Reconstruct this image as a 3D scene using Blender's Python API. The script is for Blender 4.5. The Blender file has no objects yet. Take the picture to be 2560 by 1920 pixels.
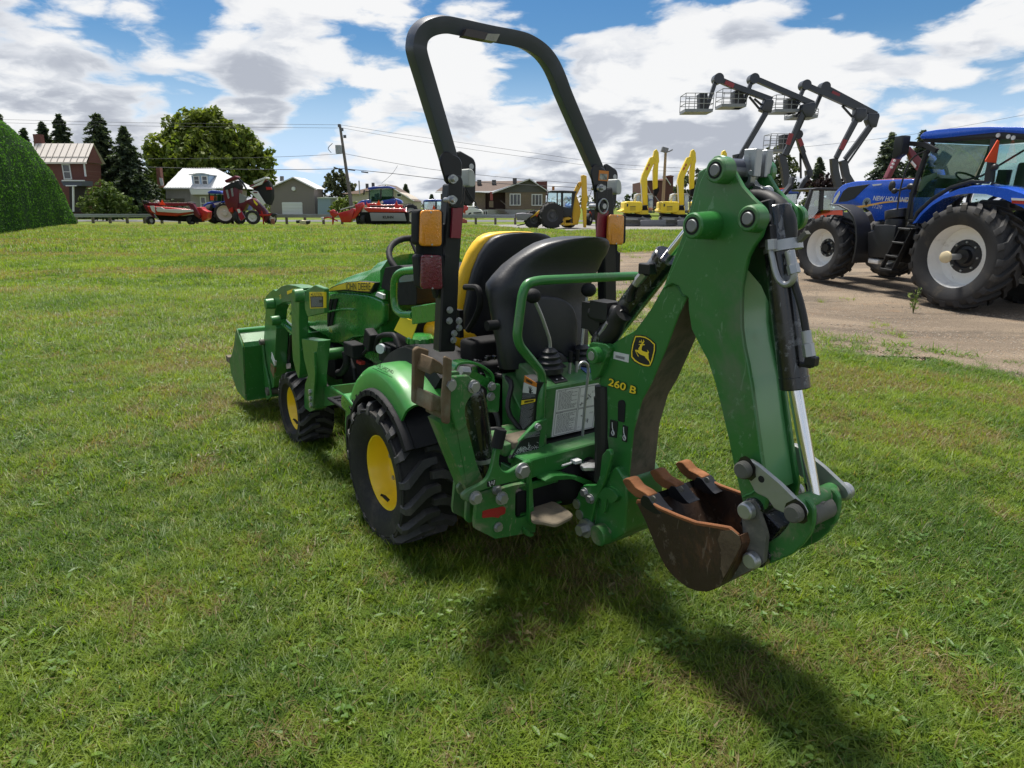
import bpy, bmesh, math, random
from mathutils import Vector, Matrix, Quaternion, noise as mnoise

# ------------------------------------------------------------------ camera, sky, sun, exposure
SC = bpy.context.scene
COL = SC.collection
F_PX, CAM_H, HORIZON = 1650.0, 1.45, 518.0
PITCH = math.atan((960 - HORIZON) / F_PX)
cd = bpy.data.cameras.new('camera'); cam = bpy.data.objects.new('camera', cd); COL.objects.link(cam)
cam.location = (0, 0, CAM_H); cam.rotation_euler = (math.pi/2 - PITCH, 0, 0)
cd.sensor_width = 36; cd.lens = 36 * F_PX / 2560; cd.clip_start = 0.05; cd.clip_end = 3000
SC.camera = cam
SC.view_settings.view_transform = 'Standard'; SC.view_settings.look = 'None'
SC.view_settings.exposure = 1.38; SC.view_settings.gamma = 1; SC.view_settings.use_curve_mapping = False
SUN_EL, SUN_AZ = math.radians(68), math.radians(-26)     # azimuth from +Y, negative = to the left
SUN_DIR = Vector((math.sin(SUN_AZ)*math.cos(SUN_EL), math.cos(SUN_AZ)*math.cos(SUN_EL), math.sin(SUN_EL)))
ld = bpy.data.lights.new('sun', 'SUN'); ld.energy = 2.8; ld.angle = math.radians(12); ld.color = (1, .95, .87)
sun = bpy.data.objects.new('sun', ld); COL.objects.link(sun)
sun.rotation_euler = SUN_DIR.to_track_quat('Z', 'Y').to_euler(); sun.location = SUN_DIR * 60

def nd(nt, t, x=None, **kw):
    n = nt.nodes.new(t)
    for k, v in kw.items():
        if k.startswith('i_'):
            n.inputs[k[2:].replace('_', ' ')].default_value = v
        else: setattr(n, k, v)
    return n
def math_(nt, op, a, b=None, c=None, clamp=False):
    n = nt.nodes.new('ShaderNodeMath'); n.operation = op; n.use_clamp = clamp
    for i, v in enumerate((a, b, c)):
        if v is None: continue
        if isinstance(v, (int, float)): n.inputs[i].default_value = v
        else: nt.links.new(v, n.inputs[i])
    return n.outputs[0]
def vmath(nt, op, a, b=None, out=0):
    n = nt.nodes.new('ShaderNodeVectorMath'); n.operation = op
    for i, v in enumerate((a, b)):
        if v is None: continue
        if isinstance(v, (tuple, list)): n.inputs[i].default_value = v
        elif isinstance(v, (int, float)): n.inputs[3].default_value = v
        else: nt.links.new(v, n.inputs[i])
    return n.outputs[out]
def mixc(nt, f, a, b, mode='MIX'):
    n = nt.nodes.new('ShaderNodeMix'); n.data_type = 'RGBA'; n.blend_type = mode
    for s, v in ((0, f), (6, a), (7, b)):
        if isinstance(v, (int, float)): n.inputs[s].default_value = v
        elif isinstance(v, (tuple, list)): n.inputs[s].default_value = (*v[:3], 1)
        else: nt.links.new(v, n.inputs[s])
    return n.outputs[2]
def ramp(nt, f, stops):
    n = nt.nodes.new('ShaderNodeValToRGB'); e = n.color_ramp.elements
    while len(e) < len(stops): e.new(.5)
    for k, (p, c) in enumerate(stops):
        e[k].position = p; e[k].color = (*c, 1) if isinstance(c, (tuple, list)) else (c, c, c, 1)
    nt.links.new(f, n.inputs[0]); return n.outputs[0]
def noise_(nt, vec, scale, detail=4, rough=.55, dist=0.0, out=0):
    n = nd(nt, 'ShaderNodeTexNoise'); n.inputs['Scale'].default_value = scale; n.inputs['Detail'].default_value = detail
    n.inputs['Roughness'].default_value = rough; n.inputs['Distortion'].default_value = dist
    if vec is not None: nt.links.new(vec, n.inputs['Vector'])
    return n.outputs[out]
def smooth(nt, v, a, b):
    n = nt.nodes.new('ShaderNodeMapRange'); n.interpolation_type = 'SMOOTHSTEP'
    n.inputs[1].default_value = a; n.inputs[2].default_value = b; nt.links.new(v, n.inputs[0]); return n.outputs[0]

def make_world():
    w = bpy.data.worlds.new('World'); SC.world = w; w.use_nodes = True
    nt = w.node_tree; nt.nodes.clear(); L = nt.links
    out = nd(nt, 'ShaderNodeOutputWorld')
    sky = nd(nt, 'ShaderNodeTexSky', sky_type='NISHITA', sun_disc=False, sun_elevation=SUN_EL, sun_rotation=SUN_AZ)
    sky.air_density = 1.0; sky.dust_density = .4; sky.ozone_density = 2.5
    bg = nd(nt, 'ShaderNodeBackground', i_Strength=SKY_STRENGTH)
    hs = nd(nt, 'ShaderNodeHueSaturation', i_Saturation=1.36, i_Value=1.0); L.new(sky.outputs[0], hs.inputs['Color']); hz = nd(nt, 'ShaderNodeSeparateXYZ')
    L.new(mixc(nt, smooth(nt, hz.outputs[2], .22, 0.0), hs.outputs[0], (6.6, 8.8, 12.0)), bg.inputs[0])
    tc = nd(nt, 'ShaderNodeTexCoord')
    d = tc.outputs['Generated']; L.new(d, hz.inputs[0])
    sep = nd(nt, 'ShaderNodeSeparateXYZ'); L.new(d, sep.inputs[0])
    # cloud space: a layer overhead seen in perspective, with some height of its own so that heaps stand up
    den = math_(nt, 'ADD', math_(nt, 'ABSOLUTE', sep.outputs[2]), .34)
    cx_ = math_(nt, 'DIVIDE', sep.outputs[0], den); cy_ = math_(nt, 'DIVIDE', sep.outputs[1], den)
    cz = math_(nt, 'MULTIPLY', sep.outputs[2], 3.4)
    cmb = nd(nt, 'ShaderNodeCombineXYZ'); L.new(cx_, cmb.inputs[0]); L.new(cy_, cmb.inputs[1]); L.new(cz, cmb.inputs[2])
    P0 = vmath(nt, 'ADD', cmb.outputs[0], CLOUD_OFF)
    wn = nd(nt, 'ShaderNodeTexNoise'); wn.inputs['Scale'].default_value = 3.0; wn.inputs['Detail'].default_value = 5; L.new(P0, wn.inputs['Vector'])
    P = vmath(nt, 'ADD', P0, vmath(nt, 'MULTIPLY', vmath(nt, 'SUBTRACT', wn.outputs['Color'], (.5,.5,.5)), (.22,.22,.22)))
    def field(p):
        big = noise_(nt, p, 1.5, 2, .5)
        v = nd(nt, 'ShaderNodeTexVoronoi', i_Scale=4.6); L.new(p, v.inputs['Vector']); v2 = nd(nt, 'ShaderNodeTexVoronoi', i_Scale=11.0); L.new(p, v2.inputs['Vector'])
        puff = math_(nt, 'SUBTRACT', .55, math_(nt, 'ADD', math_(nt, 'MULTIPLY', v.outputs['Distance'], .7), math_(nt, 'MULTIPLY', v2.outputs['Distance'], .35)))
        fine = noise_(nt, p, 9.0, 5, .62)
        return math_(nt, 'ADD', math_(nt, 'ADD', math_(nt, 'MULTIPLY', big, .80), math_(nt, 'MULTIPLY', puff, .26)), math_(nt, 'MULTIPLY', fine, .22))
    a = field(P)
    b = field(vmath(nt, 'ADD', P, (-.03, .05, .15)))
    bias = None
    for (vx, vy, vz, r, wgt) in CLOUD_GAPS:
        dp = vmath(nt, 'DISTANCE', d, (vx, vy, vz), out=1)
        g = math_(nt, 'MULTIPLY', smooth(nt, dp, r, r*.25), wgt)
        bias = g if bias is None else math_(nt, 'ADD', bias, g)
    low = math_(nt, 'MULTIPLY', smooth(nt, sep.outputs[2], .30, .02), .13)
    a2 = math_(nt, 'ADD', a, low)
    if bias is not None: a2 = math_(nt, 'SUBTRACT', a2, bias)
    cov = smooth(nt, a2, CLOUD_T, CLOUD_T + .085)
    thick = smooth(nt, a2, CLOUD_T + .02, CLOUD_T + .15)
    lit = math_(nt, 'SUBTRACT', a, b)
    litn = smooth(nt, lit, -.09, .07)
    shade = math_(nt, 'MULTIPLY', thick, math_(nt, 'SUBTRACT', 1.0, litn))
    ccol = ramp(nt, shade, [(0, (1.0, 1.0, 1.0)), (.30, (.84, .86, .90)), (.65, (.66, .69, .75)), (1, (.50, .53, .60))])
    cb = nd(nt, 'ShaderNodeBackground', i_Strength=CLOUD_STRENGTH); L.new(ccol, cb.inputs[0])
    mx = nd(nt, 'ShaderNodeMixShader'); L.new(math_(nt, 'MULTIPLY', cov, .97), mx.inputs[0]); L.new(bg.outputs[0], mx.inputs[1]); L.new(cb.outputs[0], mx.inputs[2])
    L.new(mx.outputs[0], out.inputs[0])
SKY_STRENGTH, CLOUD_STRENGTH, CLOUD_T, CLOUD_OFF = .036, .365, .476, (13.3, 1.4, 4.7)
CLOUD_GAPS = [(-0.438,0.888,0.139,0.13,0.1),(-0.21,0.972,0.101,0.16,0.12),(-0.011,0.993,0.118,0.13,0.12),(0.514,0.842,0.166,0.17,0.09),(-0.512,0.838,0.186,0.1,0.08),(0.431,0.889,0.157,0.12,0.05),(-0.3,0.934,0.194,0.13,-0.09),(-0.344,0.928,0.145,0.09,-0.08),(-0.533,0.838,0.118,0.13,-0.09),(0.197,0.961,0.194,0.22,-0.09),(0.378,0.921,0.09,0.25,-0.05),(0.178,0.979,0.101,0.2,-0.05),(-0.393,0.913,0.109,0.06,0.05),(-0.222,0.946,0.234,0.12,-0.08),(-0.081,0.975,0.207,0.05,-0.09),(-0.282,0.954,0.099,0.05,0.04),(0.52,0.851,0.074,0.3,-0.06),(-0.489,0.87,0.066,0.2,-0.05),(-0.103,0.994,0.043,0.2,-0.06)]
make_world()

# ------------------------------------------------------------------ mesh helpers
def tri_order(n): return list(range(n))
class MB:
    def __init__(self): self.v = []; self.f = []; self.m = []; self.mi = 0; self.M = None
    def add(self, vs, fs, mi=None):
        o = len(self.v); M = self.M
        self.v += [tuple(M @ Vector(p)) if M else tuple(p) for p in vs]
        self.f += [tuple(i + o for i in f) for f in fs]
        self.m += [self.mi if mi is None else mi] * len(fs); return self
    def box(self, c, s, R=None, mi=None):
        x, y, z = s[0]/2, s[1]/2, s[2]/2
        vs = [Vector(p) for p in ((-x,-y,-z),(x,-y,-z),(x,y,-z),(-x,y,-z),(-x,-y,z),(x,-y,z),(x,y,z),(-x,y,z))]
        if R: vs = [R @ p for p in vs]
        c = Vector(c)
        return self.add([c + p for p in vs], [(0,3,2,1),(4,5,6,7),(0,1,5,4),(1,2,6,5),(2,3,7,6),(3,0,4,7)], mi)
    def prism(self, poly, ax, a, b, mi=None, mis=None):
        n = len(poly)
        def P(p, t):
            return (t, p[0], p[1]) if ax == 'x' else (p[0], t, p[1]) if ax == 'y' else (p[0], p[1], t)
        vs = [P(p, a) for p in poly] + [P(p, b) for p in poly]
        self.add(vs, [tuple(range(n)), tuple(range(2*n-1, n-1, -1))], mi)
        o = len(self.v) - 2*n
        for i in range(n):
            j = (i+1) % n
            self.f.append((o+i, o+n+i, o+n+j, o+j)); self.m.append((self.mi if mi is None else mi) if mis is None else mis(i))
        return self
    def cyl(self, p0, p1, r, r1=None, n=16, mi=None, caps=True):
        p0, p1 = Vector(p0), Vector(p1); r1 = r if r1 is None else r1
        q = (p1-p0).to_track_quat('Z', 'Y'); vs = []
        for c, rr in ((p0, r), (p1, r1)):
            for k in range(n):
                t = 2*math.pi*k/n; vs.append(c + q @ Vector((rr*math.cos(t), rr*math.sin(t), 0)))
        fs = [(k, (k+1) % n, n+(k+1) % n, n+k) for k in range(n)]
        if caps: fs += [tuple(range(n-1, -1, -1)), tuple(range(n, 2*n))]
        return self.add(vs, fs, mi)
    def sweep(self, path, sec, closed=False, mi=None, up=(0,0,1), caps=True):
        path = [Vector(p) for p in path]; n = len(path); m = len(sec); vs = []
        up = Vector(up); prev = None
        for i, p in enumerate(path):
            a = path[i-1] if (i > 0 or closed) else p
            b = path[(i+1) % n] if (i < n-1 or closed) else p
            t = (b-a).normalized()
            if prev is None:
                x = up.cross(t)
                if x.length < 1e-4: x = Vector((1,0,0)).cross(t)
                x.normalize()
            else:
                x = prev - t*prev.dot(t)
                x.normalize()
            y = t.cross(x); prev = x
            k = 1.0
            if (0 < i < n-1) or closed:
                t1 = (p-a).normalized(); c = max(.5, math.sqrt(max(0, (1+t1.dot((b-p).normalized()))/2))); k = 1/c
                bend = ((b-p).normalized()-(t1))
                bn = bend.normalized() if bend.length > 1e-5 else None
            else: bn = None
            for (u, w) in sec:
                o = x*u + y*w
                if bn is not None: o = o + bn*(o.dot(bn))*(k-1)
                vs.append(p + o)
        fs = []
        for i in range(n if closed else n-1):
            j = (i+1) % n
            for k in range(m):
                l = (k+1) % m; fs.append((i*m+k, i*m+l, j*m+l, j*m+k))
        if caps and not closed: fs += [tuple(range(m-1, -1, -1)), tuple((n-1)*m+k for k in range(m))]
        return self.add(vs, fs, mi)
    def tube(self, path, r, n=10, closed=False, mi=None):
        return self.sweep(path, [(r*math.cos(2*math.pi*k/n), r*math.sin(2*math.pi*k/n)) for k in range(n)], closed, mi)
    def bar(self, path, w, h, mi=None, up=(0,0,1), closed=False):
        return self.sweep(path, [(-w/2,-h/2),(w/2,-h/2),(w/2,h/2),(-w/2,h/2)], closed, mi, up)
    def lathe(self, prof, c, axis='x', n=32, mi=None, closed=False):
        # prof: (radius, along)
        m = len(prof); vs = []
        for k in range(n):
            t = 2*math.pi*k/n; cs, sn = math.cos(t), math.sin(t)
            for r, a in prof:
                p = (a, r*cs, r*sn) if axis == 'x' else (r*cs, a, r*sn) if axis == 'y' else (r*cs, r*sn, a)
                vs.append((c[0]+p[0], c[1]+p[1], c[2]+p[2]))
        fs = []
        for k in range(n):
            l = (k+1) % n
            for i in range(m if closed else m-1):
                j = (i+1) % m; fs.append((k*m+i, k*m+j, l*m+j, l*m+i))
        return self.add(vs, fs, mi)
    def ball(self, c, r, s=(1,1,1), n=14, h=8, mi=None):
        prof = [(max(1e-4, math.sin(math.pi*i/h)), -math.cos(math.pi*i/h)) for i in range(h+1)]
        vs = []; 
        for k in range(n):
            t = 2*math.pi*k/n
            for rr, a in prof: vs.append((c[0]+r*s[0]*rr*math.cos(t), c[1]+r*s[1]*rr*math.sin(t), c[2]+r*s[2]*a))
        m = h+1; fs = []
        for k in range(n):
            l = (k+1) % n
            for i in range(h): fs.append((k*m+i, l*m+i, l*m+i+1, k*m+i+1))
        return self.add(vs, fs, mi)
    def loft(self, rows, mi=None, caps=True, closed=True):
        n = len(rows); m = len(rows[0]); vs = [p for r in rows for p in r]; fs = []
        for i in range(n-1):
            for k in range(m if closed else m-1):
                l = (k+1) % m; fs.append((i*m+k, i*m+l, (i+1)*m+l, (i+1)*m+k))
        if caps and closed: fs += [tuple(range(m-1, -1, -1)), tuple((n-1)*m+k for k in range(m))]
        return self.add(vs, fs, mi)
    def mirror_x(self):
        o = MB(); o.v = [(-x, y, z) for x, y, z in self.v]; o.f = [tuple(reversed(f)) for f in self.f]; o.m = list(self.m); return o
    def mesh(self, name, bevel=0, ang=35, seg=2, recalc=True, weld=False):
        me = bpy.data.meshes.new(name); me.from_pydata(self.v, [], self.f)
        me.polygons.foreach_set('material_index', self.m)
        if recalc or bevel:
            bm = bmesh.new(); bm.from_mesh(me)
            bmesh.ops.remove_doubles(bm, verts=bm.verts, dist=1e-5)
            bmesh.ops.recalc_face_normals(bm, faces=bm.faces)
            if bevel:
                es = [e for e in bm.edges if len(e.link_faces) == 2 and e.calc_face_angle(0) > math.radians(28)]
                if es:
                    try: bmesh.ops.bevel(bm, geom=es, offset=bevel, segments=seg, affect='EDGES', clamp_overlap=True, profile=.5)
                    except Exception: pass
            bm.to_mesh(me); bm.free()
        me.polygons.foreach_set('use_smooth', [True]*len(me.polygons))
        try: me.set_sharp_from_angle(angle=math.radians(ang))
        except Exception: pass
        return me
def put(name, mesh, mats, parent=None, loc=(0,0,0), rz=0):
    for m in (mats if isinstance(mats, (list, tuple)) else [mats]):
        if m.name not in [q.name for q in mesh.materials if q]: mesh.materials.append(m)
    o = bpy.data.objects.new(name, mesh); COL.objects.link(o); o.parent = parent
    o.location = loc; o.rotation_euler = (0, 0, rz); return o
SPLIT = {'loader_bucket','steel_line','frame_bolt','link_pin','lens_rib','wheel_nut','post_bolt','hinge_pin','lens_screw','arm_pin','arm_pin_boss','latch_bolt','guard_bolt','mast_bolt','hose_fitting','bucket_pin','lever_decal','bracket_glint','transport_lock','loader_hose','bucket_top_bar','flare_slot','guard_bar','decal_symbol','console_symbol','curved_link','loader_crosstube','step_mat','frame_web','loader_steel_line','hose_bundle','port_block','bucket_ear'}
def islands(mb, gap=.002):
    n = len(mb.v); par = list(range(n))
    def find(a):
        while par[a] != a: par[a] = par[par[a]]; a = par[a]
        return a
    for f in mb.f:
        r = find(f[0])
        for i in f[1:]: par[find(i)] = r
    box = {}
    for i, v in enumerate(mb.v):
        r = find(i); b = box.setdefault(r, [list(v), list(v)])
        for k in range(3): b[0][k] = min(b[0][k], v[k]); b[1][k] = max(b[1][k], v[k])
    rs = list(box); grp = {r: r for r in rs}
    def g(a):
        while grp[a] != a: a = grp[a]
        return a
    for i, a in enumerate(rs):
        for b in rs[i+1:]:
            A, B = box[a], box[b]
            if all(A[0][k]-gap <= B[1][k] and B[0][k]-gap <= A[1][k] for k in range(3)): grp[g(a)] = g(b)
    out = {}
    for f, m_ in zip(mb.f, mb.m):
        o = out.setdefault(g(find(f[0])), (MB(), {})); q, mp = o
        idx = []
        for i in f:
            if i not in mp: mp[i] = len(q.v); q.v.append(mb.v[i])
            idx.append(mp[i])
        q.f.append(tuple(idx)); q.m.append(m_)
    return [o[0] for o in out.values()]
def part(name, mb, mats, parent=None, bevel=0, ang=29, loc=(0,0,0), rz=0, label=None, kind=None, seg=None, recalc=True):
    if seg is None: seg = 1 if bevel <= .0065 else 3
    if seg == 3 and ang == 29: ang = 40
    if name in SPLIT:
        ps = islands(mb)
        if len(ps) > 1:
            for q in ps[1:]: put(name, q.mesh(name, bevel, ang, seg, recalc), mats, parent, loc, rz)
            mb = ps[0]
    o = put(name, mb.mesh(name, bevel, ang, seg, recalc), mats, parent, loc, rz)
    if label: o['label'] = label
    if kind: o['kind'] = kind
    return o
def tag(o, label=None, cat=None, group=None, kind=None):
    if label: o['label'] = label
    if cat: o['category'] = cat
    if group: o['group'] = group
    if kind: o['kind'] = kind
    return o
def thing(name, label, cat, loc=(0,0,0), rz=0, group=None):
    o = bpy.data.objects.new(name, None); COL.objects.link(o); o.location = loc; o.rotation_euler = (0,0,rz)
    o.empty_display_size = .1
    return tag(o, label, cat, group)
def kids(o): return [c for c in bpy.data.objects if c.parent == o]
def copy_tree(o, parent=None):
    c = o.copy(); COL.objects.link(c); c.parent = parent
    for ch in list(o.children): copy_tree(ch, c)
    return c
def text_mesh(body, size=1.0, extrude=.0, shear=0.0, spacing=1.0, bold=0.0, align='CENTER'):
    cu = bpy.data.curves.new('lettering', 'FONT'); cu.body = body; cu.size = size; cu.extrude = extrude; cu.shear = shear
    cu.space_character = spacing; cu.offset = bold; cu.align_x = align; cu.align_y = 'CENTER'; cu.resolution_u = 3
    o = bpy.data.objects.new('lettering', cu); COL.objects.link(o)
    dg = bpy.context.evaluated_depsgraph_get(); me = bpy.data.meshes.new_from_object(o.evaluated_get(dg))
    bpy.data.objects.remove(o); bpy.data.curves.remove(cu); return me
def lettering(body, origin, ux, uy, width, mat, parent, name='lettering', height=None, lift=.001, **kw):
    """text centred on origin, along ux, up uy, fitted to width (and height)"""
    me = text_mesh(body, 1.0, extrude=.0, **kw)
    xs = [v.co.x for v in me.vertices]; ys = [v.co.y for v in me.vertices]
    mx, my = (min(xs)+max(xs))/2, (min(ys)+max(ys))/2; sx = width/(max(xs)-min(xs)); sy = (height/(max(ys)-min(ys))) if height else sx
    ux = Vector(ux).normalized(); uy = Vector(uy).normalized(); nz = ux.cross(uy).normalized(); o = Vector(origin)
    for v in me.vertices: v.co = o + ux*((v.co.x-mx)*sx) + uy*((v.co.y-my)*sy) + nz*lift
    return put(name, me, mat, parent)
def rounded(poly, r, n=4):
    """round the corners of a 2-D polygon; r a number or a list per corner"""
    out = []; N = len(poly)
    for i, p in enumerate(poly):
        rr = r[i] if isinstance(r, (list, tuple)) else r
        a, b = Vector(poly[i-1]), Vector(poly[(i+1) % N]); p = Vector(p)
        da, db = a-p, b-p
        t = min(rr, da.length*.45, db.length*.45)
        if t < 1e-5: out.append(tuple(p)); continue
        s, e = p + da.normalized()*t, p + db.normalized()*t
        for k in range(n+1):
            u = k/n; out.append(tuple((1-u)**2*s + 2*u*(1-u)*p + u*u*e))
    return out
def smooth_path(pts, r, n=5):
    out = [Vector(pts[0])]
    for i in range(1, len(pts)-1):
        a, p, b = Vector(pts[i-1]), Vector(pts[i]), Vector(pts[i+1])
        t = min(r, (a-p).length*.48, (b-p).length*.48); s, e = p+(a-p).normalized()*t, p+(b-p).normalized()*t
        for k in range(n+1):
            u = k/n; out.append((1-u)**2*s + 2*u*(1-u)*p + u*u*e)
    out.append(Vector(pts[-1])); return out
def spline(pts, n=6):
    pts = [Vector(p) for p in pts]; out = []
    for i in range(len(pts)-1):
        p0 = pts[max(0, i-1)]; p1 = pts[i]; p2 = pts[i+1]; p3 = pts[min(len(pts)-1, i+2)]
        for k in range(n):
            t = k/n
            out.append(.5*((2*p1)+(-p0+p2)*t+(2*p0-5*p1+4*p2-p3)*t*t+(-p0+3*p1-3*p2+p3)*t*t*t))
    out.append(pts[-1]); return out
def bolt(mb, p, d, r=.012, h=.010, n=6, mi=None, washer=True):
    p = Vector(p); d = Vector(d).normalized()
    if washer: mb.cyl(p, p+d*h*.3, r*1.35, n=14, mi=mi)
    mb.cyl(p+d*h*.3, p+d*h, r, n=n, mi=mi)

# ------------------------------------------------------------------ materials
MATS = {}
def principled(name):
    m = bpy.data.materials.new(name); m.use_nodes = True; nt = m.node_tree
    b = nt.nodes['Principled BSDF']; return m, nt, b
def mat(name, rgb, rough=.5, metal=0.0, coat=0.0, var=.10, scale=8.0, bump=0.0, bscale=60.0, dirt=0.0, dirt_rgb=(.16,.12,.08), dscale=3.0, spec=.5, wear=0.0, wear_rgb=(.25,.25,.25), detail_stretch=None, trans=0.0, alpha=1.0, emit=None, stripe=None):
    if name in MATS: return MATS[name]
    m, nt, b = principled(name); L = nt.links
    tc = nd(nt, 'ShaderNodeTexCoord'); vec = tc.outputs['Object']
    base = noise_(nt, vec, scale, 5, .6)
    k = math_(nt, 'ADD', math_(nt, 'MULTIPLY', base, 2*var), 1-var)
    rn = nd(nt, 'ShaderNodeRGB'); rn.outputs[0].default_value = (*rgb, 1)
    mul = nd(nt, 'ShaderNodeVectorMath', operation='SCALE'); L.new(rn.outputs[0], mul.inputs[0]); L.new(k, mul.inputs[3])
    c = mul.outputs[0]
    rr = math_(nt, 'ADD', math_(nt, 'MULTIPLY', noise_(nt, vec, scale*4, 4), .25), rough-.12)
    if wear:
        sv = vmath(nt, 'MULTIPLY', vec, (1, 1, .28)); w = math_(nt, 'MAXIMUM', smooth(nt, noise_(nt, vec, 16, 8, .75), .64-.10*wear, .70-.10*wear), smooth(nt, noise_(nt, sv, 38, 3, .6, 1.2), .72-.10*wear, .745-.10*wear)); c = mixc(nt, math_(nt, 'MULTIPLY', w, .7), c, wear_rgb)
    if dirt:
        dm = smooth(nt, noise_(nt, vec, dscale, 8, .68, .5), .62-.3*dirt, .80-.2*dirt)
        c = mixc(nt, math_(nt, 'MULTIPLY', dm, min(1, .55+dirt*.45)), c, dirt_rgb); rr = math_(nt, 'ADD', rr, math_(nt, 'MULTIPLY', dm, .3))
    L.new(c, b.inputs['Base Color']); L.new(rr, b.inputs['Roughness'])
    b.inputs['Metallic'].default_value = metal; b.inputs['Coat Weight'].default_value = coat; b.inputs['Coat Roughness'].default_value = .12
    b.inputs['Specular IOR Level'].default_value = spec
    if trans: b.inputs['Transmission Weight'].default_value = trans
    if alpha < 1: b.inputs['Alpha'].default_value = alpha
    if emit: b.inputs['Emission Color'].default_value = (*emit[0], 1); b.inputs['Emission Strength'].default_value = emit[1]
    if bump:
        bn = nd(nt, 'ShaderNodeBump', i_Strength=min(1, bump), i_Distance=.004); L.new(noise_(nt, vec, bscale, 5, .6), bn.inputs['Height']); L.new(bn.outputs[0], b.inputs['Normal'])
    MATS[name] = m; return m

def glass(name, tint, refl=.15):
    if name in MATS: return MATS[name]
    m = bpy.data.materials.new(name); m.use_nodes = True; nt = m.node_tree; L = nt.links; nt.nodes.clear()
    out = nd(nt, 'ShaderNodeOutputMaterial'); t = nd(nt, 'ShaderNodeBsdfTransparent'); t.inputs[0].default_value = (*tint, 1)
    g = nd(nt, 'ShaderNodeBsdfGlossy'); g.inputs['Roughness'].default_value = .04
    fr = nd(nt, 'ShaderNodeFresnel', i_IOR=1.5); mx = nd(nt, 'ShaderNodeMixShader')
    L.new(math_(nt, 'ADD', math_(nt, 'MULTIPLY', fr.outputs[0], .8), refl-.04), mx.inputs[0]); L.new(t.outputs[0], mx.inputs[1]); L.new(g.outputs[0], mx.inputs[2]); L.new(mx.outputs[0], out.inputs[0])
    MATS[name] = m; return m

# ------------------------------------------------------------------ ground
def sstep(a, b, v):
    t = max(0.0, min(1.0, (v-a)/(b-a))); return t*t*(3-2*t)
def gz(x, y):
    return sstep(3.6, 5.6, x) * max(-.10, min(.075, -.076+.055*(y-10.55))) * (1-sstep(16, 40, y))
GRAVEL = [(1.784,20.629),(2.588,21.717),(3.587,22.303),(4.825,22.506),(6.321,22.104)] + [(22, 20.5), (60, 22), (60, 2), (6.5, 2.2)] + [(4.943,4.823),(4.232,5.26),(4.003,5.717),(3.63,6.07),(3.142,6.618),(2.629,6.855),(2.119,7.153),(1.668,7.526),(1.328,8.333),(1.191,9.787),(1.189,12.306),(1.333,16.481)]
def inside(x, y, poly):
    c = False; n = len(poly); j = n-1
    for i in range(n):
        xi, yi = poly[i]; xj, yj = poly[j]
        if (yi > y) != (yj > y) and x < (xj-xi)*(y-yi)/(yj-yi)+xi: c = not c
        j = i
    return c
def edge_dist(x, y, poly):
    d = 1e9; n = len(poly)
    for i in range(n):
        ax, ay = poly[i]; bx, by = poly[(i+1) % n]; dx, dy = bx-ax, by-ay; L = dx*dx+dy*dy
        t = max(0, min(1, ((x-ax)*dx+(y-ay)*dy)/L)) if L else 0
        d = min(d, math.hypot(x-ax-t*dx, y-ay-t*dy))
    return d
def grass_tint(nt, P):
    """shared lawn colouring by world position: green, yellow-green and dry straw patches"""
    L = nt.links
    big = noise_(nt, P, .55, 4, .6, .4); mid = noise_(nt, P, 2.4, 4, .6); sm = noise_(nt, P, 11, 3, .6)
    sp = nd(nt, 'ShaderNodeSeparateXYZ'); L.new(P, sp.inputs[0])
    # mown strips running across, stretched in x
    st = vmath(nt, 'MULTIPLY', P, (.05, .32, 1)); strip = noise_(nt, st, 1.4, 3, .55, .3)
    far = smooth(nt, sp.outputs[1], 5.5, 13)
    dryv = math_(nt, 'ADD', math_(nt, 'MULTIPLY', mid, .5), math_(nt, 'MULTIPLY', big, .5))
    dryf = math_(nt, 'ADD', math_(nt, 'MULTIPLY', strip, .75), math_(nt, 'MULTIPLY', big, .25))
    mixv = nd(nt, 'ShaderNodeMix'); L.new(far, mixv.inputs[0]); L.new(dryv, mixv.inputs[2]); L.new(dryf, mixv.inputs[3])
    dry = smooth(nt, mixv.outputs[0], .495, .60)
    dk = noise_(nt, P, 1.7, 3, .6)
    gcol = mixc(nt, smooth(nt, math_(nt, 'ADD', math_(nt, 'MULTIPLY', big, .55), math_(nt, 'MULTIPLY', sm, .45)), .40, .58), (.054, .118, .012), (.195, .255, .024))
    gcol = mixc(nt, math_(nt, 'MULTIPLY', smooth(nt, dk, .50, .64), .45), gcol, (.034, .085, .010))
    return gcol, dry, sm
def lawn_material():
    m, nt, b = principled('lawn_ground'); L = nt.links
    g = nd(nt, 'ShaderNodeNewGeometry'); P = g.outputs['Position']
    gcol, dry, sm = grass_tint(nt, P)
    c = mixc(nt, math_(nt, 'MULTIPLY', dry, .8), gcol, (.185, .135, .058))
    fine = noise_(nt, P, 38, 6, .7); c2 = mixc(nt, smooth(nt, fine, .38, .62), (.050, .060, .020), c)
    sp = nd(nt, 'ShaderNodeSeparateXYZ'); L.new(P, sp.inputs[0])
    c3 = mixc(nt, smooth(nt, sp.outputs[1], 4, 16), mixc(nt, .35, c2, (.070,.060,.028)), mixc(nt, .55, c2, c))
    L.new(c3, b.inputs['Base Color']); b.inputs['Roughness'].default_value = .9; b.inputs['Specular IOR Level'].default_value = .1
    bn = nd(nt, 'ShaderNodeBump', i_Strength=.9, i_Distance=.05); L.new(fine, bn.inputs['Height']); L.new(bn.outputs[0], b.inputs['Normal'])
    return m
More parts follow.
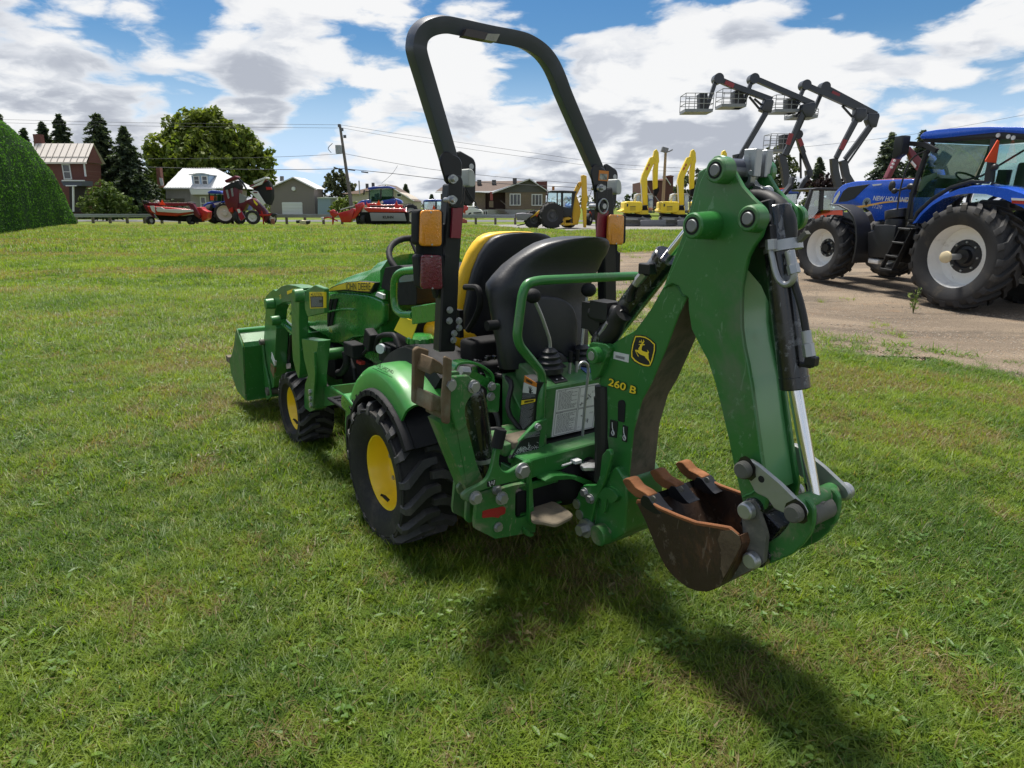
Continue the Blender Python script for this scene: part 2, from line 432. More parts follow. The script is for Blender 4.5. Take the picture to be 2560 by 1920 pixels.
def gravel_material():
    m, nt, b = principled('gravel_ground'); L = nt.links
    g = nd(nt, 'ShaderNodeNewGeometry'); P = g.outputs['Position']
    st = vmath(nt, 'MULTIPLY', P, (.35, 1.0, 1)); big = noise_(nt, st, .8, 5, .6, .4); pat = noise_(nt, st, 2.2, 6, .65, .6)
    c = mixc(nt, smooth(nt, big, .35, .65), (.215, .172, .130), (.33, .262, .190))
    c = mixc(nt, math_(nt, 'MULTIPLY', smooth(nt, pat, .56, .70), .6), c, (.30, .185, .105))
    trk = vmath(nt, 'MULTIPLY', P, (.16, 1.5, 1)); tk = noise_(nt, trk, 1.3, 4, .6, .8)
    c = mixc(nt, math_(nt, 'MULTIPLY', smooth(nt, tk, .50, .66), .75), c, (.115, .098, .080))
    c = mixc(nt, math_(nt, 'MULTIPLY', smooth(nt, noise_(nt, P, 6, 6, .7), .55, .70), .45), c, (.42, .35, .27))
    vor = nd(nt, 'ShaderNodeTexVoronoi', i_Scale=70.0); L.new(P, vor.inputs['Vector'])
    sp = ramp(nt, vor.outputs['Distance'], [(0, 1.2), (.5, .85), (1, .5)])
    f = noise_(nt, P, 90, 5, .7); k = math_(nt, 'MULTIPLY', sp, math_(nt, 'ADD', math_(nt, 'MULTIPLY', f, 1.1), .45))
    mul = nd(nt, 'ShaderNodeVectorMath', operation='SCALE'); L.new(c, mul.inputs[0]); L.new(k, mul.inputs[3])
    L.new(mul.outputs[0], b.inputs['Base Color']); b.inputs['Roughness'].default_value = .95; b.inputs['Specular IOR Level'].default_value = .15
    bn = nd(nt, 'ShaderNodeBump', i_Strength=1.0, i_Distance=.014); L.new(math_(nt, 'ADD', vor.outputs['Distance'], f), bn.inputs['Height']); L.new(bn.outputs[0], b.inputs['Normal'])
    return m
# lawn: one sheet to the horizon, finer near the camera
xs = [-1500, -400, -150, -60, -30] + [-16+i for i in range(0, 62)] + [60, 90, 150, 400, 1500]; ys = [-30, -6, 0] + [1.0*i for i in range(1, 42)] + [48, 60, 90, 150, 300, 700, 1800]
V_ = [(x, y, gz(x, y)-(.10 if inside(x, y, GRAVEL) and edge_dist(x, y, GRAVEL) > 1.1 else .006 if sstep(3,5,x) > 0 else 0)) for y in ys for x in xs]; nx = len(xs)
m = MB(); m.add(V_, [(j*nx+i, j*nx+i+1, (j+1)*nx+i+1, (j+1)*nx+i) for j in range(len(ys)-1) for i in range(nx-1)])
part('lawn', m, lawn_material(), kind='structure', recalc=False)
# gravel yard: grid cut to a ragged outline
m = MB(); idx = {}; st_ = .25; GP = GRAVEL
def gv(i, j):
    if (i, j) not in idx:
        x, y = i*st_, j*st_; n_ = mnoise.noise(Vector((x*1.7, y*1.7, 3)))*.16
        idx[(i, j)] = len(m.v); m.v.append((x+n_*.6, y+n_, gz(x, y)+.006+.022*max(-.2, mnoise.noise(Vector((x*.7, y*2.2, 9))))))
    return idx[(i, j)]
for i in range(0, 100):
    for j in range(8, 96):
        x, y = (i+.5)*st_, (j+.5)*st_
        d = edge_dist(x, y, GP); ins = inside(x, y, GP); nz = mnoise.noise(Vector((x*.9, y*.9, 1)))*.8+mnoise.noise(Vector((x*2.6, y*2.6, 5)))*.5
        if (d if ins else -d) + nz*(1 if y < 14 else .6) > 0: m.f.append((gv(i,j), gv(i+1,j), gv(i+1,j+1), gv(i,j+1))); m.m.append(0)
part('gravel_yard', m, gravel_material(), kind='structure', recalc=False)
# far yard: grey lot where the machines stand, and the road behind the guard rail
LOT = [(0.283,47.992),(4.754,42.348),(9.007,42.348),(13.23,43.072),(33.584,43.072),(47.178,60.664),(19.515,63.716),(4.289,60.664),(-2.729,57.888)]
m = MB(); m.add([(x, y, .003) for x, y in LOT], [tuple(range(len(LOT)))]); part('machine_lot', m, mat('grey_gravel_lot', (.20,.19,.175), .95, var=.25, scale=.8), kind='structure')
m = MB(); m.add([(22,20,gz(22,20)+.005),(60,22,.005),(90,53,.005),(24,53,.005)], [(0,1,2,3)]); part('back_yard', m, MATS['grey_gravel_lot'], kind='structure')
m = MB(); m.add([(-140,74,.01),(160,64,.01),(160,74,.01),(-140,84,.01)], [(0,1,2,3)]); part('road', m, mat('road_asphalt', (.10,.10,.105), .9, var=.15, scale=.6), kind='structure')

# ------------------------------------------------------------------ grass
def blade_material(name, dryness, base=None, trans=.46, tintvar=.35):
    m = bpy.data.materials.new(name); m.use_nodes = True; nt = m.node_tree; L = nt.links; b = nt.nodes['Principled BSDF']; out = nt.nodes['Material Output']
    g = nd(nt, 'ShaderNodeNewGeometry'); P = g.outputs['Position']
    at = nd(nt, 'ShaderNodeAttribute', attribute_name='tint'); oi = nd(nt, 'ShaderNodeObjectInfo')
    gcol, dry, sm = grass_tint(nt, P)
    if base: gcol = mixc(nt, .75, gcol, base)
    t = math_(nt, 'ADD', math_(nt, 'MULTIPLY', at.outputs['Fac'], .6), math_(nt, 'MULTIPLY', oi.outputs['Random'], .4))
    c = mixc(nt, smooth(nt, t, .25, .85), gcol, mixc(nt, .5, gcol, (.17, .26, .026)))
    isdry = math_(nt, 'GREATER_THAN', math_(nt, 'ADD', math_(nt, 'MULTIPLY', dry, .62), dryness), at.outputs['Fac'])
    c = mixc(nt, math_(nt, 'MULTIPLY', isdry, .85), c, mixc(nt, oi.outputs['Random'], (.26, .20, .095), (.17, .115, .05)))
    hv = nd(nt, 'ShaderNodeAttribute', attribute_name='height')
    L.new(c, b.inputs['Base Color']); b.inputs['Roughness'].default_value = .5; b.inputs['Specular IOR Level'].default_value = .35
    tr = nd(nt, 'ShaderNodeBsdfTranslucent'); L.new(mixc(nt, .5, c, mixc(nt, 1.0, c, (2.0, 2.1, .5), 'MULTIPLY')), tr.inputs[0])
    mx = nd(nt, 'ShaderNodeMixShader'); mx.inputs[0].default_value = trans; L.new(b.outputs[0], mx.inputs[1]); L.new(tr.outputs[0], mx.inputs[2]); L.new(mx.outputs[0], out.inputs[0])
    return m
def blade(v, f, t, rnd, x, y, a, h, w, lean, curl, tint, segs=3):
    dx, dy = math.cos(a), math.sin(a); px, py = -dy, dx; o = len(v)
    for i in range(segs+1):
        u = i/segs; r = lean*u + curl*u*u; z = h*(u-.35*min(1, curl/h if h else 0)*u*u); ww = w*(1-u**1.6)*.5+.0002
        cx_, cy_ = x+dx*r, y+dy*r
        if i < segs:
            v.append((cx_-px*ww, cy_-py*ww, z)); v.append((cx_+px*ww, cy_+py*ww, z)); t += [tint, tint]
        else: v.append((cx_, cy_, z)); t.append(tint)
    for i in range(segs-1): f.append((o+2*i, o+2*i+1, o+2*i+3, o+2*i+2))
    f.append((o+2*segs-2, o+2*segs-1, o+2*segs))
def leaf_(v, f, t, base, a, L_, w, rise, tint, droop=.4):
    dx, dy = math.cos(a), math.sin(a); px, py = -dy, dx; o = len(v); n = 4
    for i in range(n+1):
        u = i/n; ww = w*math.sin(math.pi*min(1, .12+.88*u))**.8*.5; r = L_*u; z = base[2]+rise*(u-droop*u*u*1.3)
        v.append((base[0]+dx*r-px*ww, base[1]+dy*r-py*ww, z+ww*.35)); v.append((base[0]+dx*r, base[1]+dy*r, z)); v.append((base[0]+dx*r+px*ww, base[1]+dy*r+py*ww, z+ww*.35)); t += [tint]*3
    for i in range(n):
        for k in (0, 1): f.append((o+3*i+k, o+3*i+k+1, o+3*i+3+k+1, o+3*i+3+k))
def tuft(kind, seed):
    rnd = random.Random(seed); v, f, t = [], [], []
    if kind == 'lawn':
        for k in range(52):
            r = .075*math.sqrt(rnd.random()); a = rnd.uniform(0, 6.28); h = rnd.uniform(.014, .046)*(1 if rnd.random() < .9 else 1.5)
            blade(v, f, t, rnd, r*math.cos(a), r*math.sin(a), rnd.uniform(0, 6.28), h, rnd.uniform(.0026, .0062), rnd.uniform(.012, .060), rnd.uniform(0, .04), rnd.random())
    elif kind == 'long':
        for k in range(30):
            r = .05*math.sqrt(rnd.random()); a = rnd.uniform(0, 6.28); h = rnd.uniform(.05, .105)
            blade(v, f, t, rnd, r*math.cos(a), r*math.sin(a), a+rnd.uniform(-.8, .8), h, rnd.uniform(.004, .008), rnd.uniform(.02, .07), rnd.uniform(.01, .07), rnd.random(), 4)
    elif kind == 'mat':
        for k in range(60):
            r = .16*math.sqrt(rnd.random()); a = rnd.uniform(0, 6.28); h = rnd.uniform(.02, .06)
            blade(v, f, t, rnd, r*math.cos(a), r*math.sin(a), rnd.uniform(0, 6.28), h, rnd.uniform(.006, .012), rnd.uniform(.01, .05), rnd.uniform(0, .03), rnd.random(), 2)
    elif kind == 'weed':
        for k in range(14):
            r = .14*math.sqrt(rnd.random()); a = rnd.uniform(0, 6.28); leaf_(v, f, t, (r*math.cos(a), r*math.sin(a), rnd.uniform(.006, .022)), rnd.uniform(0, 6.28), rnd.uniform(.022, .052), rnd.uniform(.009, .017), rnd.uniform(.004, .030), rnd.random()*.9)
    elif kind == 'clover':
        for k in range(16):
            r = .09*math.sqrt(rnd.random()); a = rnd.uniform(0, 6.28); b = (r*math.cos(a), r*math.sin(a), rnd.uniform(.010, .034)); a0 = rnd.uniform(0, 6.28); tt = rnd.random()*.9
            for q in range(3): leaf_(v, f, t, b, a0+q*2.09, .012, .011, .003, tt, .2)
    return v, f, t
def blossom():
    v, f, t = [], [], []; rnd = random.Random(2)
    for k in range(26):
        a = rnd.uniform(0, 6.28); e = rnd.uniform(-.6, 1.5); r = .011; c = (r*math.cos(a)*math.cos(e), r*math.sin(a)*math.cos(e), .075+r*math.sin(e)); o = len(v)
        for q in range(3): v.append((c[0]+rnd.uniform(-.006,.006), c[1]+rnd.uniform(-.006,.006), c[2]+rnd.uniform(-.006,.006))); t.append(.5)
        f.append((o, o+1, o+2))
    return v, f, t
def scatter(name, src, pts_, material):
    """one stuff object: its own faces are the tuft, its loose vertices the places it grows"""
    v, f, t = src; n = len(v)
    me = bpy.data.meshes.new(name); me.from_pydata(list(v)+[(p[0], p[1], p[2]) for p in pts_], [], f)
    N = n+len(pts_)
    def attr(nm, data, ty='FLOAT'):
        a = me.attributes.new(nm, ty, 'POINT'); a.data.foreach_set('value', data)
    attr('tint', list(t)+[0.0]*len(pts_)); attr('spot', [0.0]*n+[1.0]*len(pts_))
    attr('spin', [0.0]*n+[p[3] for p in pts_]); attr('grow', [1.0]*n+[p[4] for p in pts_]); attr('tilt', [0.0]*n+[p[5] for p in pts_])
    me.materials.append(material)
    o = bpy.data.objects.new(name, me); COL.objects.link(o); o['kind'] = 'stuff'
    ng = bpy.data.node_groups.new(name, 'GeometryNodeTree'); ng.interface.new_socket('Geometry', in_out='INPUT', socket_type='NodeSocketGeometry'); ng.interface.new_socket('Geometry', in_out='OUTPUT', socket_type='NodeSocketGeometry')
    L = ng.links; gi = ng.nodes.new('NodeGroupInput'); go = ng.nodes.new('NodeGroupOutput')
    def named(nm):
        q = ng.nodes.new('GeometryNodeInputNamedAttribute'); q.data_type = 'FLOAT'; q.inputs['Name'].default_value = nm; return q.outputs['Attribute']
    sep = ng.nodes.new('GeometryNodeSeparateGeometry'); sep.domain = 'POINT'; L.new(gi.outputs[0], sep.inputs[0]); 
    cmpn = ng.nodes.new('FunctionNodeCompare'); cmpn.data_type = 'FLOAT'; cmpn.operation = 'GREATER_THAN'; L.new(named('spot'), cmpn.inputs[0]); cmpn.inputs[1].default_value = .5; L.new(cmpn.outputs[0], sep.inputs[1])
    m2p = ng.nodes.new('GeometryNodeMeshToPoints'); L.new(sep.outputs[0], m2p.inputs[0])
    iop = ng.nodes.new('GeometryNodeInstanceOnPoints'); L.new(m2p.outputs[0], iop.inputs['Points']); L.new(sep.outputs[1], iop.inputs['Instance'])
    cmb = ng.nodes.new('ShaderNodeCombineXYZ'); L.new(named('tilt'), cmb.inputs[0]); L.new(named('spin'), cmb.inputs[2]); L.new(cmb.outputs[0], iop.inputs['Rotation']); L.new(named('grow'), iop.inputs['Scale'])
    L.new(iop.outputs[0], go.inputs[0])
    md = o.modifiers.new('grow', 'NODES'); md.node_group = ng; return o
def spots(y0, y1, per, grow, seed, keep=None, edge=.25):
    rnd = random.Random(seed); out = []
    n = int(per*.82*(y1*y1-y0*y0)+per*4.0*(y1-y0))
    for k in range(n):
        y = rnd.uniform(y0, y1)
        while rnd.random()*(.82*y1+2) > .82*y+2: y = rnd.uniform(y0, y1)
        x = rnd.uniform(-.82*y-2, .82*y+2)
        if keep and not keep(x, y, rnd): continue
        if y > 44 and inside(x, y, LOT): continue
        if x > 22 and y > 18: continue
        if x > -.5 and y < 23:
            d = edge_dist(x, y, GP) if inside(x, y, GP) else -1
            if d > 0 and rnd.random() > .8*math.exp(-d/.45)*(1 if mnoise.noise(Vector((x*1.5, y*1.5, 8))) > -.1 else .15)+.002: continue
        out.append((x, y, gz(x, y)-.004, rnd.uniform(0, 6.28), rnd.uniform(.7, 1.3)*grow, rnd.uniform(-.15, .15)))
    return out
GB = blade_material('grass_blade', .05)
for k in range(4):
    pts_ = spots(.8, 3.4, 230, 1.0, 10+k) + spots(3.4, 6.5, 140, 1.2, 20+k) + spots(6.5, 12, 36, 1.7, 30+k)
    scatter('grass', tuft('lawn', 40+k), pts_, GB)
patchy = lambda s, th: (lambda x, y, rnd: mnoise.noise(Vector((x*.8+s, y*.8, s))) + .5*mnoise.noise(Vector((x*2.7, y*2.7, s))) > th+rnd.uniform(-.2, .2))
for k in range(2): scatter('long_grass', tuft('long', 60+k), spots(1.2, 4.5, 60, .62, 70+k, patchy(3+k, -.12)) + spots(4.5, 11, 14, .85, 75+k, patchy(3+k, .0)), blade_material('long_grass_blade', .0))
for k in range(2): scatter('far_grass', tuft('mat', 80+k), spots(9, 22, 11, 1.3, 85+k) + spots(22, 56, 2.2, 2.4, 90+k), GB)
WM = blade_material('weed_leaf', -.1, (.062, .140, .020), .30)
for k in range(3): scatter('weeds', tuft('weed', 100+k), spots(1.2, 5, 20, .9, 110+k, patchy(11+k, .02)) + spots(5, 14, 7, 1.2, 115+k, patchy(11+k, .0)), WM)
scatter('clover', tuft('clover', 120), spots(1.2, 9, 12, 1.0, 121, patchy(21, .0)), WM)
scatter('clover_blossom', blossom(), spots(3, 14, 2.6, 1.0, 131, lambda x, y, rnd: x < -.8 and patchy(21, .05)(x, y, rnd)), mat('clover_white', (.62,.60,.52), .8))
# pebbles on the yard
def pebble(seed):
    rnd = random.Random(seed); q = MB(); q.ball((0,0,.3), 1.0, (1,.8,.55), 7, 4); return [(x*(1+rnd.uniform(-.2,.2))*.010, y*(1+rnd.uniform(-.2,.2))*.010, z*.010) for x, y, z in q.v], q.f, [rnd.random()]*len(q.v)
def yard_spots(per, y0, y1, seed):
    rnd = random.Random(seed); out = []
    for k in range(per):
        y = rnd.uniform(y0, y1); x = rnd.uniform(.8, .85*y+.5)
        ins = inside(x, y, GP); d = edge_dist(x, y, GP)
        if not ins and rnd.random() > .5*math.exp(-d/.25): continue
        out.append((x, y, gz(x, y)+.002, rnd.uniform(0, 6.28), rnd.choice((.4,.5,.6,.8,1,1.3)), rnd.uniform(-.3,.3)))
    return out
scatter('pebbles', pebble(1), yard_spots(16000, 3, 13, 5), mat('pebble_grey', (.29,.25,.20), .9, var=.5, scale=1.2)); scatter('pebbles', pebble(2), yard_spots(9000, 3, 10, 6), mat('pebble_tan', (.30,.22,.15), .9, var=.5, scale=1.2))

# ------------------------------------------------------------------ compact tractor with loader and backhoe (x right, y ahead, z up; origin under the rear axle)
GREEN = mat('green_paint', (.026,.160,.032), .36, coat=.25, var=.12, scale=5, dirt=.48, dirt_rgb=(.125,.150,.095), dscale=2.4, wear=.6, wear_rgb=(.13,.26,.14), bump=.04, bscale=300)
GREEN2 = mat('green_gloss_paint', (.030,.205,.034), .26, coat=.5, var=.08, scale=4, dirt=.22, dirt_rgb=(.12,.15,.07))
GDIRT = mat('scuffed_green_steel', (.030,.155,.033), .5, var=.16, scale=10, dirt=.55, dirt_rgb=(.22,.20,.13), dscale=5.0, wear=.8, wear_rgb=(.22,.22,.15))
MUD = mat('mud_caked_steel', (.120,.100,.072), .85, var=.45, scale=9, bump=.5, bscale=40, dirt=.55, dirt_rgb=(.035,.048,.028), dscale=6)
YEL = mat('yellow_rim_paint', (.88,.60,.014), .38, coat=.2, var=.06, dirt=.16, dirt_rgb=(.45,.30,.05))
YELV = mat('yellow_vinyl', (.78,.46,.010), .42, var=.05, bump=.15, bscale=90)
RUBL = mat('worn_tread_rubber', (.042,.042,.044), .62, var=.3, scale=12, bump=.35, bscale=80, dirt=.55, dirt_rgb=(.085,.080,.070), dscale=6)
RUB = mat('tyre_rubber', (.016,.016,.017), .70, var=.3, scale=10, bump=.35, bscale=80, spec=.35, dirt=.35, dirt_rgb=(.095,.085,.070), dscale=5)
BLK = mat('black_paint', (.0085,.009,.011), .42, coat=.1, var=.15, spec=.35, dirt=.10, dirt_rgb=(.035,.033,.030))
BLKG = mat('black_gloss_barrel', (.010,.010,.012), .24, coat=.4, var=.15, wear=.9, wear_rgb=(.16,.165,.18), dirt=.22, dirt_rgb=(.10,.10,.10), dscale=7)
ROPSM = mat('charcoal_powder_coat', (.046,.052,.072), .40, coat=.1, var=.12, bump=.12, bscale=220)
PLA = mat('black_plastic', (.010,.0105,.0125), .65, spec=.25, var=.12, bump=.25, bscale=260)
VIN = mat('black_vinyl', (.014,.0155,.020), .44, var=.12, bump=.18, bscale=120, dirt=.12, dirt_rgb=(.06,.06,.06))
HOSE = mat('hose_rubber', (.012,.012,.013), .5, var=.2)
CHR = mat('chrome_rod', (.72,.73,.75), .14, metal=1.0, var=.03)
ZNC = mat('zinc_steel', (.40,.41,.42), .45, metal=.8, var=.15, scale=20, dirt=.15, dirt_rgb=(.25,.2,.15))
GALV = mat('galvanised_link', (.36,.38,.37), .45, metal=.75, var=.22, scale=16, dirt=.35, dirt_rgb=(.22,.20,.14), dscale=8)
RUST = mat('rusted_steel', (.20,.075,.025), .85, var=.35, scale=14, bump=.4, bscale=70, dirt=.45, dirt_rgb=(.10,.045,.02), dscale=8)
RUSTO = mat('orange_rusted_tooth', (.22,.085,.028), .8, var=.40, scale=22, bump=.5, bscale=70, dirt=.6, dirt_rgb=(.13,.055,.02), dscale=12)
BROWN = mat('brown_rusted_bucket', (.034,.018,.010), .55, var=.4, scale=9, bump=.35, bscale=60, dirt=.52, dirt_rgb=(.155,.068,.026), dscale=4.5, wear=.6, wear_rgb=(.13,.10,.075))
DIRTM = mat('dry_soil_steel', (.20,.165,.115), .9, var=.3, scale=12, bump=.5, bscale=50, dirt=.4, dirt_rgb=(.06,.055,.045), dscale=5)
GREYD = mat('dirty_grey_casting', (.10,.10,.085), .75, var=.35, scale=11, bump=.35, bscale=50, dirt=.5, dirt_rgb=(.27,.25,.19), dscale=5, wear=.3)
PADM = mat('rusty_stabiliser_pad', (.115,.075,.038), .8, var=.4, scale=12, bump=.4, bscale=60, dirt=.5, dirt_rgb=(.20,.20,.14), dscale=4)
WHT = mat('white_decal', (.62,.63,.62), .5, var=.04)
INK = mat('black_ink', (.012,.012,.014), .5)
GINK = mat('grey_print', (.10,.10,.11), .6)
YDEC = mat('yellow_decal', (.90,.66,.03), .45, var=.04)
ODEC = mat('orange_decal', (.62,.20,.02), .5, var=.06)
LDEC = mat('white_print', (.55,.56,.57), .5)
GPRINT = mat('pale_grey_print', (.30,.31,.33), .6)
AMB = mat('amber_lens', (.72,.27,.012), .18, coat=.6, var=.18, scale=26, bump=.9, bscale=130)
REDL = mat('red_lens', (.14,.012,.025), .2, coat=.6, var=.2, scale=30, bump=.9, bscale=120)
REDR = mat('red_reflector_tape', (.22,.012,.028), .35, coat=.3, var=.1, bump=.4, bscale=300)
REDP = mat('red_spray_paint', (.36,.018,.016), .6, var=.15, wear=.25, wear_rgb=(.05,.15,.04))
DARK = mat('dark_machinery', (.009,.009,.010), .7, var=.4, scale=14, spec=.2)
GAP_SHADE = mat('dark_gap', (.006,.006,.007), .8)  # near-black colour stands in for the shade inside slots, gaps and holes
PINM = mat('worn_pin_steel', (.22,.225,.23), .5, metal=.7, var=.2, scale=30)
SILV = mat('gauge_face', (.55,.58,.62), .3)

def rz_mat(a): return Matrix.Rotation(a, 3, 'Z')
JD = thing('compact_tractor', 'green compact tractor with yellow rims, front loader, roll bar and backhoe on the lawn', 'tractor', (-.105, 3.039, 0), math.radians(35))

def r4_wheel(R, W, rr, nl, loc, outer, parent, name):
    rim = MB(); s = outer
    prof = [(rr+.014, s*W*.385), (rr+.016, s*W*.36), (rr-.002, s*W*.345), (rr-.012, s*W*.27), (rr-.020, s*W*.10), (rr-.030, s*W*.02), (rr-.055, s*W*-.02), (rr*.52, s*W*.02), (rr*.48, s*W*.07), (.001, s*W*.07)]
    rim.lathe(prof, (0,0,0), 'x', 48)
    back = [(rr-.02, s*-W*.02), (rr-.012, -s*W*.27), (rr+.014, -s*W*.37)]
    rim.lathe(back, (0,0,0), 'x', 48)
    r = part(name, rim, YEL, parent, loc=loc, ang=40)
    v = MB(); v.cyl((s*W*.30, -.02, -(rr-.035)), (s*W*.36, -.005, -(rr-.058)), .008, n=8); v.cyl((s*W*.36, -.005, -(rr-.058)), (s*W*.40, 0, -(rr-.064)), .006, n=8)
    part('valve_stem', v, BLK, r)
    lug = MB()
    for k in range(6):
        a = k*math.pi/3+.3; lug.cyl((s*W*.03, math.cos(a)*rr*.62, math.sin(a)*rr*.62), (s*W*.07, math.cos(a)*rr*.62, math.sin(a)*rr*.62), .011, n=6)
    part('wheel_nut', lug, ZNC, r)
    t = MB(); mid = (R+rr)/2
    prof = [(rr+.004, -W*.36), (rr+.022, -W*.415), (mid-.02, -W*.485), (mid+.03, -W*.50), (R*.875, -W*.478), (R*.898, -W*.42), (R*.905, -W*.2), (R*.908, 0),
            (R*.905, W*.2), (R*.898, W*.42), (R*.875, W*.478), (mid+.03, W*.50), (mid-.02, W*.485), (rr+.022, W*.415), (rr+.004, W*.36)]
    t.lathe(prof, (0,0,0), 'x', 72, closed=True)
    # raised ring on the sidewall
    for sd in (-1, 1): t.lathe([(R*.865, sd*W*.486), (R*.872, sd*W*.503), (R*.892, sd*W*.500), (R*.90, sd*W*.483)], (0,0,0), 'x', 72)
    t.mi = 1; lw = 2*math.pi*R/nl*.27
    for sd in (-1, 1):
        for k in range(nl):
            a0 = 2*math.pi*(k+(0 if sd < 0 else .5))/nl
            path = [(.515, 0.03, .875), (.49, .02, .955), (.43, -.02, .992), (.17, -.30, 1.0), (.05, -.335, 1.0), (-.055, -.335, .998)]
            sc = 2*math.pi/nl*.62/.335*.5
            rows = []
            for i, (fx, da, fr) in enumerate(path):
                x = sd*fx*W; a = a0 + da*sc*2
                r_top = R*fr; r_bot = R*(.885 if i > 1 else .84)
                w_ = lw*(1.05 if 1 < i < 5 else .95); diag = 1.25 if i in (2,3) else 1.0
                rows.append([(x, rad*math.cos(a+o/R), rad*math.sin(a+o/R)) for rad, o in ((r_bot, -w_*.62*diag), (r_top, -w_*.46*diag), (r_top, w_*.46*diag), (r_bot, w_*.62*diag))])
            t.loft(rows)
    part('tyre', t, [RUB, RUBL], r, ang=32)
    return r
RW = (.325, .285, .166)
for s in (-1, 1):
    r4_wheel(RW[0], RW[1], RW[2], 17, (s*.470, .0, .318), s, JD, 'rear_wheel')
    r4_wheel(.232, .215, .134, 17, (s*.425, 1.50, .226), s, JD, 'front_wheel')

# ---- chassis, axles, engine underside
m = MB(); m.box((0, .75, .42), (.26, 1.75, .24)); m.box((0, .05, .36), (.36, .45, .34)); m.cyl((-.36,0,.318), (.36,0,.318), .075, n=20)
m.cyl((-.34,1.5,.226), (.34,1.5,.226), .045); m.box((0,1.5,.28), (.20,.18,.14)); m.box((0,1.75,.45),(.36,.30,.22))
for s in (-1,1): m.cyl((s*.34,1.5,.226), (s*.34,1.5,.34), .05); m.box((s*.19,.55,.40), (.10,.5,.16))
part('chassis', m, DARK, JD, bevel=.008)
m = MB()
for i in range(16):
    rnd = random.Random(i); x = -.30+.07*(i % 4); y = .35+.06*(i//4)+rnd.uniform(-.02,.02); z = .50+rnd.uniform(0,.14)
    m.tube([(x, y, z), (x+.03, y+.06, z+.05), (x+.02, y+.16, z+.02)], .008, 6)
part('hydraulic_hose', m, HOSE, JD)

# ---- rear fenders with black flares
def fender(s):
    C = (0, .318); rows = []; top = MB(); fl = MB()
    angs = [math.radians(a) for a in range(-2, 127, 8)]
    for a in angs:
        fr = max(0, 1-abs(math.degrees(a)-85)/95)
        R = .402 + .036*fr + (.03 if math.degrees(a) < 30 else 0)
        cs, sn = math.cos(a), math.sin(a)
        def P(x, r): return (s*x, C[0]+r*cs, C[1]+r*sn)
        rows.append([P(.265, R+.035), P(.40, R+.043), P(.50, R+.043), P(.540, R+.038), P(.558, R+.024), P(.566, R+.004), P(.570, R-.060), P(.560, R-.060), P(.556, R+.0), P(.53, R+.026), P(.40, R+.035), P(.265, R+.02)])
    top.loft(rows)
    part('fender', top, mat('green_fender_plastic', (.034,.215,.036), .42, coat=.2, var=.08, scale=4, dirt=.25, dirt_rgb=(.12,.17,.09)), JD, ang=50)
    rows = []
    for a in [math.radians(x) for x in range(-8, 152, 7)]:
        fr = max(0, 1-abs(math.degrees(a)-85)/95); R = .402 + .036*fr + (.03 if math.degrees(a) < 30 else 0); cs, sn = math.cos(a), math.sin(a)
        def P(x, r): return (s*x, C[0]+r*cs, C[1]+r*sn)
        rows.append([P(.556, R-.054), P(.580, R-.057), P(.590, R-.063), P(.592, R-.086), P(.582, R-.090), P(.40, R-.070), P(.28, R-.045), P(.28, R-.03), P(.40, R-.035), P(.55, R-.06)])
    fl.loft(rows); f = part('fender_flare', fl, PLA, JD, ang=50)
    slot = MB()
    for a in range(40, 130, 9):
        a = math.radians(a); R = .438-.075; cs, sn = math.cos(a), math.sin(a)
        slot.box((s*.5925, C[0]+R*cs, C[1]+R*sn), (.004, .010, .018), Matrix.Rotation(a-math.pi/2, 3, 'X'))
    part('flare_slot', slot, GAP_SHADE, f)
    # black console cover along the fender crest
    cv = MB(); rows = []
    for a in [math.radians(x) for x in range(38, 128, 9)]:
        R = .402+.036*max(0, 1-abs(math.degrees(a)-85)/95); cs, sn = math.cos(a), math.sin(a)
        h = .065*min(1, 6*(math.degrees(a)-36)/90)
        rows.append([(s*x, C[0]+r*cs, C[1]+r*sn) for x, r in ((.20, R+.03), (.20, R+.035+h), (.36, R+.045+h), (.405, R+.035+h), (.42, R+.04))])
    cv.loft(rows); part('fender_console', cv, PLA, JD, ang=40)
for s in (-1, 1): fender(s)
# dealer lettering on the left fender
tc_ = [(-0.079,0.812),(-0.078,0.8),(-0.069,0.789),(0.026,0.792),(-0.178,0.832)]; tw = tc_[3][0]-tc_[4][0]
for k, (body, wd, hh) in enumerate((('J.RENÉ LAFOND', 1.0, .024), ('MIRABEL QUÉBEC', .5, .008), ('www.jrenelafond.com', .95, .009))):
    lettering(body, (-.573, tc_[k][0], tc_[k][1]), (0,-1,0), (-.03,0,1), tw*wd, INK, JD, height=hh, lift=.004, shear=.2, bold=.02)

# ---- floor, step, tractor seat, console, steering wheel
m = MB(); m.box((0, .62, .475), (.92, .62, .03)); part('floor_plate', m, GREEN, JD, bevel=.008)
m = MB(); m.prism(rounded([(0.414,0.589),(0.267,0.555),(0.294,0.489),(0.45,0.509),(0.446,0.556)], .02), 'x', -.575, -.35); part('step', m, GREEN2, JD, bevel=.012)
m = MB(); m.box((-.45, .545, .493), (.22, .28, .014))
for k in range(5): m.box((-.45, .44+.05*k, .503), (.18, .018, .008))
part('step_mat', m, PLA, JD, bevel=.003)
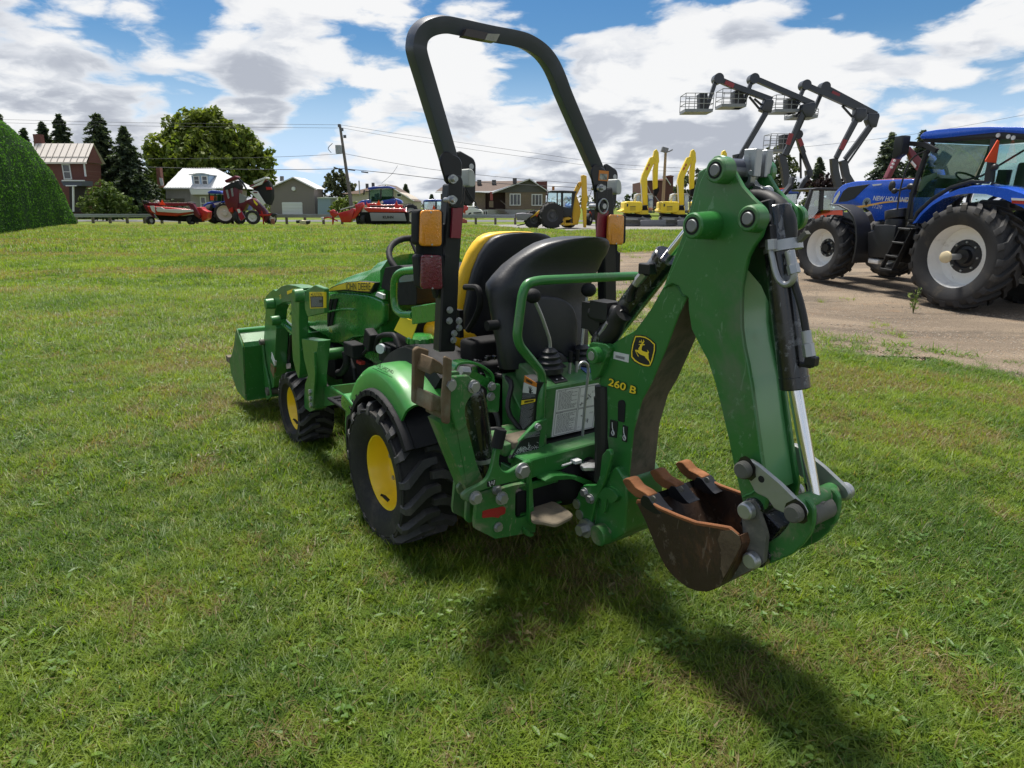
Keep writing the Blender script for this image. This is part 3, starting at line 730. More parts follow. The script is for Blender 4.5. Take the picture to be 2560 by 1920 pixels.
# hood: cross-sections from dash to nose
sec_top = [(0.627,1.171),(0.781,1.149),(0.919,1.106),(1.086,1.081),(1.336,1.044),(1.567,0.989),(1.692,0.951)]
rows = []
for i, (y, z) in enumerate(sec_top):
    w = .255 - .012*i; zb = .62; z += .042*(1-i/6)
    rows.append([(-w, y, zb), (-w-.012, y, zb+.22), (-w, y, z-.075), (-w+.045, y, z-.022), (-w+.12, y, z), (0, y, z+.006), (w-.12, y, z), (w-.045, y, z-.022), (w, y, z-.075), (w+.012, y, zb+.22), (w, y, zb)])
yn, zn = sec_top[-1]
for dy, dz, k in ((.22, -.05, .93), (.42, -.11, .86), (.54, -.17, .76), (.585, -.26, .66)):
    w = (.255-.012*6)*k; z = zn+dz
    rows.append([(-w, yn+dy, .62), (-w-.01, yn+dy, .74), (-w, yn+dy, z-.06), (-w+.04, yn+dy, z-.02), (-w+.10, yn+dy, z), (0, yn+dy, z+.004), (w-.10, yn+dy, z), (w-.04, yn+dy, z-.02), (w, yn+dy, z-.06), (w+.01, yn+dy, .74), (w, yn+dy, .62)])
m = MB(); m.loft(rows); hood = part('hood', m, GREEN2, JD, ang=40)
def side_poly(name, view_pts, x0, x1, mt, parent, bevel=0, **k):
    q = MB(); q.prism(view_pts, 'x', x0, x1); return part(name, q, mt, parent, bevel, **k)
# lower side panel (engine cowl) with grille slots
side_poly('side_panel', rounded([(1.342,0.941),(1.154,0.973),(0.906,0.992),(0.724,1.001),(0.559,0.99),(0.573,0.88),(0.68,0.823),(0.813,0.77),(1.017,0.729),(1.157,0.675),(1.395,0.636),(1.416,0.713),(1.412,0.826)], .03), -.278, -.24, GREEN2, JD, bevel=.012)
for pl in ([(1.316,0.917),(1.263,0.924),(1.315,0.851),(1.374,0.837)], [(1.243,0.927),(1.186,0.936),(1.239,0.865),(1.292,0.854)], [(1.38,0.824),(1.327,0.835),(1.37,0.756),(1.397,0.739)], [(1.306,0.839),(1.253,0.851),(1.31,0.763),(1.358,0.75)]):
    side_poly('grille_slot', pl, -.284, -.262, GAP_SHADE, hood)
m = MB(); m.tube([(-0.283,1.37,0.83),(-0.283,1.276,0.853),(-0.283,1.142,0.877),(-0.283,1.034,0.891),(-0.283,0.939,0.9)], .007, 8); part('hood_crease', m, GREEN2, hood)
side_poly('hood_side_panel', [(1.29,0.958),(1.131,0.99),(0.734,1.012),(0.603,1.042),(0.564,1.046),(0.57,0.991),(0.736,1.0),(0.918,0.99),(1.168,0.971)], -.272, -.24, GREEN2, JD, bevel=.004)
# yellow hood strip with the maker's lettering
dec = [(1.355,0.962),(1.255,0.991),(1.148,1.017),(1.021,1.042),(0.851,1.062),(0.639,1.074),(0.703,1.026),(0.873,1.012),(1.052,1.002),(1.25,0.975)]
side_poly('hood_stripe_edge', [(1.375,0.956),(1.278,0.992),(1.152,1.021),(1.026,1.045),(0.855,1.065),(0.63,1.078),(0.692,1.018),(0.879,1.006),(1.075,0.993),(1.256,0.968)], -.284, -.20, INK, hood)
side_poly('hood_stripe', dec, -.288, -.26, YDEC, hood)
p0, p1 = Vector((-0.29,1.039,1.012)), Vector((-0.29,0.687,1.045))
c1 = Vector((-0.29,0.852,1.031))
lettering('JOHN DEERE', c1, p1-p0, (0,0,1), (p1-p0).length, INK, hood, height=.052, lift=.0015)
q = Vector((-0.288,1.327,0.729)); lettering('25R', q, (0,-1,0), (0,0,1), .055, YDEC, hood, height=.026, lift=.001)
side_poly('inspection_sticker', [(0.617,1.031),(0.54,1.025),(0.549,1.002),(0.639,1.01)], -.284, -.27, WHT, hood)
# dash cowl, black
m = MB(); m.prism(rounded([(0.552,1.159),(0.38,1.182),(0.208,1.161),(0.22,1.009),(0.424,0.985),(0.484,1.043),(0.614,1.051)], .015), 'x', -.262, .262); part('dash_cowl', m, PLA, JD, bevel=.006)
m = MB(); m.prism([(0.403,1.142),(0.233,1.162),(0.237,1.119),(0.384,1.099)], 'x', -.2645, -.18); part('dash_display', m, mat('dash_glass', (.10,.13,.20), .12, coat=.5), JD)
m = MB(); m.box((-.14,.30,.80), (.26,.16,.34)); m.box((-.22,.33,.72),(.14,.25,.26)); part('dash_column', m, DARK, JD, bevel=.03)
# steering wheel
c = Vector((-.0, .60, 1.175)); R3 = Matrix.Rotation(math.radians(38), 3, 'X'); ring = [c + R3 @ Vector((.17*math.cos(2*math.pi*k/28), .17*math.sin(2*math.pi*k/28), 0)) for k in range(28)]
c = Vector((-.06, .53, 1.185)); ring = [c + R3 @ Vector((.175*math.cos(2*math.pi*k/28), .175*math.sin(2*math.pi*k/28), 0)) for k in range(28)]
m = MB(); m.tube(ring, .016, 10, closed=True); sw = part('steering_wheel', m, PLA, JD, ang=60)
m = MB()
for a in (90, 210, 330):
    e = c + R3 @ Vector((.17*math.cos(math.radians(a)), .17*math.sin(math.radians(a)), 0)); m.tube([c+R3@Vector((0,0,-.03)), e], .010, 6)
m.ball(c+R3@Vector((0,0,-.03)), .045, (1,1,.5)); m.cyl(c+R3@Vector((0,0,-.03)), c+R3@Vector((0,0,-.36)), .028)
part('steering_column', m, PLA, sw)
# tractor seat (seen from behind)
def slab(rows_xz, y_of, th, name, mt, parent, bulge=.03, n=10):
    """seat back: rows of (xl, xr, z); superellipse section"""
    m = MB(); rows = []
    for (xl, xr, z) in rows_xz:
        cx_, hw = (xl+xr)/2, (xr-xl)/2; y0 = y_of(z); t = th(z) if callable(th) else th; r = []
        for k in range(24):
            a = 2*math.pi*k/24; ca, sa = math.cos(a), math.sin(a)
            r.append((cx_+hw*math.copysign(abs(ca)**.55, ca), y0+t*math.copysign(abs(sa)**.7, sa), z))
        rows.append(r)
    m.loft(rows); return part(name, m, mt, parent, ang=60)
SEATZ = [(-0.16,0.324,0.834),(-0.163,0.35,0.901),(-0.149,0.367,1.0),(-0.131,0.378,1.116),(-0.111,0.376,1.185),(-0.083,0.366,1.248),(-0.052,0.347,1.291),(-0.024,0.32,1.316),(0.003,0.29,1.328),(0.042,0.251,1.335),(0.098,0.205,1.337)]
slab([(a+.015, b, z) for a, b, z in SEATZ], lambda z: .03-(z-.8)*.12, lambda z: .035, 'seat_shell', VIN, JD)
slab([(a-.012, b-.02, z+.004) for a, b, z in SEATZ], lambda z: .085-(z-.8)*.12, lambda z: .05, 'seat_cushion', YELV, JD)
m = MB(); m.box((.02,.20,.865), (.50,.42,.12)); part('seat_pan', m, YELV, JD, bevel=.035)
m = MB(); m.box((.02,.25,.64), (.36,.36,.10)); m.box((.0,.10,.60),(.5,.5,.08)); part('seat_base', m, DARK, JD, bevel=.01)
m = MB(); m.tube(smooth_path([(.06,-.01,.88),(.06,-.06,.90),(.06,-.075,.90)], .02), .022, 12); part('seat_knob', m, PLA, JD)
m = MB(); m.tube(smooth_path([(-0.22,-0.153,1.125),(-0.22,-0.262,1.135),(-0.22,-0.277,1.072),(-0.22,-0.23,1.0),(-0.22,-0.17,0.943)], .03), .013, 8); m.box((-0.22,-0.093,0.963), (.02,.05,.12)); part('seat_belt_bracket', m, DARK, JD)
# grab rail, plate, tag, fuel cap, levers on the left fender
m = MB(); m.tube(smooth_path([(-0.38,-0.026,1.195),(-0.38,0.113,1.179),(-0.38,0.189,1.149),(-0.38,0.211,1.06),(-0.38,0.197,1.002),(-0.38,0.139,0.986),(-0.38,0.017,1.0)], .05), .017, 12); part('grab_rail', m, GREEN2, JD, ang=60)
side_poly('rail_plate', [(0.014,1.037),(-0.219,1.082),(-0.215,1.007),(0.013,0.96)], -.392, -.378, GREEN2, JD, bevel=.003)
side_poly('paper_tag', [(0.193,0.968),(0.025,0.964),(0.096,0.874),(0.274,0.892)], -.357, -.354, YDEC, JD, label='yellow paper tag tied below the grab rail')
m = MB(); e = (0.114,0.866); m.lathe([(.001,.028),(.05,.024),(.062,.012),(.064,-.012),(.050,-.022),(.05,-.05),(.001,-.05)], (-.30, e[0], e[1]), 'z', 24)
for k in range(12):
    a = k*math.pi/6; m.box((-.30+.062*math.cos(a), e[0]+.062*math.sin(a), e[1]), (.012,.012,.022), rz_mat(a))
part('fuel_cap', m, GREEN2, JD)
m = MB(); g = Vector((-0.32,0.439,0.776)); m.tube(smooth_path([(-0.32,0.594,0.73),(-0.32,0.547,0.813),(-0.32,0.466,0.837),(-0.32,0.347,0.855),(-0.32,0.298,0.796)], .03), .014, 10); m.box((g.x+.03,g.y,g.z-.03), (.10,.14,.09)); part('lever_guard', m, PLA, JD, bevel=.006)
m = MB(); m.cyl((g.x-.03,g.y,g.z), (g.x-.045,g.y-.01,g.z), .024, n=20); part('gauge', m, SILV, JD)
m = MB(); m.box((-0.33,0.618,0.788), (.05,.075,.10), Matrix.Rotation(.4,3,'X')); m.box((-0.36,0.78,0.714), (.07,.13,.07)); m.tube([(-0.34,0.712,0.696),(-0.34,0.63,0.741),(-0.34,0.595,0.793)], .010, 8)
m.tube(spline([(-0.36,0.911,0.679),(-0.36,0.9,0.615),(-0.36,0.977,0.55),(-0.36,1.049,0.527)]), .022, 10); m.tube([(-0.34,0.905,0.636),(-0.34,0.85,0.589),(-0.34,0.839,0.526)], .012, 8)
part('control_lever', m, PLA, JD, bevel=.004)
m = MB(); m.box((-0.34,0.749,0.645), (.03,.06,.02)); part('red_knob', m, REDP, JD, bevel=.004)

# ---- roll bar
RY = -.28
postL = [(-0.336,1.531),(-0.36,1.341),(-0.373,1.22),(-0.386,1.04),(-0.399,0.896)]
cxr = .044   # centre of the roll bar
pl = [(x, RY, z) for x, z in postL]
m = MB(); m.bar(pl[::-1], .055, .075, up=(1,0,0)); part('roll_bar_post', m, BLK, JD, bevel=.006)
m = MB(); m.bar([(2*cxr-x, y, z) for x, y, z in pl][::-1], .055, .075, up=(1,0,0)); part('roll_bar_post', m, BLK, JD, bevel=.006)
pts_h = [(-.325, "335,1060"), (-.34, "300,930"), (-.385, "165,480"), (-.41, "112,300"), (-.415, "106,235"), (-.42, "122,178"), (-.425, "160,135"), (-.43, "215,112"), (-.43, "275,105"), (-.43, "340,115"), (-.43, "560,160"), (-.43, "740,195"), (-.43, "830,225"), (-.425, "915,285"), (-.42, "975,365"), (-.415, "1020,460"), (-.40, "1070,590"), (-.34, "1248,1000"), (-.325, "1290,1100")]
path = [(x, z) for x, z in [(-0.371,1.577),(-0.401,1.645),(-0.501,1.861),(-0.542,1.939),(-0.546,1.968),(-0.539,1.994),(-0.519,2.015),(-0.49,2.029),(-0.455,2.037),(-0.417,2.038),(-0.281,2.034),(-0.163,2.033),(-0.102,2.025),(-0.038,2.003),(0.01,1.968),(0.049,1.921),(0.101,1.857),(0.306,1.633),(0.359,1.573)]]
ys = [q[0] for q in pts_h]
hp = spline([(x, y, z) for (x, z), y in zip(path, ys)], 6)
m = MB(); m.bar(hp, .052, .054, up=(0,-1,0)); rops = part('roll_bar_hoop', m, ROPSM, JD, bevel=.012, ang=30, seg=3)
dq = lambda s_: None
side = MB(); 
side.prism([(-0.387,2.025),(-0.303,2.024),(-0.316,2.0),(-0.398,2.002)], 'y', -.4725, -.440); part('warning_label', side, mat('worn_brown_label', (.05,.038,.036), .5, dirt=.4, dirt_rgb=(.13,.07,.05)), rops)
side = MB(); side.prism([(-0.303,2.021),(-0.253,2.026),(-0.269,2.0),(-0.315,2.0)], 'y', -.473, -.440); part('warning_picture', side, mat('worn_picture_label', (.30,.29,.24), .5, dirt=.5, dirt_rgb=(.05,.05,.05), dscale=20), rops)
# fold brackets: two plates each side, pins, rubber bumper, cable
BR = [[(-0.449,1.612),(-0.426,1.647),(-0.366,1.626),(-0.354,1.608),(-0.355,1.554),(-0.391,1.526),(-0.423,1.531)], [(-0.282,1.655),(-0.268,1.662),(-0.205,1.636),(-0.195,1.616),(-0.2,1.48),(-0.215,1.459),(-0.255,1.453),(-0.264,1.544)]]
LB = [(-0.419,1.536),(-0.397,1.563),(-0.368,1.561),(-0.359,1.543),(-0.364,1.467),(-0.381,1.445),(-0.42,1.45)]
for mir in (1, -1):
    def mx_(poly): return [((x if mir == 1 else 2*cxr-x), z) for x, z in poly]
    bb = MB(); sx = 1 if mir == 1 else -1
    off = (0 if mir == 1 else 0.716); zoff = 0 if mir == 1 else -0.020000000000000018
    sh = lambda poly: [(x+off, z+zoff) for x, z in poly]
    of2 = (0, 0) if mir == 1 else (0.773,-0.020000000000000018)
    sh2 = lambda poly: [(x+of2[0], z+of2[1]) for x, z in poly]
    bb.prism(rounded(sh(BR[0]), .02), 'y', -.374, -.362); hb = part('hinge_bracket', bb, BLK, JD, bevel=.004)
    b2 = MB(); b2.prism(rounded(sh2(BR[1]), .025), 'y', -.215, -.200); part('bracket_plate', b2, BLK, hb, bevel=.004)
    b3 = MB(); b3.prism(rounded(sh(LB), .02), 'y', -.386, -.376); part('latch_plate', b3, BLK, hb, bevel=.003)
    b4 = MB()
    p1_, p2_ = sh([(-0.406,1.548),(-0.411,1.476)])
    for q in ([p1_, p2_] if mir == 1 else [p1_]): b4.cyl((q[0],-.384,q[1]), (q[0],-.396,q[1]), .016, n=16); b4.cyl((q[0],-.396,q[1]), (q[0],-.414,q[1]), .0095, n=14); b4.cyl((q[0],-.384,q[1]), (q[0],-.34,q[1]), .009)
    part('hinge_pin', b4, ZNC, hb)
    b5 = MB(); u = sh2([(-0.269,1.554)])[0]; b5.prism(rounded([(u[0]-.016,u[1]+.040),(u[0]+.008,u[1]+.034),(u[0]+.018,u[1]+.008),(u[0]+.018,u[1]-.028),(u[0]-.016,u[1]-.030)], .02), 'y', -.30, -.235); part('bumper', b5, mat('pale_bumper', (.42,.44,.42), .5, dirt=.3), hb, bevel=.006)
    b6 = MB(); u = sh2([(-0.218,1.605)])[0]; b6.cyl((u[0],-.2165,u[1]), (u[0],-.1985,u[1]), .011, n=16); part('bracket_hole', b6, ZNC, hb)
    if mir == 1:
        b7 = MB(); b7.tube(spline([(-0.262,-0.225,1.55),(-0.242,-0.225,1.509),(-0.214,-0.225,1.474),(-0.205,-0.225,1.465),(-0.209,-0.225,1.45)]), .0025, 6); part('pin_lanyard', b7, HOSE, hb)
    else:
        b7 = MB(); w_ = (0.328,1.454); b7.tube([(w_[0]+.026*math.cos(t*.4488), -.392, w_[1]+.03*math.sin(t*.4488)) for t in range(14)], .0035, 6, closed=True); b7.cyl((w_[0],-.40,w_[1]), (w_[0],-.31,w_[1]), .011); part('ring_pin', b7, ZNC, hb)
        b8 = MB(); b8.prism([(0.313,1.6),(0.368,1.598),(0.366,1.557),(0.311,1.559)], 'y', -.3748, -.37); part('orange_label', b8, ODEC, hb)
        b9 = MB(); b9.prism([(0.318,1.587),(0.36,1.586),(0.359,1.562),(0.316,1.563)], 'y', -.3756, -.37); part('label_print', b9, mat('label_picture', (.40,.40,.36), .5, dirt=.6, dirt_rgb=(.05,.05,.05), dscale=26), hb)
# reflector tapes
m = MB(); m.prism([(-0.367,1.448),(-0.325,1.448),(-0.335,1.335),(-0.378,1.338)], 'y', -.3215, -.31); part('reflector_tape', m, REDR, JD)
m = MB(); m.prism([(0.372,1.439),(0.425,1.435),(0.413,1.32),(0.363,1.325)], 'y', -.3215, -.31); part('reflector_tape', m, REDR, JD)
# lamps
m = MB(); m.prism([(-0.502,1.366),(-0.385,1.393),(-0.377,1.342),(-0.397,1.202),(-0.418,1.142),(-0.432,1.104),(-0.44,1.138),(-0.5,1.271)], 'y', -.30, -.26); part('lamp_bracket', m, PLA, JD, bevel=.008)
def lamp(poly, name, lens_mat, y0, inner):
    a = MB(); a.prism(rounded(poly, .014), 'y', y0, y0+.055); h = part(name, a, PLA, JD, bevel=.008)
    b = MB(); b.prism(rounded(inner, .016), 'y', y0-.014, y0+.004); l_ = part('lens', b, lens_mat, h, bevel=.007)
    xs = [p[0] for p in inner]; zs = [p[1] for p in inner]; ribs = MB()
    for k in range(9):
        z = min(zs)+.010+k*(max(zs)-min(zs)-.02)/8*(.34 if lens_mat is AMB else 1)
        for xx, ww in ((min(xs)+.012, .016), (max(xs)-.014, .016)) if lens_mat is REDL else (((min(xs)+max(xs))/2, (max(xs)-min(xs))*.62),):
            ribs.box((xx, y0-.0145, z), (ww, .003, .004))
    part('lens_rib', ribs, lens_mat, l_)
    s_ = MB()
    for z in (min(zs)+.008, max(zs)-.008): s_.cyl(((min(xs)+max(xs))/2, y0-.012, z), ((min(xs)+max(xs))/2, y0-.0165, z), .0035, n=8)
    part('lens_screw', s_, ZNC, l_)
lamp([(-0.523,1.442),(-0.426,1.443),(-0.414,1.433),(-0.418,1.317),(-0.434,1.309),(-0.521,1.315),(-0.529,1.325)], 'turn_signal_lamp', AMB, -.335, [(-0.514,1.44),(-0.429,1.44),(-0.433,1.309),(-0.524,1.313)])
lamp([(-0.527,1.281),(-0.419,1.277),(-0.417,1.154),(-0.522,1.156)], 'tail_lamp', REDL, -.335, [(-0.518,1.282),(-0.435,1.277),(-0.434,1.149),(-0.525,1.157)])
lamp([(0.432,1.417),(0.522,1.417),(0.526,1.289),(0.431,1.291)], 'turn_signal_lamp', AMB, -.335, [(0.406,1.42),(0.498,1.417),(0.5,1.285),(0.404,1.291)])
m = MB(); m.prism([(0.473,1.289),(0.513,1.288),(0.515,1.252),(0.534,1.248),(0.537,1.152),(0.457,1.157),(0.461,1.244)], 'y', -.30, -.26); part('lamp_bracket', m, PLA, JD, bevel=.006)
m = MB()
for a, b in [(-0.391,1.064),(-0.394,1.022),(-0.351,1.018),(-0.351,0.99),(-0.374,0.97),(-0.378,0.944)]: bolt(m, (a,-.318,b), (0,-1,0), .010, .012)
part('post_bolt', m, ZNC, JD)

# ---- backhoe operator seat
SB = [(-0.205,0.236,0.819),(-0.215,0.243,0.857),(-0.218,0.247,0.916),(-0.223,0.25,0.975),(-0.226,0.256,1.032),(-0.229,0.27,1.089),(-0.231,0.291,1.129),(-0.224,0.313,1.156),(-0.19,0.337,1.188),(-0.148,0.356,1.225),(-0.107,0.366,1.256),(-0.057,0.364,1.288),(-0.014,0.346,1.309),(0.037,0.32,1.322),(0.082,0.287,1.328),(0.135,0.238,1.331)]
slab(SB, lambda z: -.40 + (.06 if z > 1.16 else .06*max(0,(z-.9)/.26)) - max(0, z-1.22)*.5, lambda z: .055 if z < 1.12 else .075, 'backhoe_seat_back', VIN, JD)
# soft inset panel
ins = [(-0.121,1.108),(-0.035,1.107),(0.055,1.092),(0.118,1.054),(0.144,0.991),(0.143,0.88),(0.137,0.83),(0.085,0.831),(0.03,0.875),(-0.031,0.876),(-0.075,0.846),(-0.126,0.852),(-0.155,0.892),(-0.155,1.002),(-0.145,1.082)]
m = MB(); m.prism(rounded(ins, .04), 'y', -.466, -.43); part('seat_inset', m, mat('seat_inset_vinyl', (.017,.019,.025), .5, var=.1, bump=.15, bscale=120), JD, bevel=.012)
m = MB(); m.prism(rounded([(-0.09,0.837),(-0.039,0.879),(0.029,0.877),(0.093,0.825),(0.134,0.776),(0.04,0.739),(-0.074,0.756)], .04), 'y', -.49, -.40); part('seat_hump', m, VIN, JD, bevel=.03)
m = MB(); m.tube([(-0.285,-0.42,1.005),(-0.237,-0.42,1.005)], .020, 14); part('recline_knob', m, PLA, JD)

# ---- backhoe: main frame, console
FY = -.74
CX0 = -0.152; cz1 = 0.779; czb = 0.568
m = MB(); m.prism([(-.62, czb), (-.62, cz1), (-.42, cz1+.075), (-.42, czb)], 'x', CX0, .22)
con = part('control_console', m, GREEN, JD, bevel=.006)
m = MB(); m.prism([(-.50, .50), (-.60, .50), (-.60, .62), (-.40, .80), (-.40,.50)], 'x', CX0-.05, CX0+.02); part('console_side', m, GREEN, JD, bevel=.003)
# instruction sheet with printed lines
pc = [(-0.097,0.763),(0.124,0.757),(0.102,0.57),(-0.117,0.574)]
m = MB(); m.prism(pc, 'y', -.6235, -.61); sheet = part('instruction_sheet', m, WHT, con)
def quad_uv(q, u, v):  # bilinear in a 4-corner list TL TR BR BL
    a = (q[0][0]*(1-u)+q[1][0]*u, q[0][1]*(1-u)+q[1][1]*u); b = (q[3][0]*(1-u)+q[2][0]*u, q[3][1]*(1-u)+q[2][1]*u)
    return (a[0]*(1-v)+b[0]*v, a[1]*(1-v)+b[1]*v)
def print_lines(q, y, rows, parent, mt, name='printed_text', seed=1, axis='y'):
    mm = MB(); rnd = random.Random(seed)
    for (u0, u1, v0, v1, n, fill) in rows:
        for k in range(n):
            va = v0+(v1-v0)*k/n; vb = va+(v1-v0)/n*fill; u = u0
            end = u1-(u1-u0)*rnd.choice((0,.05,.12,.3))
            while u < end:
                w = rnd.uniform(.02,.07)*(1 if u1-u0 > .2 else .6); ue = min(end, u+w)
                pts4 = [quad_uv(q, u, va), quad_uv(q, ue, va), quad_uv(q, ue, vb), quad_uv(q, u, vb)]
                mm.add([(p[0], y, p[1]) if axis == 'y' else (y, p[0], p[1]) for p in pts4], [(0,3,2,1)]); u = ue+.012
    return part(name, mm, mt, parent, recalc=False, kind='stuff')
print_lines(pc, -.6242, [(.05,.24,.04,.055,1,.8),(.07,.50,.07,.45,15,.42),(.05,.2,.505,.52,1,.8),(.07,.50,.54,.95,16,.42),(.58,.66,.20,.26,2,.3),(.85,.95,.15,.2,2,.3),(.6,.66,.9,.93,2,.3),(.85,.95,.62,.66,2,.3)], sheet, GINK)
m = MB()
def frame_line(q, u0, u1, v0, v1, w=.006):
    for a, b in (((u0,v0),(u1,v0)), ((u1,v0),(u1,v1)), ((u1,v1),(u0,v1)), ((u0,v1),(u0,v0))):
        p, r = Vector(quad_uv(q, *a)), Vector(quad_uv(q, *b)); d = (r-p).normalized(); nn = Vector((-d.y, d.x))*.0009
        m.add([(p.x-nn.x,-.6242,p.y-nn.y),(r.x-nn.x,-.6242,r.y-nn.y),(r.x+nn.x,-.6242,r.y+nn.y),(p.x+nn.x,-.6242,p.y+nn.y)], [(0,1,2,3)])
for fr in ((.03,.53,.02,.48),(.03,.53,.5,.98),(.56,.97,.03,.48),(.56,.97,.5,.98)): frame_line(pc, *fr)
rnd = random.Random(4)
for (u, v) in ((.75,.3),(.72,.36),(.8,.25),(.75,.75),(.7,.68),(.82,.8),(.62,.4)):
    for k in range(4):
        p = Vector(quad_uv(pc, u, v)); a = rnd.uniform(0, 3.1); d = Vector((math.cos(a), math.sin(a)))*rnd.uniform(.006,.014); nn = Vector((-d.y,d.x)).normalized()*.0009
        m.add([(p.x-d.x-nn.x,-.6243,p.y-d.y-nn.y),(p.x+d.x-nn.x,-.6243,p.y+d.y-nn.y),(p.x+d.x+nn.x,-.6243,p.y+d.y+nn.y),(p.x-d.x+nn.x,-.6243,p.y-d.y+nn.y)], [(0,1,2,3)])
part('diagram', m, GINK, sheet, recalc=False, kind='stuff')
# warning strip on the console's left face
ws = [(-0.556,0.823),(-0.638,0.809),(-0.617,0.652),(-0.509,0.559)]
XW = CX0-.0525
def strip(u0, v0, u1, v1): return [quad_uv(ws, u0, v0), quad_uv(ws, u1, v0), quad_uv(ws, u1, v1), quad_uv(ws, u0, v1)]
WX = -.2025
m = MB(); m.prism(ws, 'x', WX-.0, WX+.045); lab = part('warning_strip', m, INK, JD)
for (v0, v1, mt, nm) in ((0,.10,ODEC,'orange_band'),(.105,.27,WHT,'picture_panel'),(.395,.47,YDEC,'yellow_band')):
    q = MB(); q.prism(strip(.02, v0, .98, v1), 'x', WX-.0008, WX+.002); part(nm, q, mt, lab)
print_lines(ws, WX-.0012, [(.05,.95,.285,.38,4,.4),(.06,.94,.49,.97,22,.42)], lab, GPRINT, axis='x')
print_lines(ws, WX-.0014, [(.2,.85,.025,.08,1,.9),(.25,.9,.41,.455,1,.9)], lab, INK, axis='x', seed=9)
m = MB(); hc = quad_uv(ws, .55, .19)
for a in (60, 90, 120, 150, 185): m.tube([(WX-.001,hc[0],hc[1]-.008), (WX-.001,hc[0]+.018*math.cos(math.radians(a)),hc[1]-.008+.020*math.sin(math.radians(a)))], .0016, 5)
m.box((WX-.001,hc[0],hc[1]-.010), (.001,.014,.010)); part('hand_symbol', m, INK, lab)
# console top: decals, levers, boots
def topz(y): return cz1 + (y+.62)*.375
m = MB(); m.box((-.06,-.585,topz(-.585)+.003), (.065,.05,.002), Matrix.Rotation(.36,3,'X')); m.box((.005,-.50,topz(-.50)+.003), (.06,.05,.002), Matrix.Rotation(.36,3,'X')); part('console_decal', m, INK, con)
m = MB(); m.box((.14,-.56,topz(-.56)+.003), (.10,.05,.002), Matrix.Rotation(.36,3,'X')); part('console_decal', m, mat('blue_decal', (.05,.10,.25), .5), con)
m = MB()
for k in range(4): m.ball((-.06+.02*math.cos(k*1.57+.8), -.585+.015*math.sin(k*1.57+.8), topz(-.585)+.005), .0045, (1,1,.4), 8, 4)
part('console_symbol', m, LDEC, con)
def boot(p, name='lever_boot'):
    m = MB(); x, y, z = p; m.lathe([(.001,-.01),(.056,-.01),(.058,.012),(.046,.022),(.052,.034),(.040,.044),(.044,.056),(.030,.066),(.034,.076),(.018,.088),(.001,.09)], p, 'z', 24); return part(name, m, VIN, con)
BY = -.53
b1 = [(-0.062,-0.53,0.822),(-0.062,-0.53,0.869),(-0.056,-0.53,0.933),(-0.102,-0.53,1.041),(-0.134,-0.53,1.1),(-0.146,-0.53,1.123)]
b2 = [(0.138,-0.5,0.806),(0.131,-0.5,0.863),(0.138,-0.5,0.948),(0.153,-0.5,1.092),(0.163,-0.5,1.121)]
for b in (b1, b2):
    bo = boot(b[0])
    m = MB(); m.tube(smooth_path(b[:-1], .03), .0075, 10); lv = part('control_stick', m, ZNC, con)
    m = MB(); m.ball(b[-1], .030, (1.1,1,.95), 18, 10); part('knob', m, PLA, lv)
for pts_ in ([(0.019,-0.56,0.78),(0.022,-0.56,0.846),(0.023,-0.56,0.892)], [(0.056,-0.56,0.784),(0.058,-0.56,0.847),(0.06,-0.56,0.895)]):
    m = MB(); m.tube(pts_[:2], .006, 8); sl = part('small_lever', m, ZNC, con); m = MB(); m.tube(pts_[1:], .009, 10); part('lever_grip', m, PLA, sl); m = MB(); m.ball(pts_[0], .018, (1,1,.3)); part('lever_slot', m, GAP_SHADE, sl)
hk = [(-0.017,-0.66,0.843),(-0.015,-0.66,0.861),(-0.004,-0.66,0.869),(0.012,-0.66,0.868),(0.029,-0.66,0.855),(0.032,-0.66,0.821),(0.021,-0.66,0.721),(0.005,-0.66,0.473)]
m = MB(); m.tube(smooth_path(hk, .015), .0055, 8); part('lock_rod', m, ZNC, JD)
# green guard rail loop over the console
gr = [(0.324,-0.64,1.167),(0.296,-0.64,1.185),(0.108,-0.64,1.188),(-0.202,-0.64,1.194)]
pth = [(0.361,-0.62,1.149),(0.325,-0.62,1.179),(0.126,-0.62,1.185),(-0.186,-0.62,1.192),(-0.242,-0.62,1.184),(-0.261,-0.62,1.146),(-0.284,-0.62,0.995),(-0.27,-0.62,0.956),(-0.172,-0.62,0.846),(-0.164,-0.62,0.808)] + [(-0.178,-0.63,0.752),(-0.18,-0.63,0.661)]
m = MB(); m.tube(smooth_path(pth, .05, 6), .0175, 14); part('guard_rail', m, GREEN, JD, ang=60)

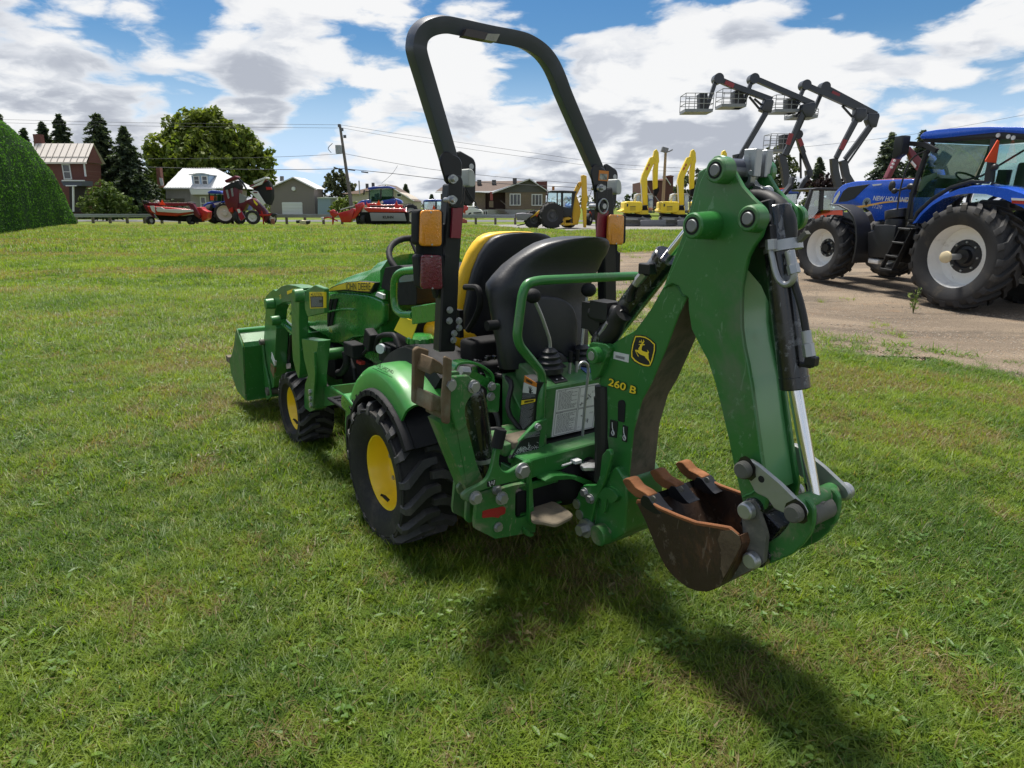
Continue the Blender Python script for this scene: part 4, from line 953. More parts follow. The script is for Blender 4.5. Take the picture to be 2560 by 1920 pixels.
# main frame: rear plates, cross beam, lower plate
AXS = lambda pts, y0, y1, name, mt, r=.012, bev=.003, parent=JD: part(name, MB().prism(rounded(pts, r) if r else pts, 'y', y0, y1), mt, parent, bevel=bev)
def plate_holed(outer, hole, y0, y1, name, mt, parent=JD):
    """flat plate with one window: outer and hole polygons bridged"""
    bm_v = []; o = [Vector(p) for p in outer]; h = [Vector(p) for p in hole]
    # split in two halves along the line through the window's lowest and highest points
    bi, bj = min(((i, j) for i in range(len(o)) for j in range(len(h))), key=lambda t: (o[t[0]]-h[t[1]]).length)
    ring = o[bi:]+o[:bi+1]; hr = h[bj:]+h[:bj+1]
    def area(p): return sum(p[i].x*p[(i+1) % len(p)].y-p[(i+1) % len(p)].x*p[i].y for i in range(len(p)))
    if area(o)*area(h) > 0: hr = hr[::-1]
    poly = ring+hr
    n = len(poly); m = MB()
    from mathutils.geometry import tessellate_polygon
    tris = tessellate_polygon([[p.to_3d() for p in o], [p.to_3d() for p in h]])
    allp = o+h; N = len(allp)
    vs = [(p.x, y0, p.y) for p in allp]+[(p.x, y1, p.y) for p in allp]
    fs = [tuple(t) for t in tris]+[tuple(i+N for i in reversed(t)) for t in tris]
    for base, L in ((0, len(o)), (len(o), len(h))):
        for i in range(L):
            j = (i+1) % L; fs.append((base+i, base+j, base+j+N, base+i+N))
    m.add(vs, fs); return part(name, m, mt, parent, bevel=0)
fl = [(-0.544,0.489),(-0.511,0.485),(-0.398,0.485),(-0.325,0.479),(-0.307,0.457),(-0.304,0.329),(-0.292,0.3),(-0.294,0.27),(-0.341,0.279),(-0.473,0.298),(-0.554,0.36),(-0.558,0.382)]
hole = [(-0.373,0.471),(-0.336,0.469),(-0.331,0.443),(-0.33,0.347),(-0.376,0.35),(-0.387,0.363),(-0.386,0.457)]
plate_holed(fl, rounded(hole, .012), -.755, -.735, 'frame_plate', GDIRT)
m = MB(); m.prism(fl, 'y', -.60, -.586); part('inner_frame_plate', m, GREEN, JD)
m = MB(); m.box((-.40,-.67,.40), (.20,.13,.014)); m.box((-.335,-.67,.43),(.014,.15,.16)); part('frame_web', m, GREEN, JD, bevel=.002)
red = [(-0.527,0.422),(-0.496,0.421),(-0.459,0.417),(-0.445,0.418),(-0.429,0.409),(-0.431,0.385),(-0.454,0.384),(-0.459,0.376),(-0.486,0.388),(-0.53,0.396)]
AXS(red, -.7566, -.745, 'red_paint_mark', REDP, .006, 0)
# stabiliser lever bracket with grip
lev = [(-0.628,0.521),(-0.61,0.532),(-0.545,0.545),(-0.525,0.559),(-0.509,0.592),(-0.493,0.659),(-0.47,0.654),(-0.477,0.621),(-0.479,0.599),(-0.468,0.573),(-0.442,0.557),(-0.393,0.572),(-0.355,0.58),(-0.338,0.574),(-0.342,0.524),(-0.404,0.517),(-0.51,0.52),(-0.591,0.516),(-0.587,0.491),(-0.611,0.493),(-0.626,0.504)]
AXS(lev, -.79, -.772, 'stabiliser_lever', GREEN, .012)
m = MB(); gq = [(-0.482,-0.78,0.656),(-0.464,-0.78,0.718)]; m.tube(gq, .021, 14); part('lever_handle', m, PLA, JD)
m = MB()
for p in [(-0.579,-0.792,0.501),(-0.472,-0.792,0.471)] : bolt(m, p, (0,-1,0), .018, .020)
for p in [(-0.469,-0.757,0.49),(-0.464,-0.757,0.343)]: bolt(m, p, (0,-1,0), .014, .014)
p = (-0.39,-0.8,0.557); bolt(m, p, (0,-1,0), .022, .022)
part('frame_bolt', m, ZNC, JD)
AXS([(-0.53,0.545),(-0.497,0.546),(-0.496,0.526),(-0.528,0.526)], -.7925, -.78, 'lever_decal', INK, 0, 0)
m = MB()
for a, b in [(-0.521,0.54),(-0.519,0.531),(-0.511,0.539),(-0.502,0.54),(-0.503,0.534)]: m.box((a,-.7932,b), (.011,.001,.003), Matrix.Rotation(a*40, 3, 'Y'))
part('decal_symbol', m, LDEC, JD)
# cross beam
bm1 = [(-0.335,0.571),(0.024,0.551)]; bz = (bm1[0][1]+bm1[1][1])/2
m = MB(); m.box(((bm1[0][0]+.16)/2, -.70, bz-.035), (.16-bm1[0][0], .10, .075)); m.box(((bm1[0][0]+.16)/2, -.74, bz-.105), (.16-bm1[0][0], .02, .03)); m.box(((bm1[0][0]+.16)/2, -.64, bz-.012), (.16-bm1[0][0], .20, .014)); part('cross_beam', m, GREEN, JD, bevel=.005)
AXS([(-0.338,0.574),(-0.324,0.57),(-0.327,0.513),(-0.31,0.316),(-0.325,0.315),(-0.337,0.339)], -.775, -.755, 'frame_rib', GREEN, .006)
# centre foot plate, dirt covered
m = MB(); m.prism(rounded([(-0.315,-0.75),(-0.257,-0.741),(-0.199,-0.745),(-0.206,-0.826),(-0.212,-0.883),(-0.277,-0.897),(-0.318,-0.903),(-0.337,-0.861),(-0.369,-0.832)], .03), 'z', .355, .372); part('foot_plate', m, DIRTM, JD, bevel=.004)
m = MB(); m.prism(rounded([(-0.317,0.361),(-0.226,0.336),(-0.198,0.279),(-0.205,0.276),(-0.267,0.318),(-0.311,0.319)], .01), 'y', -.762, -.748); m.box((-.20,-.70,.36), (.32,.10,.014)); part('foot_plate_edge', m, GREEN, JD, bevel=.003)
AXS([(-0.363,0.315),(-0.353,0.315),(-0.341,0.295),(-0.322,0.284),(-0.322,0.276),(-0.338,0.276),(-0.356,0.286)], -.785, -.765, 'frame_foot', GDIRT, .008)
# arch plate and lock hardware
AXS([(-0.287,0.492),(-0.243,0.501),(-0.181,0.489),(-0.121,0.467),(-0.051,0.43),(-0.022,0.403),(-0.018,0.387),(-0.028,0.375),(-0.05,0.395),(-0.093,0.429),(-0.154,0.466),(-0.22,0.479),(-0.284,0.484)], -.80, -.70, 'frame_arch', GREEN, .01)
m = MB(); m.box((-.10,-.60,.40),(.55,.30,.10)); m.box((0,-.55,.50),(.6,.18,.12)); m.ball((-.12,-.72,.42), .08, (1,.8,1.2)); m.cyl((-.18,-.66,.46),(.10,-.75,.40),.05); m.cyl((0.05,-.60,.52),(0.1,-.95,.42),.035); m.cyl((-.05,-.60,.52),(-.02,-.95,.42),.035)
part('hydraulic_valve', m, DARK, JD, bevel=.01)
m = MB(); m.prism(rounded([(-0.081,-0.756),(-0.059,-0.75),(-0.017,-0.793),(-0.054,-0.833),(-0.102,-0.8),(-0.103,-0.783)], .02), 'z', .485, .502); part('lock_plate', m, ZNC, JD, bevel=.003)
m = MB(); m.box((-0.114,-0.77,0.52), (.03,.03,.012)); m.tube([(-0.183,-0.77,0.517),(-0.147,-0.77,0.517),(-0.137,-0.77,0.519)], .004, 6); part('lock_clip', m, LDEC, JD)
# decal plate in front of the console
dp = [(-0.351,0.552),(-0.308,0.612),(-0.227,0.668),(-0.178,0.674),(-0.184,0.625),(-0.201,0.532),(-0.207,0.52),(-0.349,0.532)]
AXS(dp, -.672, -.656, 'decal_plate', GREEN, .004)
dd = [(-0.352,0.552),(-0.306,0.609),(-0.213,0.635),(-0.224,0.54)]
AXS(dd, -.6745, -.66, 'towing_decal', INK, 0, 0)
m = MB(); rnd = random.Random(7)
for k in range(70):
    u, v = rnd.uniform(.08,.95), rnd.uniform(.45,.95); p = Vector(quad_uv([dd[1], dd[2], dd[3], dd[0]], u, v)); a = rnd.uniform(0, 3.14); d = Vector((math.cos(a), math.sin(a)))*rnd.uniform(.002,.011); nn = Vector((-d.y, d.x)).normalized()*.0008
    m.add([(p.x-d.x-nn.x,-.6752,p.y-d.y-nn.y),(p.x+d.x-nn.x,-.6752,p.y+d.y-nn.y),(p.x+d.x+nn.x,-.6752,p.y+d.y+nn.y),(p.x-d.x+nn.x,-.6752,p.y-d.y+nn.y)], [(0,1,2,3)])
part('decal_drawing', m, LDEC, JD, recalc=False, kind='stuff')
tq = [(-0.286,0.637),(-0.216,0.636),(-0.217,0.613),(-0.289,0.618)]
print_lines(tq, -.6755, [(.0,1,.0,1.0,6,.5)], JD, GPRINT)
m = MB(); bolt(m, (-0.226,-0.673,0.651), (0,-1,0), .011, .014); part('plate_bolt', m, ZNC, JD)
m = MB(); m.box((-.26,-.55,.575), (.20,.20,.05)); part('operator_step', m, GDIRT, JD, bevel=.008)
m = MB(); m.box((-.27,-.62,.585), (.12,.10,.05)); part('step_tread', m, DIRTM, JD, bevel=.008)

# ---- stabilisers (arm, pad, cylinder), both sides
def stabiliser(mir):
    g = (lambda P: P) if mir == 1 else (lambda P: [(-p[0],)+tuple(p[1:]) for p in P])
    a = g([(-0.62,-0.7,0.78),(-0.537,-0.7,0.501)]); 
    m = MB(); m.prism(rounded(g([(-0.65,0.825),(-0.62,0.785),(-0.575,0.522),(-0.518,0.513),(-0.545,0.631),(-0.575,0.75),(-0.609,0.726),(-0.636,0.806)]), .006), 'y', -.735, -.705)
    m.bar([(a[0][0]-.02*mir, -.69, a[0][2]), (a[1][0], -.69, a[1][2])], .07, .085, up=(0,1,0))
    arm = part('stabiliser_arm', m, GDIRT, JD, bevel=.004)
    m = MB(); m.prism(rounded(g([(-0.664,0.925),(-0.65,0.927),(-0.577,0.921),(-0.568,0.909),(-0.546,0.899),(-0.536,0.878),(-0.544,0.862),(-0.574,0.845),(-0.591,0.822),(-0.594,0.788),(-0.585,0.752),(-0.622,0.733),(-0.637,0.783),(-0.648,0.819),(-0.666,0.84)]), .012), 'y', -.762, -.744); part('arm_plate', m, GDIRT, arm, bevel=.003)
    m = MB(); m.prism(rounded(g([(-0.609,0.913),(-0.554,0.91),(-0.549,0.898),(-0.608,0.9)]), .006), 'y', -.66, -.64); part('rear_arm_plate', m, GREEN, arm, bevel=.003)
    m = MB()
    for p in g([(-0.65,-0.764,0.901),(-0.561,-0.764,0.881)]): bolt(m, p, (0,-1,0), .017, .016)
    part('arm_pin', m, ZNC, arm)
    # pad
    m = MB()
    L1 = g([(-0.694,0.993),(-0.679,1.002),(-0.637,0.986),(-0.657,0.903),(-0.665,0.841),(-0.662,0.81),(-0.672,0.79),(-0.706,0.813)]); L2 = g([(-0.669,0.993),(-0.663,0.997),(-0.641,0.984),(-0.654,0.776),(-0.664,0.771),(-0.682,0.779),(-0.682,0.863),(-0.672,0.934)])
    m.prism(rounded(L1, .01), 'y', -.61, -.59); m.prism(rounded(L2, .008), 'y', -.77, -.755)
    # web between the two cheeks, with its windows
    xa, xb = L1[2][0], L2[0][0]
    W1 = g([(-0.673,0.981),(-0.643,0.959),(-0.634,0.945),(-0.637,0.917),(-0.67,0.932),(-0.685,0.924),(-0.687,0.94)]); W2 = g([(-0.689,0.867),(-0.673,0.854),(-0.646,0.844),(-0.644,0.783),(-0.656,0.769),(-0.66,0.795),(-0.68,0.807),(-0.698,0.806)])
    m.prism(W1, 'y', -.70, -.60); m.prism(W2, 'y', -.72, -.60)
    part('stabiliser_pad', m, PADM, JD, bevel=.004, label='rusty green stabiliser pad folded up beside the rear tyre' if mir == 1 else None)
    # cylinder
    c = g([(-0.5,-0.66,0.823),(-0.461,-0.66,0.577),(-0.453,-0.66,0.499)])
    m = MB(); m.cyl(c[0], c[1], .043, n=22); m.cyl(c[1], c[2], .036, n=18); m.ball(c[0], .043); cy = part('stabiliser_cylinder', m, BLKG, JD, ang=40)
    d = (Vector(c[1])-Vector(c[0])).normalized(); m = MB(); m.cyl(Vector(c[1])-d*.008, Vector(c[1])+d*.008, .0455, n=22); part('cylinder_collar', m, ZNC, cy)
    m = MB(); q = g([(-0.49,-0.66,0.826)])[0]; m.cyl((q[0],q[1]-.03,q[2]), (q[0],q[1]+.03,q[2]), .030, n=16); part('cylinder_eye', m, DARK, cy)
stabiliser(1)
# lever clevis at the arm's foot
m = MB(); m.prism(rounded([(-0.597,0.506),(-0.588,0.52),(-0.568,0.523),(-0.545,0.507),(-0.55,0.373),(-0.542,0.361),(-0.558,0.366),(-0.566,0.38),(-0.559,0.449),(-0.589,0.483)], .006), 'y', -.705, -.69); part('clevis_plate', m, GREEN, JD, bevel=.003)
# hydraulic line guard with loops
m = MB(); hp_ = [(-0.489,-0.5,0.878),(-0.485,-0.5,0.889),(-0.469,-0.5,0.9),(-0.434,-0.5,0.899),(-0.39,-0.5,0.885),(-0.352,-0.5,0.861),(-0.329,-0.5,0.838),(-0.323,-0.5,0.815),(-0.326,-0.5,0.798)]; m.bar(spline(hp_, 4), .010, .05, up=(0,1,0)); g_ = part('hose_guard', m, GREEN2, JD, bevel=.002)
m = MB()
for pp in ([(-0.419,-0.5,0.85),(-0.391,-0.5,0.836),(-0.355,-0.5,0.813),(-0.336,-0.5,0.805)], [(-0.386,-0.5,0.798),(-0.356,-0.5,0.778),(-0.336,-0.5,0.765)], [(-0.373,-0.5,0.751),(-0.356,-0.5,0.738),(-0.339,-0.5,0.725)]): m.bar(pp, .03, .018, up=(0,1,0))
m.tube([(-0.381,-0.48,0.866),(-0.379,-0.48,0.834)], .010, 8); part('guard_bar', m, GREEN2, g_)
m = MB(); m.prism(rounded([(-0.358,0.805),(-0.346,0.809),(-0.307,0.802),(-0.302,0.794),(-0.31,0.695),(-0.316,0.69),(-0.356,0.698),(-0.36,0.712)], .008), 'y', -.54, -.528); m2 = part('guard_plate', m, GREEN, g_, bevel=.003)
m = MB()
for p in [(-0.345,-0.541,0.799),(-0.35,-0.541,0.76)]: bolt(m, p, (0,-1,0), .013, .014)
m.cyl(*[(-0.489,-0.56,0.883),(-0.455,-0.56,0.876)], .018, n=6); part('guard_bolt', m, ZNC, g_)
# dark innards behind the frame: tractor rear, hitch, hoses
m = MB(); m.box((0,-.28,.62), (.62,.10,.42)); m.box((0,-.36,.42), (.60,.22,.26)); m.box((.0,-.20,.86),(.5,.12,.10)); part('rear_housing', m, DARK, JD, bevel=.02)
m = MB(); rnd = random.Random(3)
for k in range(14):
    x = -.34+.05*k; z = .52+rnd.uniform(0,.3)
    m.tube(spline([(x, -.30, z), (x+rnd.uniform(-.05,.05), -.45, z+rnd.uniform(-.1,.06)), (x+rnd.uniform(-.06,.06), -.50, z-.12), (x*.6, -.62, .48)], 5), .011, 8)
part('hydraulic_hose', m, HOSE, JD)
m = MB(); rnd = random.Random(8)
for k in range(22): m.box((rnd.uniform(-.30,-.02), -.345, rnd.uniform(.72,.86)), (rnd.uniform(.01,.05), .02, rnd.uniform(.006,.02)), Matrix.Rotation(rnd.uniform(-.3,.3),3,'Y'))
part('bracket_glint', m, BLKG, JD, bevel=.002)

# ---- swing casting and boom
BX = .066
m = MB(); m.prism(rounded([(-0.925,0.606),(-0.932,0.617),(-0.949,0.621),(-0.96,0.604),(-0.952,0.571),(-0.943,0.532),(-0.925,0.481),(-0.902,0.433),(-0.882,0.387),(-0.873,0.34),(-0.861,0.284),(-0.831,0.274),(-0.803,0.286),(-0.805,0.315),(-0.772,0.362),(-0.801,0.423),(-0.816,0.439),(-0.886,0.464),(-0.902,0.505),(-0.909,0.586)], .008), 'x', -.115, -.098); part('swing_latch', m, GREEN, JD, bevel=.003)
m = MB(); m.prism(rounded([(-0.919,0.463),(-0.943,0.474),(-0.974,0.473),(-0.999,0.456),(-0.987,0.438),(-0.974,0.425),(-0.953,0.414),(-0.942,0.434),(-0.934,0.372),(-0.921,0.361),(-0.909,0.365),(-0.914,0.416),(-0.892,0.415)], .01), 'x', -.112, -.090); part('swing_hook', m, GREEN, JD, bevel=.004)
m = MB(); m.prism(rounded([(-0.873,0.456),(-0.961,0.558),(-1.011,0.518),(-1.024,0.445),(-1.02,0.365),(-1.02,0.32),(-0.991,0.288),(-0.922,0.236),(-0.885,0.228),(-0.855,0.223),(-0.849,0.272),(-0.861,0.333)], .015), 'x', -.092, .092); part('swing_casting', m, GREEN, JD, bevel=.006)
m = MB()
for p in [(-0.115,-0.828,0.413),(-0.115,-0.862,0.4)]: bolt(m, p, (-1,0,0), .014, .016)
for p in [(-0.12,-0.782,0.348),(-0.12,-0.801,0.311)]: m.cyl(p, (p[0]+.08,p[1],p[2]), .020, n=16)
part('latch_bolt', m, ZNC, JD)
m = MB(); q = (-0.13,-0.916,0.275); m.cyl(q, (.13,q[1],q[2]), .040, n=24); part('swing_boss', m, GDIRT, JD, bevel=.004)
m = MB(); q = (-0.14,-0.847,0.275); m.cyl((q[0]-.02,q[1],q[2]), (q[0]+.10,q[1],q[2]), .022, n=6); m.cyl((q[0]+.01,q[1],q[2]), (q[0]+.03,q[1],q[2]), .036, n=20); part('swing_bolt', m, ZNC, JD)
# black vertical hose pack between console and boom
m = MB(); m.tube(spline([(-0.06,-0.844,0.825),(-0.06,-0.854,0.699),(-0.06,-0.858,0.563),(-0.06,-0.857,0.457)], 5), .030, 12); m.tube(spline([(0.0,-0.772,0.756),(0.0,-0.781,0.648),(0.0,-0.788,0.527),(0.0,-0.785,0.433)], 5), .028, 12); part('hose_sleeve', m, HOSE, JD)

boom_l = [(-1.111,1.21),(-1.059,1.127),(-0.997,1.051),(-0.918,1.005),(-0.853,0.963),(-0.827,0.91),(-0.83,0.837),(-0.866,0.716),(-0.89,0.599),(-0.88,0.469),(-0.849,0.327),(-0.797,0.22),(-0.844,0.196),(-0.911,0.219),(-0.991,0.296),(-1.008,0.422),(-1.004,0.542),(-1.013,0.699),(-1.045,0.819),(-1.082,0.884),(-1.141,1.021),(-1.18,1.127),(-1.21,1.186),(-1.294,1.404),(-1.315,1.534),(-1.275,1.573),(-1.216,1.548),(-1.185,1.401)]
m = MB(); nlow = (14, 26)
m.prism(boom_l, 'x', -BX, BX, mis=lambda i: 1 if 15 <= i <= 22 else 0)
boom = part('boom', m, [GREEN, MUD], JD, bevel=.003)
# emblem, lettering, sticker, slot on the boom's left face
XB = -BX-.0005
def sgplate(pts, x0, x1, name, mt, parent, bev=0): return part(name, MB().prism(pts, 'x', x0, x1), mt, parent, bevel=bev)
em = rounded([(-0.997,1.035),(-1.023,1.04),(-1.049,1.04),(-1.072,1.033),(-1.094,1.021),(-1.096,0.999),(-1.087,0.966),(-1.076,0.942),(-1.048,0.936),(-1.024,0.938),(-0.999,0.944),(-0.983,0.955),(-0.982,0.976),(-0.985,1.001)], .004)
sgplate(em, XB-.001, XB+.01, 'emblem', INK, boom)
eo = [(-1.001,1.033),(-1.024,1.037),(-1.048,1.037),(-1.069,1.031),(-1.091,1.02),(-1.092,0.999),(-1.085,0.967),(-1.076,0.945),(-1.066,0.941),(-1.047,0.939),(-1.025,0.942),(-1.004,0.947),(-0.987,0.958),(-0.986,0.977),(-0.99,1.002)]
ei = [(-1.004,1.029),(-1.024,1.033),(-1.046,1.033),(-1.067,1.028),(-1.086,1.017),(-1.087,0.998),(-1.08,0.968),(-1.073,0.948),(-1.064,0.945),(-1.048,0.944),(-1.026,0.946),(-1.007,0.952),(-0.993,0.96),(-0.991,0.978),(-0.995,1.001)]
from mathutils.geometry import tessellate_polygon
tr = tessellate_polygon([[Vector((a,b,0)) for a,b in eo], [Vector((a,b,0)) for a,b in ei]])
m = MB(); m.add([(XB-.0018,a,b) for a,b in eo+ei], [tuple(t) for t in tr]); part('emblem_border', m, YDEC, boom)
deer = [(-1.003,0.986),(-1.02,0.988),(-1.019,0.994),(-1.025,1.002),(-1.026,1.006),(-1.018,1.007),(-1.019,1.008),(-1.027,1.009),(-1.03,1.011),(-1.034,1.014),(-1.033,1.016),(-1.019,1.014),(-1.02,1.016),(-1.024,1.018),(-1.021,1.02),(-1.023,1.021),(-1.026,1.018),(-1.03,1.019),(-1.029,1.025),(-1.031,1.025),(-1.034,1.019),(-1.038,1.017),(-1.04,1.021),(-1.038,1.026),(-1.04,1.027),(-1.044,1.021),(-1.041,1.015),(-1.038,1.011),(-1.047,1.012),(-1.046,1.009),(-1.037,1.007),(-1.035,1.003),(-1.033,0.993),(-1.035,0.989),(-1.042,0.988),(-1.06,0.987),(-1.061,0.991),(-1.058,0.995),(-1.059,0.996),(-1.065,0.991),(-1.068,0.987),(-1.064,0.984),(-1.066,0.977),(-1.067,0.968),(-1.074,0.959),(-1.077,0.953),(-1.075,0.948),(-1.07,0.958),(-1.06,0.964),(-1.054,0.967),(-1.049,0.972),(-1.041,0.973),(-1.03,0.974),(-1.019,0.978),(-1.013,0.981),(-1.009,0.98),(-1.02,0.969),(-1.022,0.966),(-1.018,0.966),(-1.006,0.981)]
tr = tessellate_polygon([[Vector((a,b,0)) for a,b in deer]])
m = MB(); m.add([(XB-.002,a,b) for a,b in deer], [tuple(t) for t in tr]); part('emblem_figure', m, YDEC, boom)
a0, a1 = Vector((-0.068,-0.883,0.85)), Vector((-0.068,-1.02,0.847)); md = Vector((-0.068,-0.952,0.848))
upv = Vector((-0.068,-0.946,0.868))-Vector((-0.068,-0.943,0.853))
lettering('260 B', md, a1-a0, upv, (a1-a0).length*1.02, INK, boom, height=.034, lift=.0015, bold=.045)
lettering('260 B', md, a1-a0, upv, (a1-a0).length, YDEC, boom, height=.029, lift=.0025, bold=.02)
sq = [(-0.901,0.962),(-0.975,0.964),(-0.974,0.936),(-0.9,0.936)]
sgplate(sq, XB-.0012, XB+.01, 'barcode_sticker', WHT, boom)
m = MB()
for k in range(16):
    u = .15+.6*k/16; p = [quad_uv(sq, u, .42), quad_uv(sq, u+.022, .42), quad_uv(sq, u+.022, .78), quad_uv(sq, u, .78)]; m.add([(XB-.0016,a,b) for a,b in p], [(0,1,2,3)])
part('barcode', m, GINK, boom, kind='stuff')
sgplate(rounded([(-0.933,0.786),(-0.944,0.796),(-0.962,0.798),(-0.969,0.788),(-0.968,0.717),(-0.936,0.717)], .006), XB-.002, XB+.01, 'lock_slot', GAP_SHADE, boom)
for qv, nm in (([(-0.899,0.711),(-0.936,0.714),(-0.933,0.651),(-0.897,0.645)], 'lock_decal'), ([(-0.963,0.708),(-0.986,0.708),(-0.985,0.65),(-0.963,0.648)], 'lock_decal')):
    sgplate(qv, XB-.003, XB+.01, nm, INK, boom)
    m = MB(); cxx = sum(p[0] for p in qv)/4; czz = sum(p[1] for p in qv)/4
    m.tube([(XB-.0035, cxx-.006, czz-.02), (XB-.0035, cxx+.004, czz+.005), (XB-.0035, cxx+.006, czz+.024)], .002, 5); m.tube([(XB-.0035,cxx+.007*math.cos(t),czz-.015+.009*math.sin(t)) for t in (0,1,2,3,4,5)], .0018, 5, closed=True)
    part('decal_symbol', m, LDEC, boom)
# bracket and pin for the crowd cylinder base
sgplate(rounded([(-0.792,0.971),(-0.808,0.982),(-0.883,0.987),(-0.902,0.977),(-0.892,0.955),(-0.852,0.868),(-0.814,0.838),(-0.795,0.91)], .008), -.088, -.060, 'cylinder_bracket', GREEN, boom, .003)
q = (-0.1,-0.842,0.942); m = MB(); m.cyl((-.118,q[1],q[2]), (.08,q[1],q[2]), .030, n=22); part('bracket_boss', m, GREEN, boom, bevel=.003)
m = MB(); m.cyl((-.121,q[1],q[2]), (-.10,q[1],q[2]), .016, n=18); part('boss_pin', m, ZNC, boom)
# crowd cylinder
k0, k1, k2 = [Vector(p) for p in [(-0.01,-0.778,0.968),(-0.01,-1.066,1.291),(-0.01,-1.165,1.397)]]
dd_ = (k1-k0).normalized()
m = MB(); m.cyl(k0, k1, .043, n=26); m.cyl(k1-dd_*.02, k1+dd_*.012, .047, n=26); m.ball(k0, .043); cc = part('crowd_cylinder', m, BLKG, JD, bevel=.004, ang=40)
m = MB(); m.cyl(k1, k2, .017, n=18); part('cylinder_rod', m, CHR, cc)
m = MB(); f0 = [(-0.06,-1.034,1.258),(-0.06,-1.022,1.244),(-0.06,-0.995,1.216),(-0.06,-0.976,1.193),(-0.06,-0.964,1.168),(-0.06,-0.961,1.143)]; m.box(f0[0], (.04,.05,.035)); m.tube(spline(f0[1:], 4), .012, 10); part('hydraulic_elbow', m, BLK, cc, bevel=.003)
m = MB(); m.cyl(f0[1], f0[2], .016, n=6); m.cyl(f0[2], Vector(f0[2])+(Vector(f0[3])-Vector(f0[2]))*.6, .013, n=10); f1 = [(-0.07,-0.876,1.059),(-0.07,-0.854,1.032),(-0.07,-0.836,1.012)]; m.cyl(f1[0], f1[1], .014, n=6); m.cyl(f1[1], f1[2], .012, n=10); part('hose_fitting', m, ZNC, cc)
m = MB(); m.tube(spline([(-0.05,-0.764,1.081),(-0.05,-0.811,1.074),(-0.05,-0.848,1.076),(-0.05,-0.878,1.07),(-0.05,-0.884,1.096),(-0.05,-0.913,1.087)], 5), .025, 12); m.box((-0.04,-0.821,1.098), (.07,.09,.06)); m.box((0.0,-0.737,1.06), (.07,.10,.10)); m.tube(spline([(-0.05,-0.924,1.101),(-0.05,-0.899,1.078),(-0.05,-0.88,1.037),(-0.05,-0.845,1.0)], 5), .034, 12)
m.tube(spline([(0.02,-0.694,1.077),(0.02,-0.692,1.038),(0.02,-0.71,1.004),(0.02,-0.739,0.989)], 5), .03, 12); part('hose_bundle', m, HOSE, JD, ang=60)

# ---- stick (dipper)
SX = .082
st_l = [(-1.236,1.516),(-1.254,1.55),(-1.267,1.575),(-1.283,1.587),(-1.302,1.59),(-1.324,1.583),(-1.343,1.559),(-1.363,1.532),(-1.384,1.505),(-1.419,1.475),(-1.45,1.453),(-1.462,1.431),(-1.464,1.408),(-1.455,1.374),(-1.435,1.347),(-1.422,1.319),(-1.416,1.284),(-1.411,1.232),(-1.414,1.18),(-1.421,1.124),(-1.435,1.072),(-1.452,1.026),(-1.47,0.971)] + [(-1.5,0.861),(-1.522,0.781),(-1.539,0.721),(-1.557,0.662),(-1.554,0.623),(-1.527,0.582),(-1.492,0.599),(-1.476,0.62),(-1.461,0.656),(-1.45,0.683),(-1.432,0.73),(-1.408,0.798),(-1.374,0.883)] + [(-1.348,0.945),(-1.315,1.008),(-1.273,1.058),(-1.245,1.094),(-1.229,1.149),(-1.224,1.188),(-1.202,1.194),(-1.185,1.217),(-1.16,1.223),(-1.129,1.209),(-1.159,1.274),(-1.188,1.331),(-1.206,1.374),(-1.208,1.408),(-1.217,1.441)]
m = MB(); m.prism(st_l, 'x', -SX, -SX+.016); m.prism(st_l, 'x', SX-.016, SX); stick = part('stick', m, GREEN, JD, bevel=.003)
# back cover of the stick (curved face, sky reflection painted in as a paler green)
bk = [(-1.415,1.28),(-1.41,1.232),(-1.413,1.18),(-1.42,1.124),(-1.434,1.072),(-1.451,1.025),(-1.47,0.971)] + [(-1.499,0.86),(-1.521,0.781),(-1.538,0.72),(-1.555,0.661)]
m = MB(); 
inner = [(y+.10, z-.01) for y, z in bk]
rows = []
for i, (y, z) in enumerate(bk):
    w = SX-.0165 if i > 0 else .008
    if i == 1: w = .045
    c0 = 0 if i > 1 else -.02
    rows.append([(-SX+.0165, y+.012, z), ((-SX+.0165+2*w) if i < 2 else SX-.0165, y+.012, z), ((-SX+.0165+2*w) if i < 2 else SX-.0165, y+.028, z), (-SX+.0165, y+.028, z)])
m.loft(rows); part('stick_cover', m, mat('green_sky_sheen', (.085,.27,.095), .35, var=.10, coat=.5, dirt=.2, dirt_rgb=(.12,.20,.09)), stick, ang=25)
m = MB(); fr = [(-1.365,0.899),(-1.407,0.798),(-1.431,0.729),(-1.449,0.682),(-1.468,0.636)] ; fr = [(-1.246,1.089),(-1.274,1.056),(-1.314,1.008),(-1.346,0.944)] + fr
rows = [[(-SX+.0165, y-.02, z), (SX-.0165, y-.02, z), (SX-.0165, y-.034, z), (-SX+.0165, y-.034, z)] for y, z in fr]
m.loft(rows); part('stick_front_plate', m, GDIRT, stick)
q = (-0.05,-1.547,0.751); q2 = (-1.565,0.765)
m = MB()
for i in range(len(bk)-1):
    if bk[i][1] >= q2[1] >= bk[i+1][1]: yy = bk[i][0]
yq = -1.523; ql = (0.006,0.728)
m.cyl((ql[0], yq+.0095, ql[1]), (ql[0], yq+.020, ql[1]), .011, n=16)
part('drain_hole', m, GAP_SHADE, stick)
